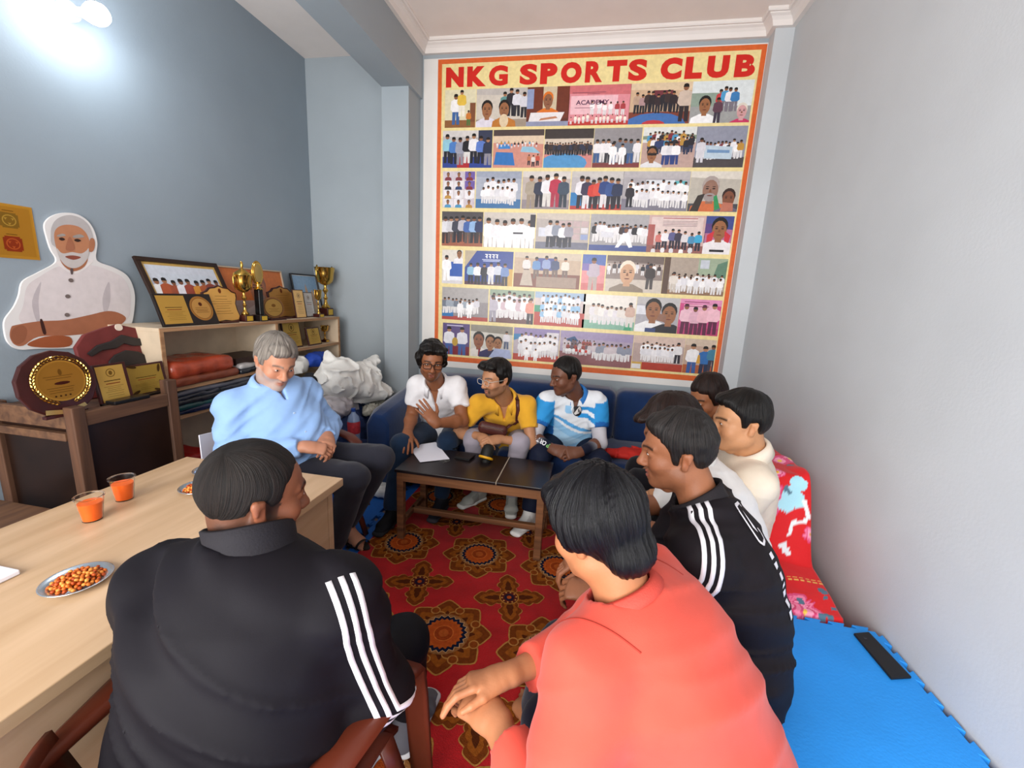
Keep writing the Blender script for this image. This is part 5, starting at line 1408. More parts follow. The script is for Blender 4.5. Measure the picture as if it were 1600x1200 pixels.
# soft drink bottle in the pile
bp = B_(553, 672, -1.64)
t = thing('drink_bottle', 'clear plastic bottle with red and blue label standing by the sofa arm', 'bottle', (bp[0], bp[1], bp[2] - .12))
CLB = mat('pale_blue_clear', '#7f93b4', rough=.08, vary=.1, spec=.7)
MB().lathe([(.001, 0), (.04, 0), (.044, .01), (.044, .10)], (bp[0], bp[1], bp[2] - .12), 18).build('bottle_body', CLB, t, smooth='auto')
MB().lathe([(.0445, .10), (.0455, .105), (.0455, .185), (.043, .19)], (bp[0], bp[1], bp[2] - .12), 18).build('label', mat('red_label', '#b4343c', rough=.4, vary=.3, scale=60), t, smooth='auto')
MB().lathe([(.0445, .19), (.036, .225), (.016, .25), (.014, .27)], (bp[0], bp[1], bp[2] - .12), 18).build('bottle_neck', CLB, t, smooth='auto')
MB().lathe([(.016, .262), (.016, .285), (.001, .285)], (bp[0], bp[1], bp[2] - .12), 14).build('cap', mat('blue_cap', '#24448c', rough=.4), t, smooth='auto')
MB().box((bp[0] - .12, bp[1] - .1, 0), (bp[0] + .06, bp[1] + .16, bp[2] - .121)).build('carton', mat('navy_carton', '#1b2a50', rough=.6, vary=.1), None, bevel=.006)
tag(bpy.data.objects['carton'], 'navy carton on the floor under the drink bottle by the sofa arm', 'box')

# garments in plastic packets on the shelves
PK = [mat('packet_' + n_, c_, rough=.22, vary=.35, scale=11, spec=.6, bump=.35, bscale=22) for n_, c_ in (('orange', '#a8442a'), ('rust', '#7a3a24'), ('grey', '#4e4f58'), ('charcoal', '#26282e'), ('slate', '#33363f'), ('teal', '#1f4a4c'), ('navy', '#1e2440'), ('white', '#a9a6a4'))]
spec = []


def packet(label, m, y0, y1, z0, z1, x0=-2.52, x1=SX + .01, seed=0):
    me_c = V((x0 + x1) / 2, (y0 + y1) / 2, (z0 + z1) / 2); r = V((x1 - x0) / 2, (y1 - y0) / 2, (z1 - z0) / 2)
    vol = Vol(me_c - r - .01, me_c + r + .01, .012)

    def fn(P):
        q = np.abs(P - me_c) - (r - min(r) * .8)
        return np.sqrt((np.maximum(q, 0) ** 2).sum(-1)) + np.minimum(q.max(-1), 0) - min(r) * .8
    vol.op(fn, me_c - r, me_c + r, .004); vol.displace(lambda P: -.006 * ridge(P * V(1, 1.2, 2.2), 9, seed) - .002, .03)
    v, q = vol.mesh(); o = surf('garment_packet', [(v, q)], m, None); tag(o, label, 'packet', 'garment packets on the shelf')


ya, yb = SY_0 + .035, Ydiv - .015
zz = Zm + .003
packet('orange garment packet on the upper left shelf', PK[0], ya, ya + .42, zz + .045, zz + .135, seed=1)
packet('rust brown garment packet under the orange packet', PK[1], ya, ya + .45, zz, zz + .045, seed=2)
packet('white folded packet beside the orange packet on the shelf', PK[7], ya + .46, ya + .78, zz + .035, zz + .06, seed=3)
packet('black flat packet under the white folded packet', PK[3], ya + .46, ya + .82, zz, zz + .035, seed=4)
o = MB().box((-2.5, yb - .34, zz + .001), (SX - .02, yb - .02, zz + .10)).build('dark_box', mat('dark_brown_box', '#2c1c17', rough=.5, vary=.2), bevel=.004); tag(o, 'dark brown flat box at the end of the upper left shelf', 'box')
zz = Z3 + .003; hgt = (Zm - .022 - zz)
names = [('navy garment packet at the bottom of the shelf stack', 6, .2), ('teal garment packet above the navy packet', 5, .2), ('charcoal garment packet in the middle of the shelf stack', 3, .22), ('slate garment packet near the top of the shelf stack', 4, .2), ('grey garment packet topmost in the shelf stack', 2, .14)]
for i, (lab, mi, fr) in enumerate(names):
    packet(lab, PK[mi], ya, ya + .62 + .1 * (i % 2), zz, zz + hgt * fr - .002, seed=20 + i); zz += hgt * fr
zz = Z3 + .003
for i, (lab, mi) in enumerate((('dark packet low in the far shelf stack behind the seated man', 3), ('teal packet on top of the far shelf stack behind the seated man', 5))):
    packet(lab, PK[mi], ya + .78, yb, zz, zz + .08, seed=40 + i); zz += .083
# bottom shelf odds and ends
zz = .123
packet('navy and red sports kit bundle low on the shelf near the desk corner', PK[6], ya, ya + .3, zz, zz + .30, seed=51)
packet('red cap bundle on top of the navy bundle low on the shelf', mat('packet_red', '#a3221f', rough=.4, vary=.2), ya + .02, ya + .2, zz + .302, zz + .36, seed=52)
q = onx(322, 668, -2.3)
o = MB().lathe([(.001, 0), (.035, 0), (.035, .2), (.028, .22), (.028, .26), (.001, .26)], (-2.3, ya + .42, zz), 18).build('blue_flask', mat('blue_flask_paint', '#1d3a8a', rough=.3), smooth='auto'); tag(o, 'dark blue flask low on the shelf beside the sports kit', 'flask')
# white card leaning by the desk corner
P0 = [onx(x, y, -1.9) for x, y in ((310, 680), (340, 673), (356, 716), (318, 722))]
dn = V(.006, 0, 0)
mbx = MB(); low = [P0[2] - V(0, 0, P0[2][2] - .002), P0[3] - V(0, 0, P0[3][2] - .002)]
pp = [P0[0], P0[1], low[0], low[1]]
mbx.add(pp + [p_ + dn for p_ in pp], [(3, 2, 1, 0), (4, 5, 6, 7), (0, 1, 5, 4), (1, 2, 6, 5), (2, 3, 7, 6), (3, 0, 4, 7)])
tag(mbx.build('white_card', PAPER), 'tall white card standing behind the far end of the desk', 'card')
# white paper bag on the floor by the sofa
c = onz(598, 775, 0)
blob('white_bag', 'crumpled white plastic bag on the blue mat beside the sofa', 'bag', [((c[0], c[1], .05), (.11, .07, .05)), ((c[0] - .1, c[1] - .02, .02), (.07, .05, .02))], SACK, .009, .03, .014, 14, 30)
# red folded cloth on the sofa seat
c = ony(975, 700, 2.98)
blob('red_cloth', 'folded red cloth lying on the blue sofa seat', 'cloth', [((c[0], 2.98, .43), (.16, .08, .035)), ((c[0] + .1, 3.0, .43), (.12, .08, .03))], mat('bright_red_cloth', '#c8281e', rough=.7, vary=.1, bump=.3, bscale=30), .01, .03, .012, 12, 33)
# phone on the top mat
P0 = [onz(x, y, MATTOP + .001) for x, y in ((1333, 992), (1357, 990), (1424, 1061), (1392, 1063))]
mbx = MB(); mbx.add(P0 + [p_ + V(0, 0, .009) for p_ in P0], [(3, 2, 1, 0), (4, 5, 6, 7), (0, 1, 5, 4), (1, 2, 6, 5), (2, 3, 7, 6), (3, 0, 4, 7)])
t = thing('smartphone', 'black smartphone lying face down on the top blue mat by the wall', 'phone', P0[0])
mbx.build('case', mat('black_phone_case', '#17181a', rough=.45), t, bevel=.003)
cm = P0[0] * .8 + P0[1] * .1 + P0[2] * .1
MB().cyl(cm + V(.012, -.006, .009), cm + V(.012, -.006, .0102), .006, .006, 14).build('lens', mat('lens_glass', '#2b2c31', rough=.1), t)
# ================================================================== people
SKINM = mat('skin', attr=True, rough=.48, vary=.05, scale=40, spec=.4, bump=.06, bscale=180)
CLOTHS = {}


def cloth_mat(key, rough=.85, bump=.06, bscale=500, sheen=.12, vary=.06):
    return mat('cloth_' + key, attr=True, rough=rough, bump=bump, bscale=bscale, sheen=sheen, vary=vary, scale=18, spec=.2)


COTTON = cloth_mat('cotton'); POLY = cloth_mat('polyester', .7, .05, 500, .0); DENIM = cloth_mat('denim', .9, .12, 500, .1, .12)
BLACKHAIR = hair_mat('black_hair', '#060505', '#1e1916', .33)
BROWNHAIR = hair_mat('dark_brown_hair', '#0e0806', '#33201a', .4)
GREYHAIR = hair_mat('grey_hair', '#4a433e', '#a39a90', .5, .47)
BUZZ = hair_mat('cropped_hair', '#0b0908', '#2a211d', .6)
EYEW = mat('eye_white', '#cfc6bf', rough=.2, vary=0); IRIS = mat('eye_dark', '#150c08', rough=.15, vary=0)


def basis(f, u):
    f = nrm(f); r = nrm(np.cross(f, u)); return np.stack([r, f, np.cross(r, f)], 1)


def ik(a, b, l1, l2, hint):
    a, b = np.asarray(a, float), np.asarray(b, float); d = np.linalg.norm(b - a); w = (b - a) / d
    if d > (l1 + l2) * .995: k_ = d / ((l1 + l2) * .99); l1 *= k_; l2 *= k_
    x = (l1 * l1 - l2 * l2 + d * d) / (2 * d); h = math.sqrt(max(0, l1 * l1 - x * x)); p = np.asarray(hint, float); p = nrm(p - w * (p @ w)); return a + w * x + p * h


def mixc(c, m_, w):
    w = np.clip(w, 0, 1)[:, None]; return c * (1 - w) + np.asarray(m_) * w


# ------------------------------------------------------------------ head
def head_skin(c, R, s, neck, D, h=.0042):
    """continuous head and neck; returns world verts, quads, colours"""
    nb = (np.asarray(neck) - c) @ R / s
    lo = np.minimum((-.1, -.12, -.13), nb - .07); hi = np.maximum((.1, .135, .14), nb + .07); v = Vol(lo, hi, h)
    fw = D.get('fat', 1.0)
    v.ell((0, -.012, .04), (.075, .094, .083), .01); v.ell((0, .034, .036), (.062, .058, .06), .02); v.ell((0, .035, -.025), (.060 * fw, .056, .07), .02)
    v.ell((0, .03, -.068), (.052 * fw, .054, .042), .02); v.ell((0, .068, -.09), (.024, .022, .02), .025)
    for q in (-1, 1):
        v.ell((q * .046 * fw, .005, -.055), (.022, .03, .028), .02); v.ell((q * .036 * fw, .058, -.022), (.028, .028, .026), .02)
        v.seg((q * .012, .087, .031), (q * .046, .070, .03), .010, .008, .009, .007, k=.012)
        v.ell((q * .032, .100, .013), (.019, .017, .0125), .012, 'sub')
        v.ell((q * .031, .0775, .0125), (.0165, .0145, .0135), .006)
    v.ell((0, .094, .026), (.02, .012, .012), .012)
    v.seg((0, .087, .024), (0, .110, -.022), .0095, .010, .0125, .012, (1, 0, 0), .012); v.ell((0, .112, -.024), (.0125, .0115, .0105), .008)
    for q in (-1, 1): v.ell((q * .0135, .1, -.028), (.0085, .011, .008), .008); v.ell((q * .007, .106, -.0355), (.004, .006, .003), .003, 'sub')
    v.seg((-.021, .083, -.056), (0, .0925, -.0535), .005, .006, .0065, .0065, k=.006); v.seg((.021, .083, -.056), (0, .0925, -.0535), .005, .006, .0065, .0065, k=.006)
    v.seg((-.019, .083, -.063), (0, .0905, -.0675), .005, .006, .0075, .0075, k=.006); v.seg((.019, .083, -.063), (0, .0905, -.0675), .005, .006, .0075, .0075, k=.006)
    v.ell((0, .096, -.0605), (.02, .008, .0018), .003, 'sub')
    if D.get('open_mouth'): v.ell((0, .095, -.062), (.015, .012, .005), .003, 'sub')
    for q in (-1, 1):
        Re = basis((.25 * q, .15, -.95), (q, .2, 0)).T if False else None
        v.seg((q * .079, -.020, .016), (q * .073, -.008, -.026), .015, .0085, .010, .007, (0, 1, .2), .006)
        v.seg((q * .082, -.026, .02), (q * .083, -.020, -.004), .007, .006, .006, .005, (0, 1, 0), .004)
        v.ell((q * .088, -.010, -.002), (.008, .008, .014), .004, 'sub')
    v.seg((0, -.022, -.03), nb * .97, .054 * D.get('neck', 1), .056 * D.get('neck', 1), .06 * D.get('neck', 1), .062 * D.get('neck', 1), (1, 0, 0), .025)
    v.ell((0, .036, -.115), (.012, .014, .014), .02)
    if D.get('beardvol'):
        b_ = D['beardvol']; v.ell((0, .055, -.092), (.04 * b_, .042 * b_, .028 * b_), .02)
    vv, q = v.mesh(); vv = relax(vv, q, 1, .3)
    x, y, z = vv.T; n_ = vnoise(vv.astype(np.float32), 38, 2); base = np.array(lin(D['skin'])); col = np.tile(base, (len(vv), 1)) * (1 + .06 * n_)[:, None]
    red = base * np.array((1.12, .88, .82))
    g = lambda cx, cy, cz, rx_, ry_, rz_: np.exp(-(((x - cx) / rx_) ** 2 + ((y - cy) / ry_) ** 2 + ((z - cz) / rz_) ** 2))
    for sg in (-1, 1): col = mixc(col, red, .5 * g(sg * .04, .07, -.02, .022, .03, .02)); col = mixc(col, base * .62, .55 * g(sg * .032, .085, .006, .018, .02, .010)); col = mixc(col, red * .9, .5 * g(sg * .08, -.015, 0, .01, .02, .03))
    col = mixc(col, red, .35 * g(0, .112, -.022, .016, .012, .012))
    lip = np.array(lin(D.get('lip', '#8a4a42'))); col = mixc(col, lip, 1.3 * g(0, .092, -.0545, .017, .012, .0052)); col = mixc(col, lip, 1.3 * g(0, .092, -.0675, .016, .012, .006))
    brow = np.array(lin(D.get('brow', '#140d0a')))
    for sg in (-1, 1):
        zc = .0335 - 6.0 * (np.abs(x) - .03) ** 2; w = np.exp(-((z - zc) / .0048) ** 2) * ((x * sg > .011) & (x * sg < .053) & (y > .03)); col = mixc(col, brow, 1.0 * w)
    if D.get('stubble'):
        bc = np.array(lin(D.get('beardc', '#1c120e'))); st = D['stubble']
        w = ((z < -.036 - .25 * np.maximum(0, np.abs(x) - .03) + .9 * np.maximum(0, np.abs(x) - .045)) & (y > -.01) & (z > -.125)).astype(float)
        w *= 1 - 1.4 * g(0, .095, -.061, .021, .02, .011); w *= np.clip((.10 - np.abs(z + .06)) / .03, 0, 1); col = mixc(col, bc, st * np.clip(w, 0, 1) * (.8 + .3 * n_))
    if D.get('goatee'):
        bc = np.array(lin(D.get('beardc', '#120b08'))); w = np.maximum(g(0, .075, -.093, .026, .035, .016), g(0, .095, -.043, .024, .02, .0055)); w = np.maximum(w, .9 * g(.024, .085, -.062, .007, .02, .02)); w = np.maximum(w, .9 * g(-.024, .085, -.062, .007, .02, .02)); col = mixc(col, bc, D['goatee'] * 1.2 * w)
    if D.get('fade'):
        w = np.clip((z + .095) / .05, 0, 1) * (y < .03) * (1 - (np.abs(x) > .078)); col = mixc(col, np.array(lin('#15100e')), D['fade'] * w * (.75 + .4 * n_))
    return vv * s @ R.T + c, q, col


def head_hair(c, R, s, D, parent, h=.0042):
    H = D['hair']; t_ = H.get('t', .012); v = Vol((-.14, -.16, -.16), (.14, .17, .18), h)
    v.ell((0, -.014, .042), (.076 + t_, .095 + t_, .083 + t_ + H.get('top', 0)), .01)
    for e in H.get('extra', ()): v.ell(e[0], e[1], H.get('k', .02))
    ln = H.get('line', [(-.2, -.085), (-.075, -.075), (-.045, -.045), (-.03, .012), (-.004, .018), (.008, -.012), (.026, -.012), (.032, .028), (.062, .055), (.082, .072), (.2, .074)])
    ly, lz = np.array([p[0] for p in ln]), np.array([p[1] for p in ln])
    wv = H.get('wave', .004); ws = H.get('ws', 26.)
    cr = np.array(H.get('whorl', (0, -.05, .12)))

    def strand(P):
        q = P - cr; r_ = np.sqrt(q[..., 0] ** 2 + q[..., 1] ** 2) + 1e-6; th = np.sqrt((q ** 2).sum(-1)); return np.stack([q[..., 0] / r_, q[..., 1] / r_, th * 6], -1)
    sc_ = np.array(H.get('sscale', (7, 7, 2.0)), np.float32)
    v.displace(lambda P: -wv * vnoise(P, ws, 4) - H.get('str', .003) * ridge(strand(P).astype(np.float32) * sc_, 1.0, 6), .03)
    jag = H.get('jag', .006); tp = H.get('taper', .95) * t_; zf = H.get('zf', .066)
    v.displace(lambda P: tp * np.maximum(np.exp(-np.clip(P[..., 2] - np.interp(P[..., 1], ly, lz), 0, 1) / .013), np.exp(-np.clip(P[..., 2] - zf, 0, 1) / .012) * (P[..., 1] > .05)), .03)
    v.cut(lambda P: np.interp(P[..., 1], ly, lz) + jag * vnoise(P * np.array((1, 1, .2), np.float32), 70, 9) - P[..., 2], .004)
    if H.get('face', True):   # open the face below the fringe
        v.cut(lambda P: np.minimum(np.minimum(P[..., 1] - .062, zf + jag * 1.6 * vnoise(P * np.array((1, .3, .2), np.float32), 60, 5) - P[..., 2]), .07 - np.abs(P[..., 0]) * .4), .006)
    vv, q = v.mesh(); vv = relax(vv, q, 1, .25)
    return surf('hair', [(vv * s @ R.T + c, q)], H.get('mat', BLACKHAIR), parent, strand=strand(vv))


def eyes(c, R, s, parent):
    for sg in (-1, 1):
        bm = bmesh.new(); bmesh.ops.create_uvsphere(bm, u_segments=14, v_segments=8, radius=1)
        me = bpy.data.meshes.new('eye'); P = lambda p: c + R @ (np.array(p) * s)
        for vtx in bm.verts:
            vtx.co = Vector(P((sg * .0315 + vtx.co.x * .0112, .0845 + vtx.co.y * .0085, .0118 + vtx.co.z * .0048)))
        bm.to_mesh(me); bm.free(); me.materials.append(EYEW); me.polygons.foreach_set('use_smooth', [True] * len(me.polygons))
        e = world_child(bpy.data.objects.new('eye', me), parent); COL.objects.link(e)
        bm = bmesh.new(); bmesh.ops.create_uvsphere(bm, u_segments=12, v_segments=8, radius=1); me = bpy.data.meshes.new('iris')
        for vtx in bm.verts: vtx.co = Vector(P((sg * .0315 + vtx.co.x * .0047, .0905 + vtx.co.y * .003, .012 + vtx.co.z * .0045)))
        bm.to_mesh(me); bm.free(); me.materials.append(IRIS); me.polygons.foreach_set('use_smooth', [True] * len(me.polygons))
        i_ = world_child(bpy.data.objects.new('iris', me), e); COL.objects.link(i_)


def glasses(c, R, s, parent, color, wd=.0022, gl='#ffffff'):
    P = lambda p: c + R @ (np.array(p) * s); gm = mat('spectacle_' + color[1:], color, rough=.25, vary=0); g_ = thing('glasses', 'spectacles', 'glasses')
    mb_ = MB()
    for sg in (-1, 1):
        lens = []
        for i in range(24):
            a = 2 * math.pi * i / 24; ca, sa = math.cos(a), math.sin(a)
            lens.append((sg * .033 + .0265 * math.copysign(abs(ca) ** .6, ca), .112 - .10 * abs(.0265 * ca + (0 if sg else 0)) * .4, .008 + .018 * math.copysign(abs(sa) ** .6, sa)))
        mb_.tube([P(p) for p in lens], wd, 6, True)
        mb_.tube([P(p) for p in ((sg * .059, .106, .016), (sg * .074, .085, .017), (sg * .083, .03, .014), (sg * .084, -.012, .012))], wd * .9, 6)
    mb_.tube([P(p) for p in ((-.007, .112, .014), (0, .115, .016), (.007, .112, .014))], wd, 6)
    bpy.data.objects.remove(g_)
    o = mb_.build('glasses', gm, parent, smooth=True, fix=True)
    return o


# ------------------------------------------------------------------ arm with hand
FL = [(.042, .026, .021), (.046, .029, .022), (.042, .027, .021), (.033, .021, .018)]


def arm_skin(sh, el, wr, fd, back, side, D, curl=(.3, .4, .3), thumb=(.6, .25), spread=.06, h=.0045, s=1.0):
    """continuous upper arm, forearm, palm, four fingers and thumb"""
    y = nrm(fd); z = np.asarray(back, float); z = nrm(z - y * (z @ y)); x = np.cross(y, z); R = np.stack([x, y, z], 1); tg = 1 if side == 'L' else -1
    L_ = lambda p: (np.asarray(p) - wr) @ R
    e, sj = L_(el), L_(sh); up = e + (sj - e) * .75; pts = np.array([e, up, (0, 0, 0), (.07, .2, .07), (-.07, .2, -.1)]); v = Vol(pts.min(0) - .06, pts.max(0) + .06, h)
    sk = D.get('arm', 1.0)
    v.seg(up, e, .048 * sk, .048 * sk, .041 * sk, .041 * sk, k=.02); m_ = e * .72
    v.seg(e, m_, .041 * sk, .041 * sk, .043 * sk, .040 * sk, k=.02); v.seg(m_, (0, 0, 0), .043 * sk, .040 * sk, .029 * s, .023 * s, (1, 0, 0), k=.02)
    v.seg((0, -.01, 0), (0, .03 * s, 0), .029 * s, .023 * s, .032 * s, .019 * s, (1, 0, 0), .015); v.seg((0, .02 * s, 0), (0, .084 * s, -.001), .032 * s, .019 * s, .041 * s, .014 * s, (1, 0, 0), .015)
    v.seg((tg * .018 * s, .018 * s, -.007), (tg * .031 * s, .055 * s, -.011), .017 * s, .015 * s, .014 * s, .013 * s, k=.012)
    nails = []
    for i, Ls in enumerate(FL):
        p = np.array((tg * (.031, .0105, -.0105, -.030)[i] * s, .08 * s, -.001)); a = 0.0; sp_ = tg * (1.2, .4, -.4, -1.3)[i] * spread
        cl = curl[i] if isinstance(curl[0], (tuple, list)) else curl
        rr = (.0094, .0096, .0090, .0078)[i] * s
        for j, l_ in enumerate(Ls):
            a += cl[j]; d = np.array((math.sin(sp_) * math.cos(a), math.cos(sp_) * math.cos(a), -math.sin(a))); q = p + d * l_ * s
            v.seg(p, q, rr, rr, rr * .9, rr * .88, k=.0025); p = q; rr *= .92
        nv = np.array((-math.sin(sp_) * math.sin(a) * -1, math.sin(a), math.cos(a))); nails.append(p + nv * rr * .8 - d * .003)
    p = np.array((tg * .028 * s, .03 * s, -.008)); ta, tc = thumb
    d = nrm((tg * math.sin(ta), math.cos(ta), -tc)); q = p + d * .038 * s; v.seg(p, q, .0135 * s, .013 * s, .011 * s, .0105 * s, k=.008)
    d2 = nrm(d + np.array((-tg * .25, .2, -.15))); q2 = q + d2 * .03 * s; v.seg(q, q2, .011 * s, .0105 * s, .0098 * s, .009 * s, k=.004); d3 = nrm(d2 + np.array((-tg * .15, .15, -.1))); q3 = q2 + d3 * .022 * s
    v.seg(q2, q3, .0098 * s, .0088 * s, .008 * s, .007 * s, k=.003)
    vv, qd = v.mesh(); vv = relax(vv, qd, 1, .25); base = np.array(lin(D['skin'])); n_ = vnoise(vv.astype(np.float32), 30, 3); col = np.tile(base, (len(vv), 1)) * (1 + .07 * n_)[:, None]
    palm = np.clip(-(vv[:, 2] + .008) / .01, 0, 1) * (vv[:, 1] > 0); col = mixc(col, base * np.array((1.3, 1.18, 1.1)), .5 * palm)
    for nl in nails: col = mixc(col, base * np.array((1.35, 1.3, 1.25)) + .03, .8 * np.exp(-((np.linalg.norm(vv - nl, axis=1) / .0055) ** 4)))
    return vv @ R.T + wr, qd, col


# ------------------------------------------------------------------ torso frame and garments
class Body:
    def __init__(s, D):
        s.D = D; s.c7 = V(*D['c7']); s.pel = V(*D['pelvis']); s.shL = V(*D['shL']); s.shR = V(*D['shR'])
        s.rs = nrm(s.shR - s.shL); up = nrm(s.c7 - s.pel); s.rp = nrm(V(*D['pright'])) if 'pright' in D else nrm(s.rs - up * 0); s.rp = nrm(s.rp * V(1, 1, 0))
        fw = nrm(np.cross(up, s.rs)); s.up, s.fw = up, fw; hb = D.get('hunch', .03)
        mid = (s.pel + s.c7) / 2 - fw * hb
        s.bez = lambda t: (1 - t) ** 2 * s.pel + 2 * t * (1 - t) * mid + t * t * s.c7
        g = D.get('girth', 1.0); bl = D.get('belly', 0.0)
        s.nodes = []
        for t, a, b, f in ((-.08, .172, .125, .0), (.1, .166, .12, .005), (.3, .152 + bl * .3, .112 + bl, .012 + bl * .7), (.48, .156, .115 + bl * .5, .02 + bl * .4), (.64, .162, .114, .03), (.77, .150, .096, .034), (.85, .095, .062, .034)):
            p = s.bez(t) + fw * f; s.nodes.append((p, a * g, b * g, nrm(s.rp * (1 - min(1, max(0, t))) + s.rs * min(1, max(0, t)))))
        l1, l2 = D.get('armlen', (.285, .25))
        s.elL = V(*D['elL']) if 'elL' in D else ik(s.shL, D['wrL'], l1, l2, D.get('ehL', (-s.rs * .6 + V(0, 0, -.8))))
        s.elR = V(*D['elR']) if 'elR' in D else ik(s.shR, D['wrR'], l1, l2, D.get('ehR', (s.rs * .6 + V(0, 0, -.8))))
        s.hipL = s.pel - s.rp * .09 - V(0, 0, .01); s.hipR = s.pel + s.rp * .09 - V(0, 0, .01)

    def torso(s, v, e=0.0, k=.035, lo_t=0):
        for (p, a, b, r_), (p2, a2, b2, r2) in zip(s.nodes[lo_t:-1], s.nodes[lo_t + 1:]): v.seg(p, p2, a + e, b + e, a2 + e, b2 + e, r_, k)
        nb = s.c7 + s.fw * .03 - s.up * .045
        for sh in (s.shL, s.shR): v.seg(nb, sh, .040 + e, .044 + e, .054 + e, .056 + e, s.up, k)

    def bounds(s, ex=()):
        P = [n_[0] for n_ in s.nodes] + [s.shL, s.shR] + list(ex); return np.min(P, 0) - .22, np.max(P, 0) + .22


def march(vol, o, d, L=.3, n=90):
    ts = np.linspace(0, L, n); f = vol.sample(o + ts[:, None] * d); i = np.argmax(f < 0)
    if f[i] >= 0: return None
    if i == 0: return o
    t = ts[i - 1] + (ts[i] - ts[i - 1]) * f[i - 1] / (f[i - 1] - f[i] + 1e-9); return o + t * d


def ribbon(name, vol, path, outs, offs, width, m, parent, lift=.0016, up=.16):
    """flat sewn strips laid on a garment along a path"""
    from_ = []
    n_ = 40; path = [np.asarray(p, float) for p in path]; outs = [np.asarray(o, float) for o in outs]
    Ls = np.cumsum([0] + [np.linalg.norm(b - a) for a, b in zip(path[:-1], path[1:])]); res = []
    sg_ = [nrm(b - a) for a, b in zip(path[:-1], path[1:])]; tv = [sg_[0]] + [nrm(a + b) for a, b in zip(sg_[:-1], sg_[1:])] + [sg_[-1]]
    for of in offs:
        rows = []
        for t in np.linspace(0, Ls[-1], n_):
            k_ = min(len(path) - 2, int(np.searchsorted(Ls, t, 'right') - 1)); f = (t - Ls[k_]) / (Ls[k_ + 1] - Ls[k_]); p = path[k_] * (1 - f) + path[k_ + 1] * f; o = nrm(outs[k_] * (1 - f) + outs[k_ + 1] * f)
            T = nrm(tv[k_] * (1 - f) + tv[k_ + 1] * f); la = nrm(np.cross(T, o)); row = []
            for w in (-.5, 0, .5):
                hit = march(vol, p + la * (of + w * width) + o * up, -o, up * 2)
                row.append(None if hit is None else hit + o * lift)
            if all(r_ is not None for r_ in row): rows.append(row)
        if len(rows) > 2:
            b = MB(); b.sheet(rows); res.append(b.build(name, m, parent, smooth=True, fix=False, solid=.001))
    return res


def decal(name, txt, vol, o, u, v_, n, hgt, m, parent, bold=.02, lift=.002, xs=1.0):
    """lettering printed on a garment"""
    tv, tf = text_mesh(txt, bold); out = []; n = nrm(n)
    for p in tv:
        q = np.asarray(o) + np.asarray(u) * p[0] * hgt * xs + np.asarray(v_) * p[1] * hgt; hit = march(vol, q + n * .12, -n, .3); out.append((hit if hit is not None else q) + n * lift)
    b = MB(); b.add(out, tf); return b.build(name, m, parent, fix=False)


def tint(P, c, seed=1, a=.05):
    return np.tile(np.array(lin(c)), (len(P), 1)) * (1 + a * vnoise(P.astype(np.float32), 14, seed))[:, None]


def folds(B, amp, seed, dense=7.0):
    """cloth creases: diagonal drags over the torso, rings at elbows and armpits"""
    up, rs = B.up.astype(np.float32), B.rs.astype(np.float32); fw = np.cross(up, rs)

    def fn(P):
        l = np.stack([P @ rs, P @ fw, P @ up], -1); l2 = l.copy(); l2[..., 2] = l[..., 2] * 1.6 + l[..., 0] * .9
        d = .75 * vnoise(l2 * np.array((.38, .6, 1.9), np.float32), dense, seed) + .55 * np.maximum(0, ridge(l2 * np.array((.3, .55, 1.5), np.float32), dense * 1.5, seed + 2)) ** 1.5 + .35 * vnoise(l * np.array((1.5, .8, .4), np.float32), dense * 1.2, seed + 9)
        for e in (B.elL, B.elR, (B.shL * .8 + B.pel * .2), (B.shR * .8 + B.pel * .2)):
            r2 = ((P - e.astype(np.float32)) ** 2).sum(-1); d = d + np.exp(-r2 / .007) * ridge(l * np.array((.8, .8, 2.0), np.float32), dense * 1.8, seed + 7) * 1.1
        return -amp * d
    return fn


def collar(B, kind, m, parent, c, neckdir, fwd, r=.066, color=None, hgt=.04):
    """strip around the neck: 'polo' folds over, 'stand' stays up, 'rib' is a thin band"""
    w = nrm(neckdir); f = nrm(np.asarray(fwd) - w * (np.asarray(fwd) @ w)); x = np.cross(f, w); rows = []
    th0 = {'polo': .42, 'stand': .22, 'rib': 0, 'shirt': .38}[kind]; N = 36; cols = []
    for i in range(N + 1):
        t = th0 + (2 * math.pi - 2 * th0) * i / N; fr = (1 + math.cos(t)) / 2; rad = x * math.sin(t) + f * math.cos(t)
        P = lambda rr, z: c + rad * rr * (1 + .12 * fr) + w * z - f * .0
        drop = -.042 * fr ** 1.5
        if kind in ('polo', 'shirt'):
            ln = .036 + .022 * fr ** 3
            row = [P(r + .002, drop - .012), P(r, drop + hgt * .75), P(r + .005, drop + hgt * .86), P(r + .016, drop + hgt * .5), P(r + .026 + .006 * fr, drop + hgt * .8 - ln - .012)]
        elif kind == 'stand':
            row = [P(r + .022, drop - .03), P(r + .012, drop - .005), P(r + .006, drop + hgt * .5), P(r + .007, drop + hgt), P(r + .003, drop + hgt + .002), P(r + .001, drop + hgt * .6)]
        else:
            row = [P(r + .016, drop - .016), P(r + .010, drop - .006), P(r + .004, drop + .004), P(r - .003, drop + .006), P(r - .006, drop - .004)]
        rows.append([np.array(p) for p in row])
    b = MB()
    if color: b.color(color)
    b.sheet(rows); return b.build('collar', m, parent, smooth=True, fix=True, solid=.0035)


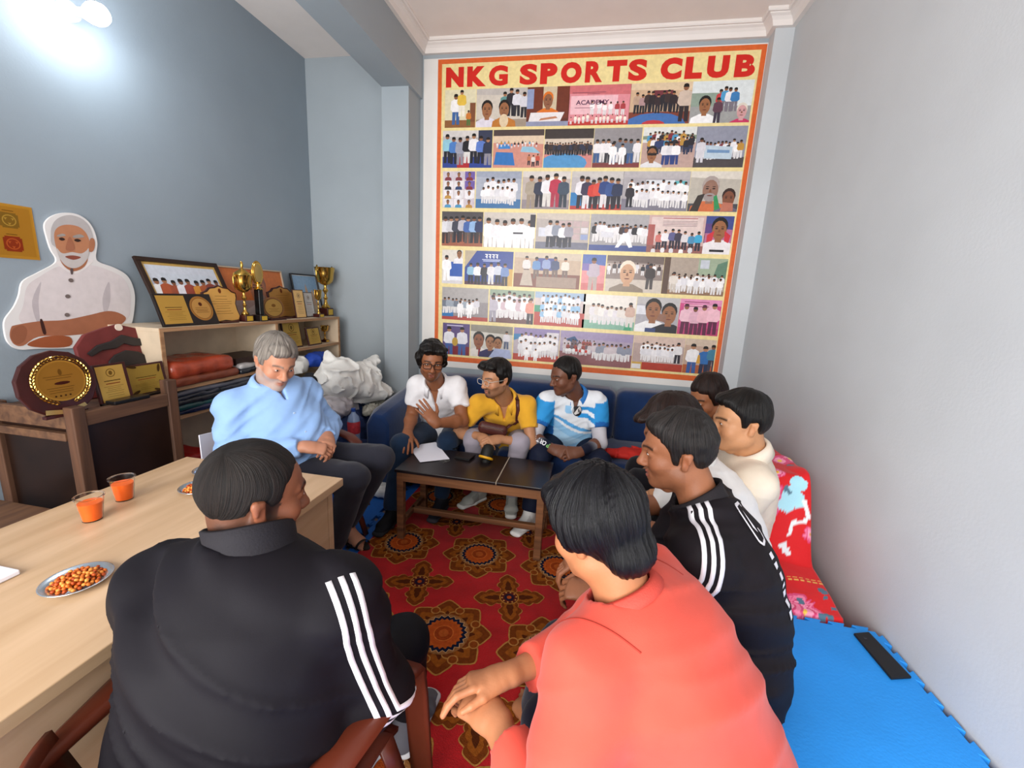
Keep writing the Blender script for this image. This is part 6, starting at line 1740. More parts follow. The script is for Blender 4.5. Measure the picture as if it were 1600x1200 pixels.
def person(label, D):
    B = Body(D); t = thing('person', label, 'person', (B.pel[0], B.pel[1], D.get('base', 0.0)))
    if D.get('dbg'): return t
    hc = V(*D['head']); R = basis(D['face'], D.get('hup', (0, 0, 1))); s = D.get('hs', 1.0); hh = D.get('h', .0045)
    nb = B.c7 + B.fw * .028 - B.up * .02
    parts = []; v, q, cl = head_skin(hc, R, s, nb, D, hh); parts.append((v, q, cl))
    arms = {}
    for sd in 'LR':
        if 'wr' + sd in D:
            hd = D['hand' + sd]; sh, el = (B.shL, B.elL) if sd == 'L' else (B.shR, B.elR)
            parts.append(arm_skin(sh, el, V(*D['wr' + sd]), hd[0], hd[1], sd, D, *hd[2:], h=D.get('hh', .0045), s=D.get('hands', 1.0)))
    core = Vol(*B.bounds(), .014); B.torso(core, -.004, .03); vv, qq = core.mesh(); parts.append((vv, qq, tint(vv, D['skin'])))
    if D.get('feet'):                                             # bare feet
        for an, td in D['feet']:
            an = V(*an); f = nrm(td); sd_ = np.cross(f, (0, 0, 1)); fv = Vol(an - .2, an + V(.2, .2, .16), .006)
            fv.seg(an + V(0, 0, .12), an, .036, .036, .034, .034, k=.02); fv.seg(an - f * .02 - V(0, 0, .045), an + f * .09 - V(0, 0, .055), .032, .028, .040, .02, sd_, .02); fv.seg(an, an + f * .1 - V(0, 0, .045), .032, .03, .036, .018, sd_, .02)
            for i in range(5):
                o_ = an + f * (.105 - .008 * i) - V(0, 0, .062) + sd_ * (.028 - .0145 * i) * D.get('footmirror', 1); fv.seg(o_, o_ + f * (.05 - .006 * i), .0105, .009, .0095 - .0006 * i, .008, k=.003)
            a_, b_ = fv.mesh(); parts.append((a_, b_, tint(a_, D['skin'])))
    body = surf('body', [(p[0], p[1]) for p in parts], SKINM, t, cols=np.concatenate([p[2] for p in parts]))
    head_hair(hc, R, s, D, t, hh)
    if D.get('eyes', True): eyes(hc, R, s, t)
    if 'glasses' in D: glasses(hc, R, s, t, *D['glasses'])
    # upper garment
    G = D['top']; e = G.get('e', .012); ex = [B.elL, B.elR, V(*D.get('wrL', B.elL)), V(*D.get('wrR', B.elR))]
    sv = Vol(*B.bounds(ex if G['sleeve'] > 1 else ex[:2]), G.get('h', .008)); B.torso(sv, e, G.get('k', .04)); ae = G.get('ae', e)
    for sd, sh, el in (('L', B.shL, B.elL), ('R', B.shR, B.elR)):
        sl = G['sleeve']; ra = .054 * D.get('arm', 1)
        if sl <= 1: sv.seg(sh, sh + (el - sh) * sl, ra + ae + .004, ra + ae + .004, ra + ae - .002, ra + ae - .002, k=.03, flat=True)
        else:
            sv.seg(sh, el, ra + ae + .004, ra + ae + .004, .047 + ae, .047 + ae, k=.03); wr = V(*D.get('wr' + sd, el)); f_ = sl - 1
            if f_ > .02: sv.seg(el, el + (wr - el) * f_, .047 + ae, .047 + ae, .047 + (.031 - .047) * f_ + ae * .8, .047 + (.031 - .047) * f_ + ae * .8, k=.025, flat=True)
    for xp in G.get('extra', ()): sv.ell(*xp[:2], xp[2] if len(xp) > 2 else .05)
    if 'elTip' in G: pass
    sv.displace(folds(B, G.get('fold', .006), G.get('seed', 1), G.get('dense', 7.0)), .05)
    nd = nrm(hc - R[:, 1] * .02 - nb)
    sv.seg(nb - nd * .01, nb + nd * .2, G.get('nr', .064), G.get('nr', .064), .075, .075, k=.008, mode='sub')
    if G.get('vee'): w_, dp = G['vee']; sv.seg(nb + B.fw * .06 + B.up * .02, nb + B.fw * .115 - B.up * dp, w_, .06, .004, .05, B.rs, .006, 'sub')
    hem = B.nodes[0][0]; upv = nrm(B.nodes[1][0] - hem); sv.cut(lambda P: -((P - hem.astype(np.float32)) @ upv.astype(np.float32)) - G.get('hem', .06) - .012 * vnoise(P, 11, 5), .004) if G.get('cuthem', True) else None
    vv, qq = sv.mesh(); vv = relax(vv, qq, 1, .4)
    col = G['paint'](vv, B) if 'paint' in G else tint(vv, G['c'], 3)
    top = surf(G.get('name', 'shirt'), [(vv, qq)], G.get('m', COTTON), t, cols=col); B.vol = sv; B.top = top; B.nb, B.nd = nb, nd
    if 'collar' in G: collar(B, G['collar'], mat('collar_' + G['cc'][1:], G['cc'], rough=.8, bump=.15, bscale=250, vary=.04), top, nb + B.fw * G.get('cf', .0) + nd * G.get('cz', .028), nd, B.fw, G.get('cr', .066), None, G.get('ch', .04))
    # trousers
    T = D['legs']; kn = {}; an = {}
    lo = np.min([B.pel, T['knL'], T['knR'], T['anL'], T['anR']], 0) - .17; hi = np.max([B.pel, T['knL'], T['knR'], T['anL'], T['anR']], 0) + .17
    tv = Vol(lo, hi, T.get('h', .011)); tv.seg(B.pel - B.rp * .06, B.pel + B.rp * .06, .12, .125, .12, .125, (0, 0, 1), .03)
    te = T.get('e', .006)
    for hp, k_, a_ in ((B.hipL, T['knL'], T['anL']), (B.hipR, T['knR'], T['anR'])):
        k_, a_ = V(*k_), V(*a_); g_ = T.get('g', 1.0)
        tv.seg(hp, k_, .092 * g_ + te, .086 * g_ + te, .062 * g_ + te, .062 * g_ + te, k=.03); tv.seg(k_, a_ + V(0, 0, .01), .060 * g_ + te, .060 * g_ + te, T.get('cuff', .048) + te, T.get('cuff', .048) + te, k=.02, flat=True)
    kl, kr_ = V(*T['knL']), V(*T['knR'])

    def tf(P):
        d = .004 * ridge(P * np.array((1, 1, 1.7), np.float32), 8, 21)
        for e_ in (kl, kr_, B.hipL, B.hipR): d = d + np.exp(-((P - e_.astype(np.float32)) ** 2).sum(-1) / .012) * .007 * ridge(P, 17, 23)
        return -d
    tv.displace(tf, .04); zf_ = T.get('floor', .03); tv.cut(lambda P: zf_ - P[..., 2], .004); vv, qq = tv.mesh(); vv = relax(vv, qq, 1, .4)
    surf('trousers', [(vv, qq)], T.get('m', DENIM), t, cols=tint(vv, T['c'], 9, .1))
    for sh_ in T.get('shoes', ()): shoe(t, *sh_)
    return t, B


def shoe(parent, an, td, up_c, sole_c, lace_c=None, s=1.0):
    an = V(*an); f = nrm(V(*td)); sd = nrm(np.cross(f, (0, 0, 1))); gz = an[2] - .078
    loc = lambda x, y, z: an + sd * x * s + f * y * s + V(0, 0, z * s)
    v = Vol(an - .24, an + V(.24, .24, .1), .006)
    v.seg(loc(0, -.035, -.02), loc(0, -.01, .025), .038, .044, .038, .046, sd, .02); v.seg(loc(0, -.03, -.045), loc(0, .10, -.05), .037, .034, .042, .030, sd, .025); v.seg(loc(0, .10, -.052), loc(0, .165, -.058), .042, .026, .036, .019, sd, .02); v.seg(loc(0, .0, -.0), loc(0, .1, -.04), .034, .028, .034, .022, sd, .025)
    v.cut(lambda P: (gz + .024) - P[..., 2], .003); a, b = v.mesh(); a = relax(a, b, 1)
    col = tint(a, up_c, 4, .08); pan = ((a - an) @ f > .03) & ((a - an) @ f < .09) & (np.abs((a - an) @ sd) > .024); col[pan] = col[pan] * .72
    o = surf('shoe', [(a, b)], POLY, parent, cols=col)
    v = Vol(an - .24, an + V(.24, .24, .0), .006); v.seg(loc(0, -.045, -.062), loc(0, .06, -.062), .043, .02, .044, .02, sd, .01); v.seg(loc(0, .06, -.062), loc(0, .17, -.06), .046, .02, .040, .018, sd, .01); v.cut(lambda P: gz - P[..., 2], .002); a, b = v.mesh(); surf('sole', [(a, b)], POLY, o, cols=tint(a, sole_c, 4, .05))
    if lace_c:
        lm = mat('lace_' + lace_c[1:], lace_c, rough=.8)
        for i in range(4): MB().tube([loc(-.022, .035 + i * .022, -.006 - i * .0085), loc(0, .04 + i * .022, .008 - i * .010), loc(.022, .035 + i * .022, -.006 - i * .0085)], .0035, 5).build('lace', lm, o, smooth=True)
CLASP = ((.55, .75, .5), (.6, .8, .5), (.65, .85, .5), (.7, .9, .5))
LOOSE = ((.25, .35, .25), (.3, .4, .3), (.35, .45, .3), (.4, .5, .3))
LONGLINE = [(-.2, -.10), (-.06, -.10), (-.03, -.05), (0, -.035), (.026, -.03), (.04, .02), (.062, .05), (.082, .066), (.2, .07)]

# ---- man in the white polo on the sofa
p2, B2 = person('man in white polo shirt and dark glasses gesturing with one hand on the blue sofa', dict(
    head=(-1.01, 2.60, 1.045), face=(.42, -.9, -.16), hup=(.05, .05, 1), hs=1.0, skin='#8b5638', lip='#7a3f35', stubble=.35, goatee=.5, open_mouth=True, c7=(-1.03, 2.75, .905), shL=(-.885, 2.76, .86), shR=(-1.165, 2.73, .85), pelvis=(-1.05, 3.02, .46), hunch=.05, pright=(-1, 0, 0),
    wrR=(-1.15, 2.54, .565), elR=(-1.20, 2.72, .625), handR=((.35, -.85, -.3), (.1, .2, 1), LOOSE, (.9, .2), .12), wrL=(-.915, 2.44, .685), elL=(-.80, 2.64, .655), handL=((-.62, -.12, .78), (.55, -.70, .35), ((.1, .15, .1), (.08, .12, .1), (.1, .15, .1), (.15, .2, .1)), (1.0, .1), .10),
    hair=dict(t=.017, top=.014, line=[(-.2, -.10), (-.06, -.095), (-.03, -.05), (0, -.035), (.024, -.03), (.036, .022), (.062, .06), (.082, .072), (.2, .075)], extra=[((.04, .05, .1), (.045, .045, .03)), ((-.04, .05, .1), (.045, .045, .03)), ((.075, .01, .01), (.026, .035, .05)), ((-.075, .01, .01), (.026, .035, .05)), ((0, -.06, -.05), (.07, .045, .05))], wave=.009, ws=34., str=.004, mat=BLACKHAIR, jag=.01),
    glasses=('#1c1110', .0025), top=dict(name='shirt', c='#e4e1e2', sleeve=.62, e=.013, ae=.012, collar='polo', cc='#e2dfe0', vee=(.034, .10), fold=.011, seed=3, cf=.004),
    legs=dict(c='#18293f', knL=(-.90, 2.64, .50), knR=(-1.165, 2.48, .50), anL=(-.92, 2.58, .095), anR=(-1.17, 2.34, .095), m=DENIM, shoes=[((-.92, 2.58, .085), (0, -1, 0), '#22222a', '#3a3a40', None), ((-1.17, 2.34, .085), (-.05, -1, 0), '#17171b', '#2a2a2e', None)])))

# ---- man in the yellow polo
p3, B3 = person('man in yellow polo shirt with clear glasses and a brown sling bag on the sofa', dict(
    head=(-.575, 2.62, .962), face=(-.60, -.78, -.12), hs=.97, skin='#b07c5a', lip='#8f4f44', stubble=.5, goatee=.8, c7=(-.55, 2.80, .825), shL=(-.395, 2.79, .762), shR=(-.71, 2.75, .755), pelvis=(-.56, 3.06, .455), hunch=.05, pright=(-1, 0, 0), girth=.92, arm=.9,
    wrR=(-.655, 2.60, .575), ehR=(-.8, .3, -.4), handR=((.55, -.8, -.12), (-.45, -.1, .9), CLASP, (.5, .35), .04), wrL=(-.53, 2.60, .572), ehL=(.8, .3, -.4), handL=((-.6, -.75, .02), (.45, -.25, .85), CLASP, (.5, .3), .04), armlen=(.26, .23), hands=.95,
    hair=dict(t=.012, top=.018, extra=[((.03, .075, .105), (.04, .035, .028)), ((-.03, .07, .105), (.045, .035, .028)), ((.05, .05, .095), (.03, .04, .03))], wave=.006, ws=30., mat=BLACKHAIR, jag=.008, zf=.07),
    glasses=('#b9b2a8', .0017), top=dict(name='shirt', c='#dca22e', sleeve=.6, e=.012, ae=.014, collar='polo', cc='#e0a733', vee=(.026, .09), fold=.010, seed=5, cf=.004),
    legs=dict(c='#9a929c', knL=(-.41, 2.665, .535), knR=(-.725, 2.665, .525), anL=(-.455, 2.76, .10), anR=(-.71, 2.77, .10), m=COTTON, cuff=.04, shoes=[((-.455, 2.77, .085), (.16, -1, 0), '#a3a39c', '#d9d8d2', '#e2e1da'), ((-.71, 2.79, .085), (-.5, -.86, 0), '#a3a39c', '#d9d8d2', '#5f6056')])))
# sling bag
BRN = mat('brown_leather', '#4a211c', rough=.35, vary=.15, bump=.15, bscale=160)
bag = thing('sling_bag', 'dark brown leather sling bag on the chest of the man in yellow', 'bag', (-.56, 2.64, .62))
bc = ony(769, 671, 2.62)
bv = Vol(bc - .16, bc + .16, .006)
bv.seg(bc + V(-.065, -.005, .012), bc + V(.07, .02, -.012), .042, .030, .042, .030, (0, 0, 1), .01); a, b = bv.mesh(); surf('pouch', [(a, b)], BRN, bag)
zl = [bc + V(x, -.034 + x * .15, .018 - x * .17) for x in np.linspace(-.08, .085, 8)]; MB().tube(zl, .003, 6).build('zip', mat('zip_metal', '#6a4a3c', rough=.4, metal=.5), bag, smooth=True)
path = [bc + V(.08, .03, .0), V(-.44, 2.70, .68), V(-.435, 2.69, .76), V(-.45, 2.74, .83), V(-.5, 2.84, .84)]
rows = []
for i in range(25):
    f = i / 24 * (len(path) - 1); k_ = min(len(path) - 2, int(f)); p = path[k_] * (1 - f + k_) + path[k_ + 1] * (f - k_)
    n_ = V(.1, -.9, .35) if i < 18 else V(0, -.2, 1); hit = march(B3.vol, p + nrm(n_) * .12, -nrm(n_), .25); p = (hit if hit is not None else p) + nrm(n_) * .004
    rows.append([p + V(-.013, 0, 0), p + V(.013, 0, 0)])
MB().sheet(rows).build('strap', BRN, bag, smooth=True, solid=.004)

# ---- man in the blue and white jersey
def jersey(P, B):
    q = P - B.pel; u = q @ B.up; x = q @ B.rs; col = np.tile(np.array(lin('#dfe3e8')), (len(P), 1)); n_ = vnoise(P.astype(np.float32), 9, 2)
    blue = np.array(lin('#2f8fd0')); pale = np.array(lin('#8fc0e4')); dk = np.array(lin('#1f5fa8'))
    wh = np.array(lin('#e3e7ec')); dg = u - x * .35 + .012 * n_; dg2 = u + x * .5
    col[dg < .27] = np.array(lin('#5aa6de')); col[dg < .245] = wh; col[dg < .225] = pale; col[dg < .17] = np.array(lin('#a9cfea')); col[(dg2 < .10) & (dg < .2)] = pale; col[dg2 < .06] = np.array(lin('#bcd9ee'))
    col[(x < -.02) & (u > .325) & (u < .40)] = blue; col[(x < -.01) & (u > .352) & (u < .372) & (x > -.13)] = wh; col[(x > .02) & (x < .06) & (u > .345) & (u < .40)] = pale
    for sg, sh in ((-1, B.shL), (1, B.shR)):
        ar = (x * sg > .135) & (u < .43); col[ar] = blue; el = B.elL if sg < 0 else B.elR; tt = ((P - sh) @ nrm(el - sh)) / np.linalg.norm(el - sh); col[ar & (tt > .53)] = dk
    return col * (1 + .04 * n_)[:, None]


p4, B4 = person('man in blue and white sports jersey with printed arm sleeves on the sofa', dict(
    head=(-.14, 2.80, .985), face=(-.78, -.58, -.2), hs=1.02, skin='#6a4230', lip='#5a2f2a', stubble=.12, c7=(-.075, 2.93, .865), shL=(.08, 2.92, .805), shR=(-.26, 2.87, .79), pelvis=(-.09, 3.09, .455), hunch=.045, pright=(-1, 0, 0), girth=1.05, belly=.02,
    wrR=(-.185, 2.645, .53), elR=(-.325, 2.77, .545), handR=((.85, -.45, -.1), (-.2, -.75, .6), CLASP, (.4, .1), .05), wrL=(-.005, 2.64, .53), elL=(.125, 2.80, .55), handL=((-.85, -.48, -.08), (.25, -.75, .6), CLASP, (.4, .1), .05),
    hair=dict(t=.007, top=.008, mat=BLACKHAIR, wave=.003, line=[(-.2, -.06), (-.075, -.055), (-.045, -.03), (-.03, .02), (-.004, .03), (.008, .0), (.024, .0), (.032, .04), (.062, .066), (.082, .080), (.2, .082)], zf=.078),
    top=dict(name='jersey', paint=jersey, sleeve=.62, e=.014, ae=.014, collar='polo', cc='#2a6fb4', vee=(.02, .06), fold=.008, seed=8, m=POLY, cf=.004),
    legs=dict(c='#141a2e', knL=(.13, 2.66, .475), knR=(-.26, 2.665, .47), anL=(.12, 2.58, .10), anR=(-.30, 2.56, .10), m=POLY, shoes=[((-.30, 2.56, .085), (-.35, -.93, 0), '#dcdad6', '#efeeea', '#f2f1ee'), ((.12, 2.58, .085), (.05, -1, 0), '#dcdad6', '#efeeea', '#f2f1ee')])))
# printed compression sleeves on the forearms
for sd, el, wr, sh in (('R', B4.elR, V(-.185, 2.645, .53), B4.shR), ('L', B4.elL, V(-.005, 2.64, .53), B4.shL)):
    v = Vol(np.min([el, wr, sh], 0) - .08, np.max([el, wr, sh], 0) + .08, .007); m0 = sh + (el - sh) * .5
    v.seg(m0, el, .053, .053, .047, .047, k=.02); v.seg(el, el + (wr - el) * .96, .048, .048, .034, .031, k=.02, flat=True); a, b = v.mesh(); a = relax(a, b, 1)
    tt = np.clip(((a - el) @ nrm(wr - el)) / np.linalg.norm(wr - el), -.6, 1); w = np.clip(tt * 1.3 + .1, 0, 1)[:, None]; w = w * w * (3 - 2 * w); col = np.array(lin('#c9c6cc')) * (1 - w) + np.array(lin('#171a2c')) * w
    sl = surf('arm_sleeve', [(a, b)], POLY, p4, cols=col)
    if sd == 'R':
        # SPORTS lettering, S in white, P in green, running down the forearm toward the wrist
        d = nrm(wr - el); n_ = nrm(V(-.15, -.85, .55)); vv_ = nrm(np.cross(n_, -d)); st = el + d * .20
        for j, ch in enumerate('SPORTS'):
            o_ = st - d * (.031 * j) + vv_ * -.015
            decal('sleeve_letter', ch, v, o_, -d, vv_, n_, .042, mat('letter_green', '#7fb86a', rough=.6) if j == 1 else mat('letter_white', '#e8e8ec', rough=.6), sl, .03, .0015)
LW = mat('logo_dark', '#1b1d24', rough=.6)
crest = ony(907, 640, 2.70); n_ = nrm(V(.15, -.9, .3))
for r0, c_ in ((.040, '#16181f'), (.035, '#d4d0cc'), (.027, '#5a2a2c'), (.017, '#16181f')):
    b = MB(); pts = []
    for i in range(18):
        a = 2 * math.pi * i / 18; q = crest + V(math.cos(a) * r0 * .8, 0, math.sin(a) * r0); hit = march(B4.vol, q + n_ * .25, -n_, .6); pts.append((hit if hit is not None else q) + n_ * (.002 + .0006 * (.042 - r0) * 100))
    b.add(pts, [tuple(range(18))]); b.build('crest', mat('crest_' + c_[1:], c_, rough=.5), B4.top, fix=False)

# ---- older man in the armchair
p1, B1 = person('older grey-haired bearded man in a light blue shirt sitting in the brown plastic chair', dict(
    head=(-1.565, 1.87, 1.105), face=(.80, -.42, -.40), hup=(.25, 0, 1), hs=1.06, skin='#bd8468', lip='#9a5a50', brow='#6a5a50', stubble=.75, beardc='#a8a09a', beardvol=.95, neck=1.1, fat=1.06, c7=(-1.64, 1.885, .985), shL=(-1.56, 2.07, .905), shR=(-1.70, 1.725, .895), pelvis=(-1.60, 1.97, .53), hunch=.04, girth=1.18, belly=.07, arm=1.15, pright=(-.2, -1, 0),
    wrR=(-1.34, 1.77, .715), elR=(-1.66, 1.66, .68), handR=((.80, .45, -.2), (.2, -.35, .9), CLASP, (.4, .1), .04), wrL=(-1.33, 1.93, .715), elL=(-1.45, 2.11, .72), handL=((.62, -.75, -.15), (.3, .35, .9), CLASP, (.4, .1), .04),
    hair=dict(t=.012, top=.012, mat=GREYHAIR, wave=.006, ws=34., str=.004, extra=[((.02, .06, .1), (.05, .04, .028))], jag=.008),
    top=dict(name='shirt', c='#8fb2e2', sleeve=1.92, e=.02, ae=.016, collar='shirt', cc='#93b6e4', vee=(.02, .05), fold=.015, seed=11, hem=.10, cr=.073),
    legs=dict(c='#2a2a33', g=1.1, knL=(-1.09, 2.05, .575), knR=(-1.10, 1.80, .565), anL=(-1.33, 2.10, .12), anR=(-1.27, 1.87, .12), m=COTTON),
    feet=[((-1.33, 2.10, .075), (.9, -.35, 0)), ((-1.27, 1.87, .075), (.9, -.35, 0))]))
for i in range(4):
    o_ = B1.bez(.72 - i * .2) + B1.fw * .05; hit = march(B1.vol, o_ + B1.fw * .3, -B1.fw, .5)
    if hit is not None: MB().cyl(hit, hit + B1.fw * .003, .0055, .005, 10).build('button', mat('shirt_button', '#b9cbe6', rough=.3), B1.top)
# sandals
SAN = mat('dark_sandal_leather', '#241a17', rough=.5)
for an, td in (((-1.33, 2.10, .075), (.9, -.35, 0)), ((-1.27, 1.87, .075), (.9, -.35, 0))):
    an = V(*an); f = nrm(td); sd_ = np.cross(f, (0, 0, 1)); z0 = an[2] - .073
    sn = MB().prism([(x, y) for x, y in ell(.055, 0, .125, .046, 20)], (an[0], an[1], z0), f, sd_, (0, 0, .012)).build('sandal_sole', SAN, p1, bevel=.003)
    for yy in (.04, .085, .125):
        MB().sheet([[an + f * (yy + w) + sd_ * .047 * math.cos(a) + V(0, 0, -.066 + (.062 - yy * .2) * math.sin(a)) for a in np.linspace(0, math.pi, 11)] for w in (-.008, .008)]).build('strap', SAN, sn, smooth=True, solid=.003)

# ---- man in the black striped jacket with his back to the camera, left
JB = '#100d13'
p10, B10 = person('man in black jacket with cropped hair in a plastic chair, back to the camera', dict(
    head=(-.660, .703, 1.058), face=(.50, .85, -.18), hs=.95, skin='#7d4c35', fade=.9, neck=1.1, c7=(-.64, .648, .962), shL=(-.845, .66, .845), shR=(-.47, .69, .865), pelvis=(-.63, .565, .515), hunch=.05, girth=1.04, belly=.03, arm=1.05, pright=(1, .1, 0), base=0, h=.004,
    wrR=(-.56, .90, .60), elR=(-.41, .71, .645), handR=((-.3, .9, -.1), (.1, .1, 1), LOOSE), wrL=(-.74, .92, .62), elL=(-.86, .67, .635), handL=((.3, .9, -.1), (-.1, .1, 1), LOOSE),
    hair=dict(t=.004, top=.006, mat=BUZZ, wave=.0015, str=.0012, jag=.004, line=[(-.2, -.088), (-.08, -.08), (-.05, -.062), (-.034, -.02), (-.03, .012), (-.004, .018), (.012, .0), (.028, .005), (.034, .045), (.062, .062), (.082, .078), (.2, .08)], whorl=(.02, -.075, .09), sscale=(10, 10, 3)),
    top=dict(name='jacket', c=JB, sleeve=1.9, e=.03, ae=.022, h=.008, collar='stand', cc='#17141a', fold=.019, seed=14, dense=6.0, m=POLY, cr=.070, ch=.062, cz=.030, hem=.12, nr=.07),
    legs=dict(c='#111116', knL=(-.69, .97, .52), knR=(-.455, .97, .51), anL=(-.60, .99, .11), anR=(-.49, 1.10, .11), m=POLY, shoes=[((-.60, .96, .085), (.15, 1, 0), '#5a595e', '#b9b8b8', '#8a898c'), ((-.49, 1.08, .085), (.12, 1, 0), '#5a595e', '#b9b8b8', '#8a898c')])))
STR = mat('white_stripe_tape', '#e2dfe4', rough=.6, vary=.02)
ribbon('sleeve_stripe', B10.vol, [B10.shR + V(-.0, 0, .0), B10.shR + V(.0, 0, -.04), B10.elR, B10.elR + V(-.03, .1, -.01)], [V(.35, -.35, .85), V(.75, -.55, .35), V(.8, -.6, 0), V(.8, -.5, -.2)], (-.022, 0, .022), .011, STR, B10.top)

# ---- man in the coral red shirt, nearest the camera
p9, B9 = person('man in coral red shirt with glossy black hair leaning forward nearest the camera', dict(
    head=(.049, .846, 1.020), face=(-.74, .58, -.34), hup=(-.2, .1, 1), hs=1.0, skin='#a96f4c', c7=(.128, .805, .925), shL=(.05, .69, .81), shR=(.19, .975, .835), pelvis=(.37, .80, .45), hunch=.06, girth=.99, arm=1.0, pright=(.4, .9, 0), h=.0038, hh=.0034, base=MATTOP,
    wrR=(-.125, .835, .615), ehR=(.1, .6, -.8), handR=((-.86, -.34, -.05), (-.05, .35, .9), ((.2, .45, .3), (.3, .5, .3), (.35, .55, .3), (.4, .6, .3)), (.5, .2), .05), wrL=(-.13, .745, .585), ehL=(.3, -.8, -.6), handL=((-.82, .45, -.05), (-.15, -.35, .9), ((.3, .5, .4), (.35, .55, .4), (.4, .6, .4), (.45, .65, .4)), (.6, .2), .05),
    hair=dict(t=.013, top=.010, taper=.3, mat=hair_mat('glossy_black_hair', '#040405', '#17151a', .24), wave=.004, ws=20., str=.005, line=[(-.2, -.088), (-.07, -.085), (-.045, -.07), (-.03, -.02), (-.004, -.012), (.01, -.02), (.026, -.018), (.034, .02), (.06, .04), (.2, .045)], zf=.05, extra=[((0, .075, .085), (.06, .03, .035)), ((.07, 0, .03), (.025, .06, .05)), ((-.07, 0, .03), (.025, .06, .05)), ((0, -.08, -.04), (.06, .04, .045))], whorl=(.01, -.055, .125), sscale=(10, 10, 1.2), jag=.01),
    top=dict(name='shirt', c='#d04e3f', sleeve=1.74, e=.024, ae=.022, h=.0075, collar='rib', cc='#c4463a', fold=.013, seed=17, dense=5.0, cr=.070, cz=.03, hem=.10, nr=.072),
    legs=dict(c='#1b1c2c', knL=(-.01, .84, .485), knR=(.0, 1.07, .50), anL=(-.08, .92, .12), anR=(-.07, 1.20, .12), m=COTTON),
    feet=[((-.08, .93, .075), (-.6, .8, 0)), ((-.07, 1.21, .075), (-.6, .8, 0))]))

SEAM = mat('coral_seam', '#a83529', rough=.9)
for sh, sg in ((B9.shL, -1), (B9.shR, 1)):
    c_ = sh - B9.rs * sg * .035; pts, outs = [], []
    for a in np.linspace(-.6, 1.25, 9):
        d = B9.up * math.cos(a) - B9.fw * math.sin(a); pts.append(c_ + d * .03); outs.append(d)
    ribbon('shoulder_seam', B9.vol, pts, outs, (0,), .003, SEAM, B9.top, lift=.0008)

# ---- man in the black striped jacket in profile, right
p8, B8 = person('young man in black jacket with three white shoulder stripes in profile on the right', dict(
    head=(.290, 1.289, 1.058), face=(-.96, .06, -.16), hs=.98, skin='#935e41', stubble=.2, c7=(.398, 1.255, .925), shL=(.345, 1.105, .835), shR=(.42, 1.425, .85), pelvis=(.525, 1.24, .455), hunch=.05, girth=.97, pright=(.15, 1, 0), base=MATTOP, h=.0042,
    wrL=(.085, 1.215, .585), elL=(.27, 1.08, .60), handL=((-.95, .25, -.1), (.05, -.3, .9), CLASP, (.5, .2)), wrR=(.07, 1.38, .59), elR=(.30, 1.48, .60), handR=((-.9, -.2, -.1), (.05, .2, .9), CLASP),
    hair=dict(t=.010, top=.014, mat=hair_mat('short_black_hair', '#0b0a0a', '#332d2b', .4), wave=.004, ws=40., str=.003, sscale=(12, 12, 4), extra=[((0, .055, .1), (.05, .03, .022))], jag=.011, line=[(-.2, -.075), (-.075, -.07), (-.045, -.04), (-.03, .012), (-.004, .018), (.008, -.025), (.022, -.025), (.03, .03), (.062, .06), (.082, .074), (.2, .076)]),
    top=dict(name='jacket', c='#171216', sleeve=1.95, e=.028, ae=.018, h=.008, collar='stand', cc='#1b161a', fold=.016, seed=20, dense=6.0, m=POLY, cr=.068, ch=.045, cz=.03, hem=.09, nr=.068),
    legs=dict(c='#191519', knL=(.13, 1.20, .485), knR=(.13, 1.40, .485), anL=(.06, 1.28, .11), anR=(.06, 1.42, .11), m=POLY, shoes=[((.06, 1.28, .085), (-1, .1, 0), '#3a3a40', '#8a8a8a', None), ((.06, 1.42, .085), (-1, .1, 0), '#3a3a40', '#8a8a8a', None)])))
ribbon('sleeve_stripe', B8.vol, [B8.c7 + V(-.055, -.055, .0), B8.shL + V(.005, .05, .03), B8.shL + V(0, 0, -.04), B8.elL + V(0, 0, .04)], [V(-.15, -.2, .95), V(0, -.45, .9), V(.05, -.95, .3), V(.05, -1, 0)], (-.023, 0, .023), .012, STR, B8.top)
# white lettering down the back, too small to read off fully
bn_ = nrm(-B8.fw * .9 + B8.up * .3 + V(0, -.5, 0)); dn_ = -B8.up
o_ = B8.bez(.80) - B8.fw * .1 - B8.rs * .05
ub = nrm(dn_ - bn_ * (dn_ @ bn_)); vb = nrm(np.cross(bn_, ub))


def back_mark(name, pts):
    out = []
    for a, b in pts:
        q = o_ + ub * a + vb * b; hit = march(B8.vol, q + bn_ * .12, -bn_, .3); out.append((hit if hit is not None else q) + bn_ * .002)
    b_ = MB(); b_.add(out, [tuple(range(len(out)))]); b_.build(name, STR, B8.top, fix=False)


for (a0, b0), (a1, b1) in zip([(-.12, -.01), (-.11, .035), (-.02, .035), (-.005, .02), (-.005, -.01), (-.02, -.022), (-.11, -.022)], [(-.11, .035), (-.02, .035), (-.005, .02), (-.005, -.01), (-.02, -.022), (-.11, -.022), (-.12, -.01)]):
    w = nrm((b0 - b1, a1 - a0)) * .004; back_mark('emblem_line', [(a0 - w[0], b0 - w[1]), (a1 - w[0], b1 - w[1]), (a1 + w[0], b1 + w[1]), (a0 + w[0], b0 + w[1])])
back_mark('emblem_line', [(-.10, .0), (-.05, .012), (-.03, .012), (-.05, .0)])
xx = .02
for wd in (.022, .02, .026, .012, .02, .024, .03):                 # a row of letter-like blocks, unreadable in the photograph
    back_mark('letter_block', [(xx, -.012), (xx + wd * .75, -.014), (xx + wd, .012), (xx + wd * .3, .016)]); xx += wd + .007

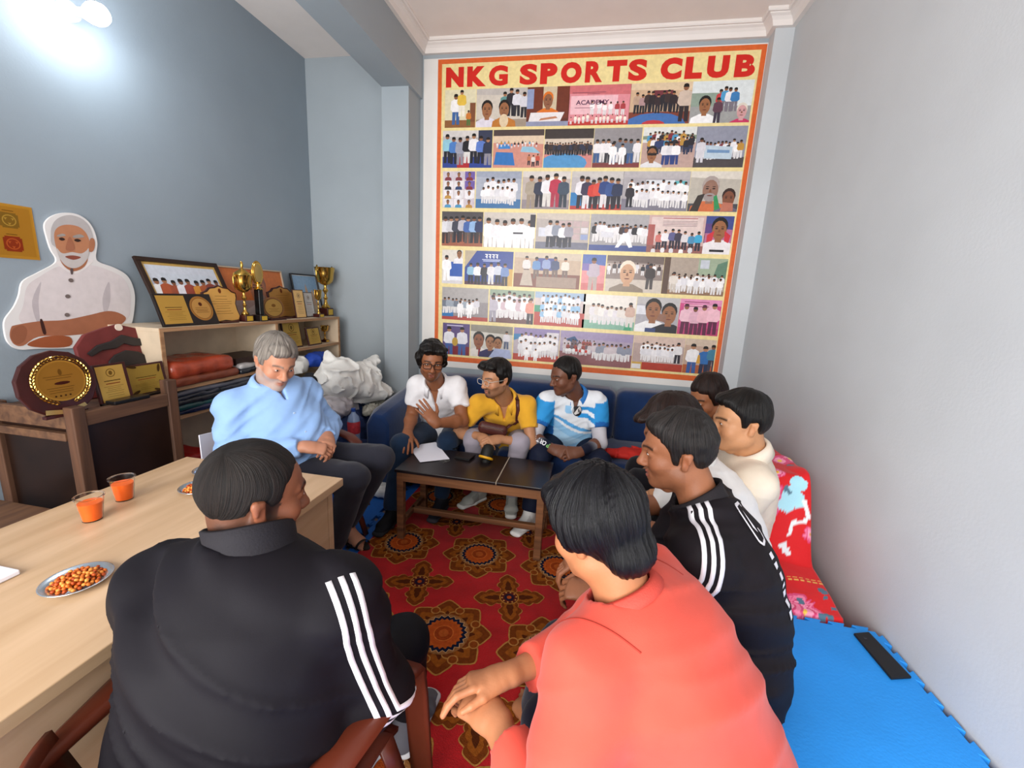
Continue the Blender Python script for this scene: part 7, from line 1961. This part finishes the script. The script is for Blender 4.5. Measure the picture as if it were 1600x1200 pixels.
# ---- three more along the right-hand sofa
p7, B7 = person('man in white shirt bending forward behind the striped jacket, only hair and forearm showing', dict(
    head=(.345, 1.655, 1.02), face=(-.9, -.05, -.42), hup=(-.3, 0, 1), hs=1.0, skin='#8f5a3e', c7=(.46, 1.645, .91), shL=(.45, 1.49, .835), shR=(.49, 1.79, .84), pelvis=(.65, 1.64, .46), hunch=.05, pright=(.1, 1, 0), base=MATTOP, girth=1.0,
    wrL=(.17, 1.545, .70), elL=(.36, 1.46, .655), handL=((-.9, .3, -.1), (0, -.1, 1), LOOSE), wrR=(.2, 1.72, .66), handR=((-.9, 0, -.3), (0, .1, 1), LOOSE),
    hair=dict(t=.016, top=.016, mat=BROWNHAIR, wave=.006, extra=[((0, .09, .085), (.05, .035, .025)), ((.03, .105, .075), (.03, .025, .015))], jag=.012),
    top=dict(name='shirt', c='#ece9e6', sleeve=.85, e=.016, ae=.016, h=.01, collar='rib', cc='#e8e5e2', seed=23),
    legs=dict(c='#6a6670', knL=(.24, 1.50, .50), knR=(.24, 1.74, .49), anL=(.2, 1.52, .1), anR=(.2, 1.74, .1), h=.014, m=COTTON, shoes=[((.2, 1.54, .085), (-1, 0, 0), '#2a2a2e', '#5a5a5a', None), ((.2, 1.75, .085), (-1, 0, 0), '#2a2a2e', '#5a5a5a', None)])))
p6, B6 = person('man in cream polo shirt in profile against the red flowered sheet', dict(
    head=(.642, 1.84, 1.028), face=(-.97, -.12, -.1), hs=1.02, skin='#c08a62', fat=1.06, neck=1.1, c7=(.735, 1.865, .90), shL=(.695, 1.735, .815), shR=(.76, 2.03, .83), pelvis=(.73, 2.0, .455), hunch=.02, pright=(.1, 1, 0), base=.36, girth=1.0, belly=.02,
    wrL=(.43, 1.86, .6), elL=(.66, 1.78, .60), handL=((-.9, .2, -.2), (0, 0, 1), LOOSE), wrR=(.45, 2.08, .58), handR=((-.9, 0, -.2), (0, 0, 1), LOOSE),
    hair=dict(t=.011, top=.012, mat=BLACKHAIR, extra=[((.01, .05, .1), (.055, .045, .026))], wave=.004, line=[(-.2, -.07), (-.075, -.06), (-.045, -.035), (-.03, .018), (-.004, .022), (.008, -.004), (.024, .0), (.032, .04), (.06, .07), (.2, .078)], zf=.074),
    top=dict(name='shirt', c='#e2d3bf', sleeve=.75, e=.018, ae=.018, collar='polo', cc='#e4d6c4', seed=26, cr=.07),
    legs=dict(c='#1e1c20', knL=(.38, 1.86, .48), knR=(.38, 2.12, .48), anL=(.33, 1.88, .1), anR=(.33, 2.12, .1), h=.014, shoes=[((.33, 1.90, .085), (-1, 0, 0), '#2a2320', '#3a3330', None), ((.33, 2.14, .085), (-1, 0, 0), '#2a2320', '#3a3330', None)])))
p5, B5 = person('dark-haired young man in the far corner, looking down, mostly hidden behind the others', dict(
    head=(.674, 2.46, .995), face=(-.80, -.48, -.36), hs=1.0, skin='#97603f', c7=(.755, 2.51, .865), shL=(.65, 2.38, .79), shR=(.84, 2.62, .79), pelvis=(.78, 2.50, .455), hunch=.04, pright=(.4, 1, 0), base=.36,
    wrL=(.46, 2.33, .56), handL=((-.9, .2, -.2), (0, 0, 1), LOOSE), wrR=(.5, 2.5, .56), handR=((-.9, 0, -.2), (0, 0, 1), LOOSE),
    hair=dict(t=.012, top=.012, mat=BROWNHAIR, wave=.004, line=LONGLINE, zf=.06),
    top=dict(name='shirt', c='#3a2f33', sleeve=.8, e=.014, ae=.014, h=.01, collar='rib', cc='#33292d', seed=28),
    legs=dict(c='#151318', knL=(.34, 2.36, .50), knR=(.36, 2.58, .49), anL=(.3, 2.36, .1), anR=(.3, 2.56, .1), h=.014, shoes=[((.3, 2.36, .085), (-1, -.1, 0), '#1c1a1c', '#3a3838', None), ((.3, 2.56, .085), (-1, -.1, 0), '#1c1a1c', '#3a3838', None)])))

# ================================================================== moulded plastic armchairs
PLB = mat('brown_moulded_plastic', '#5e2818', rough=.38, vary=.08, scale=5, spec=.5)


def plastic_chair(label, loc, rotz):
    """one-piece monobloc chair: seat shell, curved back, two looping arms and four flared legs; faces +Y locally"""
    t_ = thing('plastic_armchair', label, 'chair', loc, 'brown plastic armchairs', rotz)
    Rz = Matrix.Rotation(rotz, 4, 'Z'); L0 = Vector(loc)

    def put(mb_, name, **kw):
        mb_.v = [tuple(L0 + Rz @ Vector(p)) for p in mb_.v]; return mb_.build(name, PLB, t_, **kw)
    rows = [[((x / 8 - .5) * (.46 - .04 * (1 - y / 8)), -.21 + y / 8 * .43, .425 - .018 * math.cos((x / 8 - .5) * 3) * math.sin(y / 8 * 3) - (.02 if y == 8 else 0)) for x in range(9)] for y in range(9)]
    put(MB().sheet(rows), 'seat', smooth=True, solid=.012)
    # wrap-round back that runs forward into the arms
    rows = []
    for i in range(33):
        a = math.pi * (i / 32) ; ca, sa = math.cos(a), math.sin(a); top = .05 * max(0, sa) ** 1.6 + .235
        row = []
        for k_ in range(8):
            f = k_ / 7; z = .43 + (top - .43 + .43 * 0) * f if False else .43 + top * f; lean = .06 * f
            row.append((ca * (.245 + .045 * f), -.02 - sa * (.205 + .09 * f), z if sa > .35 else .43 + (.235) * f))
        rows.append(row)
    keep = rows[6:27]
    put(MB().sheet(keep), 'back', smooth=True, solid=.010)
    for sg in (-1, 1):
        prof = [(sg * .165, -.268, .665), (sg * .21, -.222, .655), (sg * .24, -.16, .645), (sg * .262, -.06, .648), (sg * .27, .06, .645), (sg * .268, .17, .63), (sg * .264, .225, .60), (sg * .262, .25, .50), (sg * .262, .262, .40), (sg * .27, .275, .2)]
        rr = []
        for (x, y, z), w in zip(prof, (.014, .018, .026, .034, .036, .036, .034, .032, .032, .03)):
            rr.append([(x - w, y, z), (x - w * .6, y, z + .008), (x + w * .6, y, z + .008), (x + w, y, z)])
        put(MB().sheet(rr), 'arm', smooth=True, solid=.012)
    for sx in (-1, 1):
        for sy in (-1, 1):
            a = V(sx * .215, .19 if sy > 0 else -.17, .42); b = V(sx * .285, .265 if sy > 0 else -.27, .008)
            rr = [[a * (1 - f) + b * f + V(dx * (1 - .3 * f), dy * (1 - .3 * f), 0) for dx, dy in ((-.032 * sx, .0), (0, .0), (0.012 * sx, 0), (0.012 * sx, -.012 * sy), (.012 * sx, -.045 * sy))] for f in np.linspace(0, 1, 6)]
            put(MB().sheet(rr), 'leg', smooth=True, solid=.010)
    return t_


plastic_chair('brown plastic armchair under the older man in blue', (-1.57, 1.95, 0), -math.pi / 2 - .2)
plastic_chair('brown plastic armchair under the man in the black jacket, nearest the camera', (-.645, .62, 0), -.1)
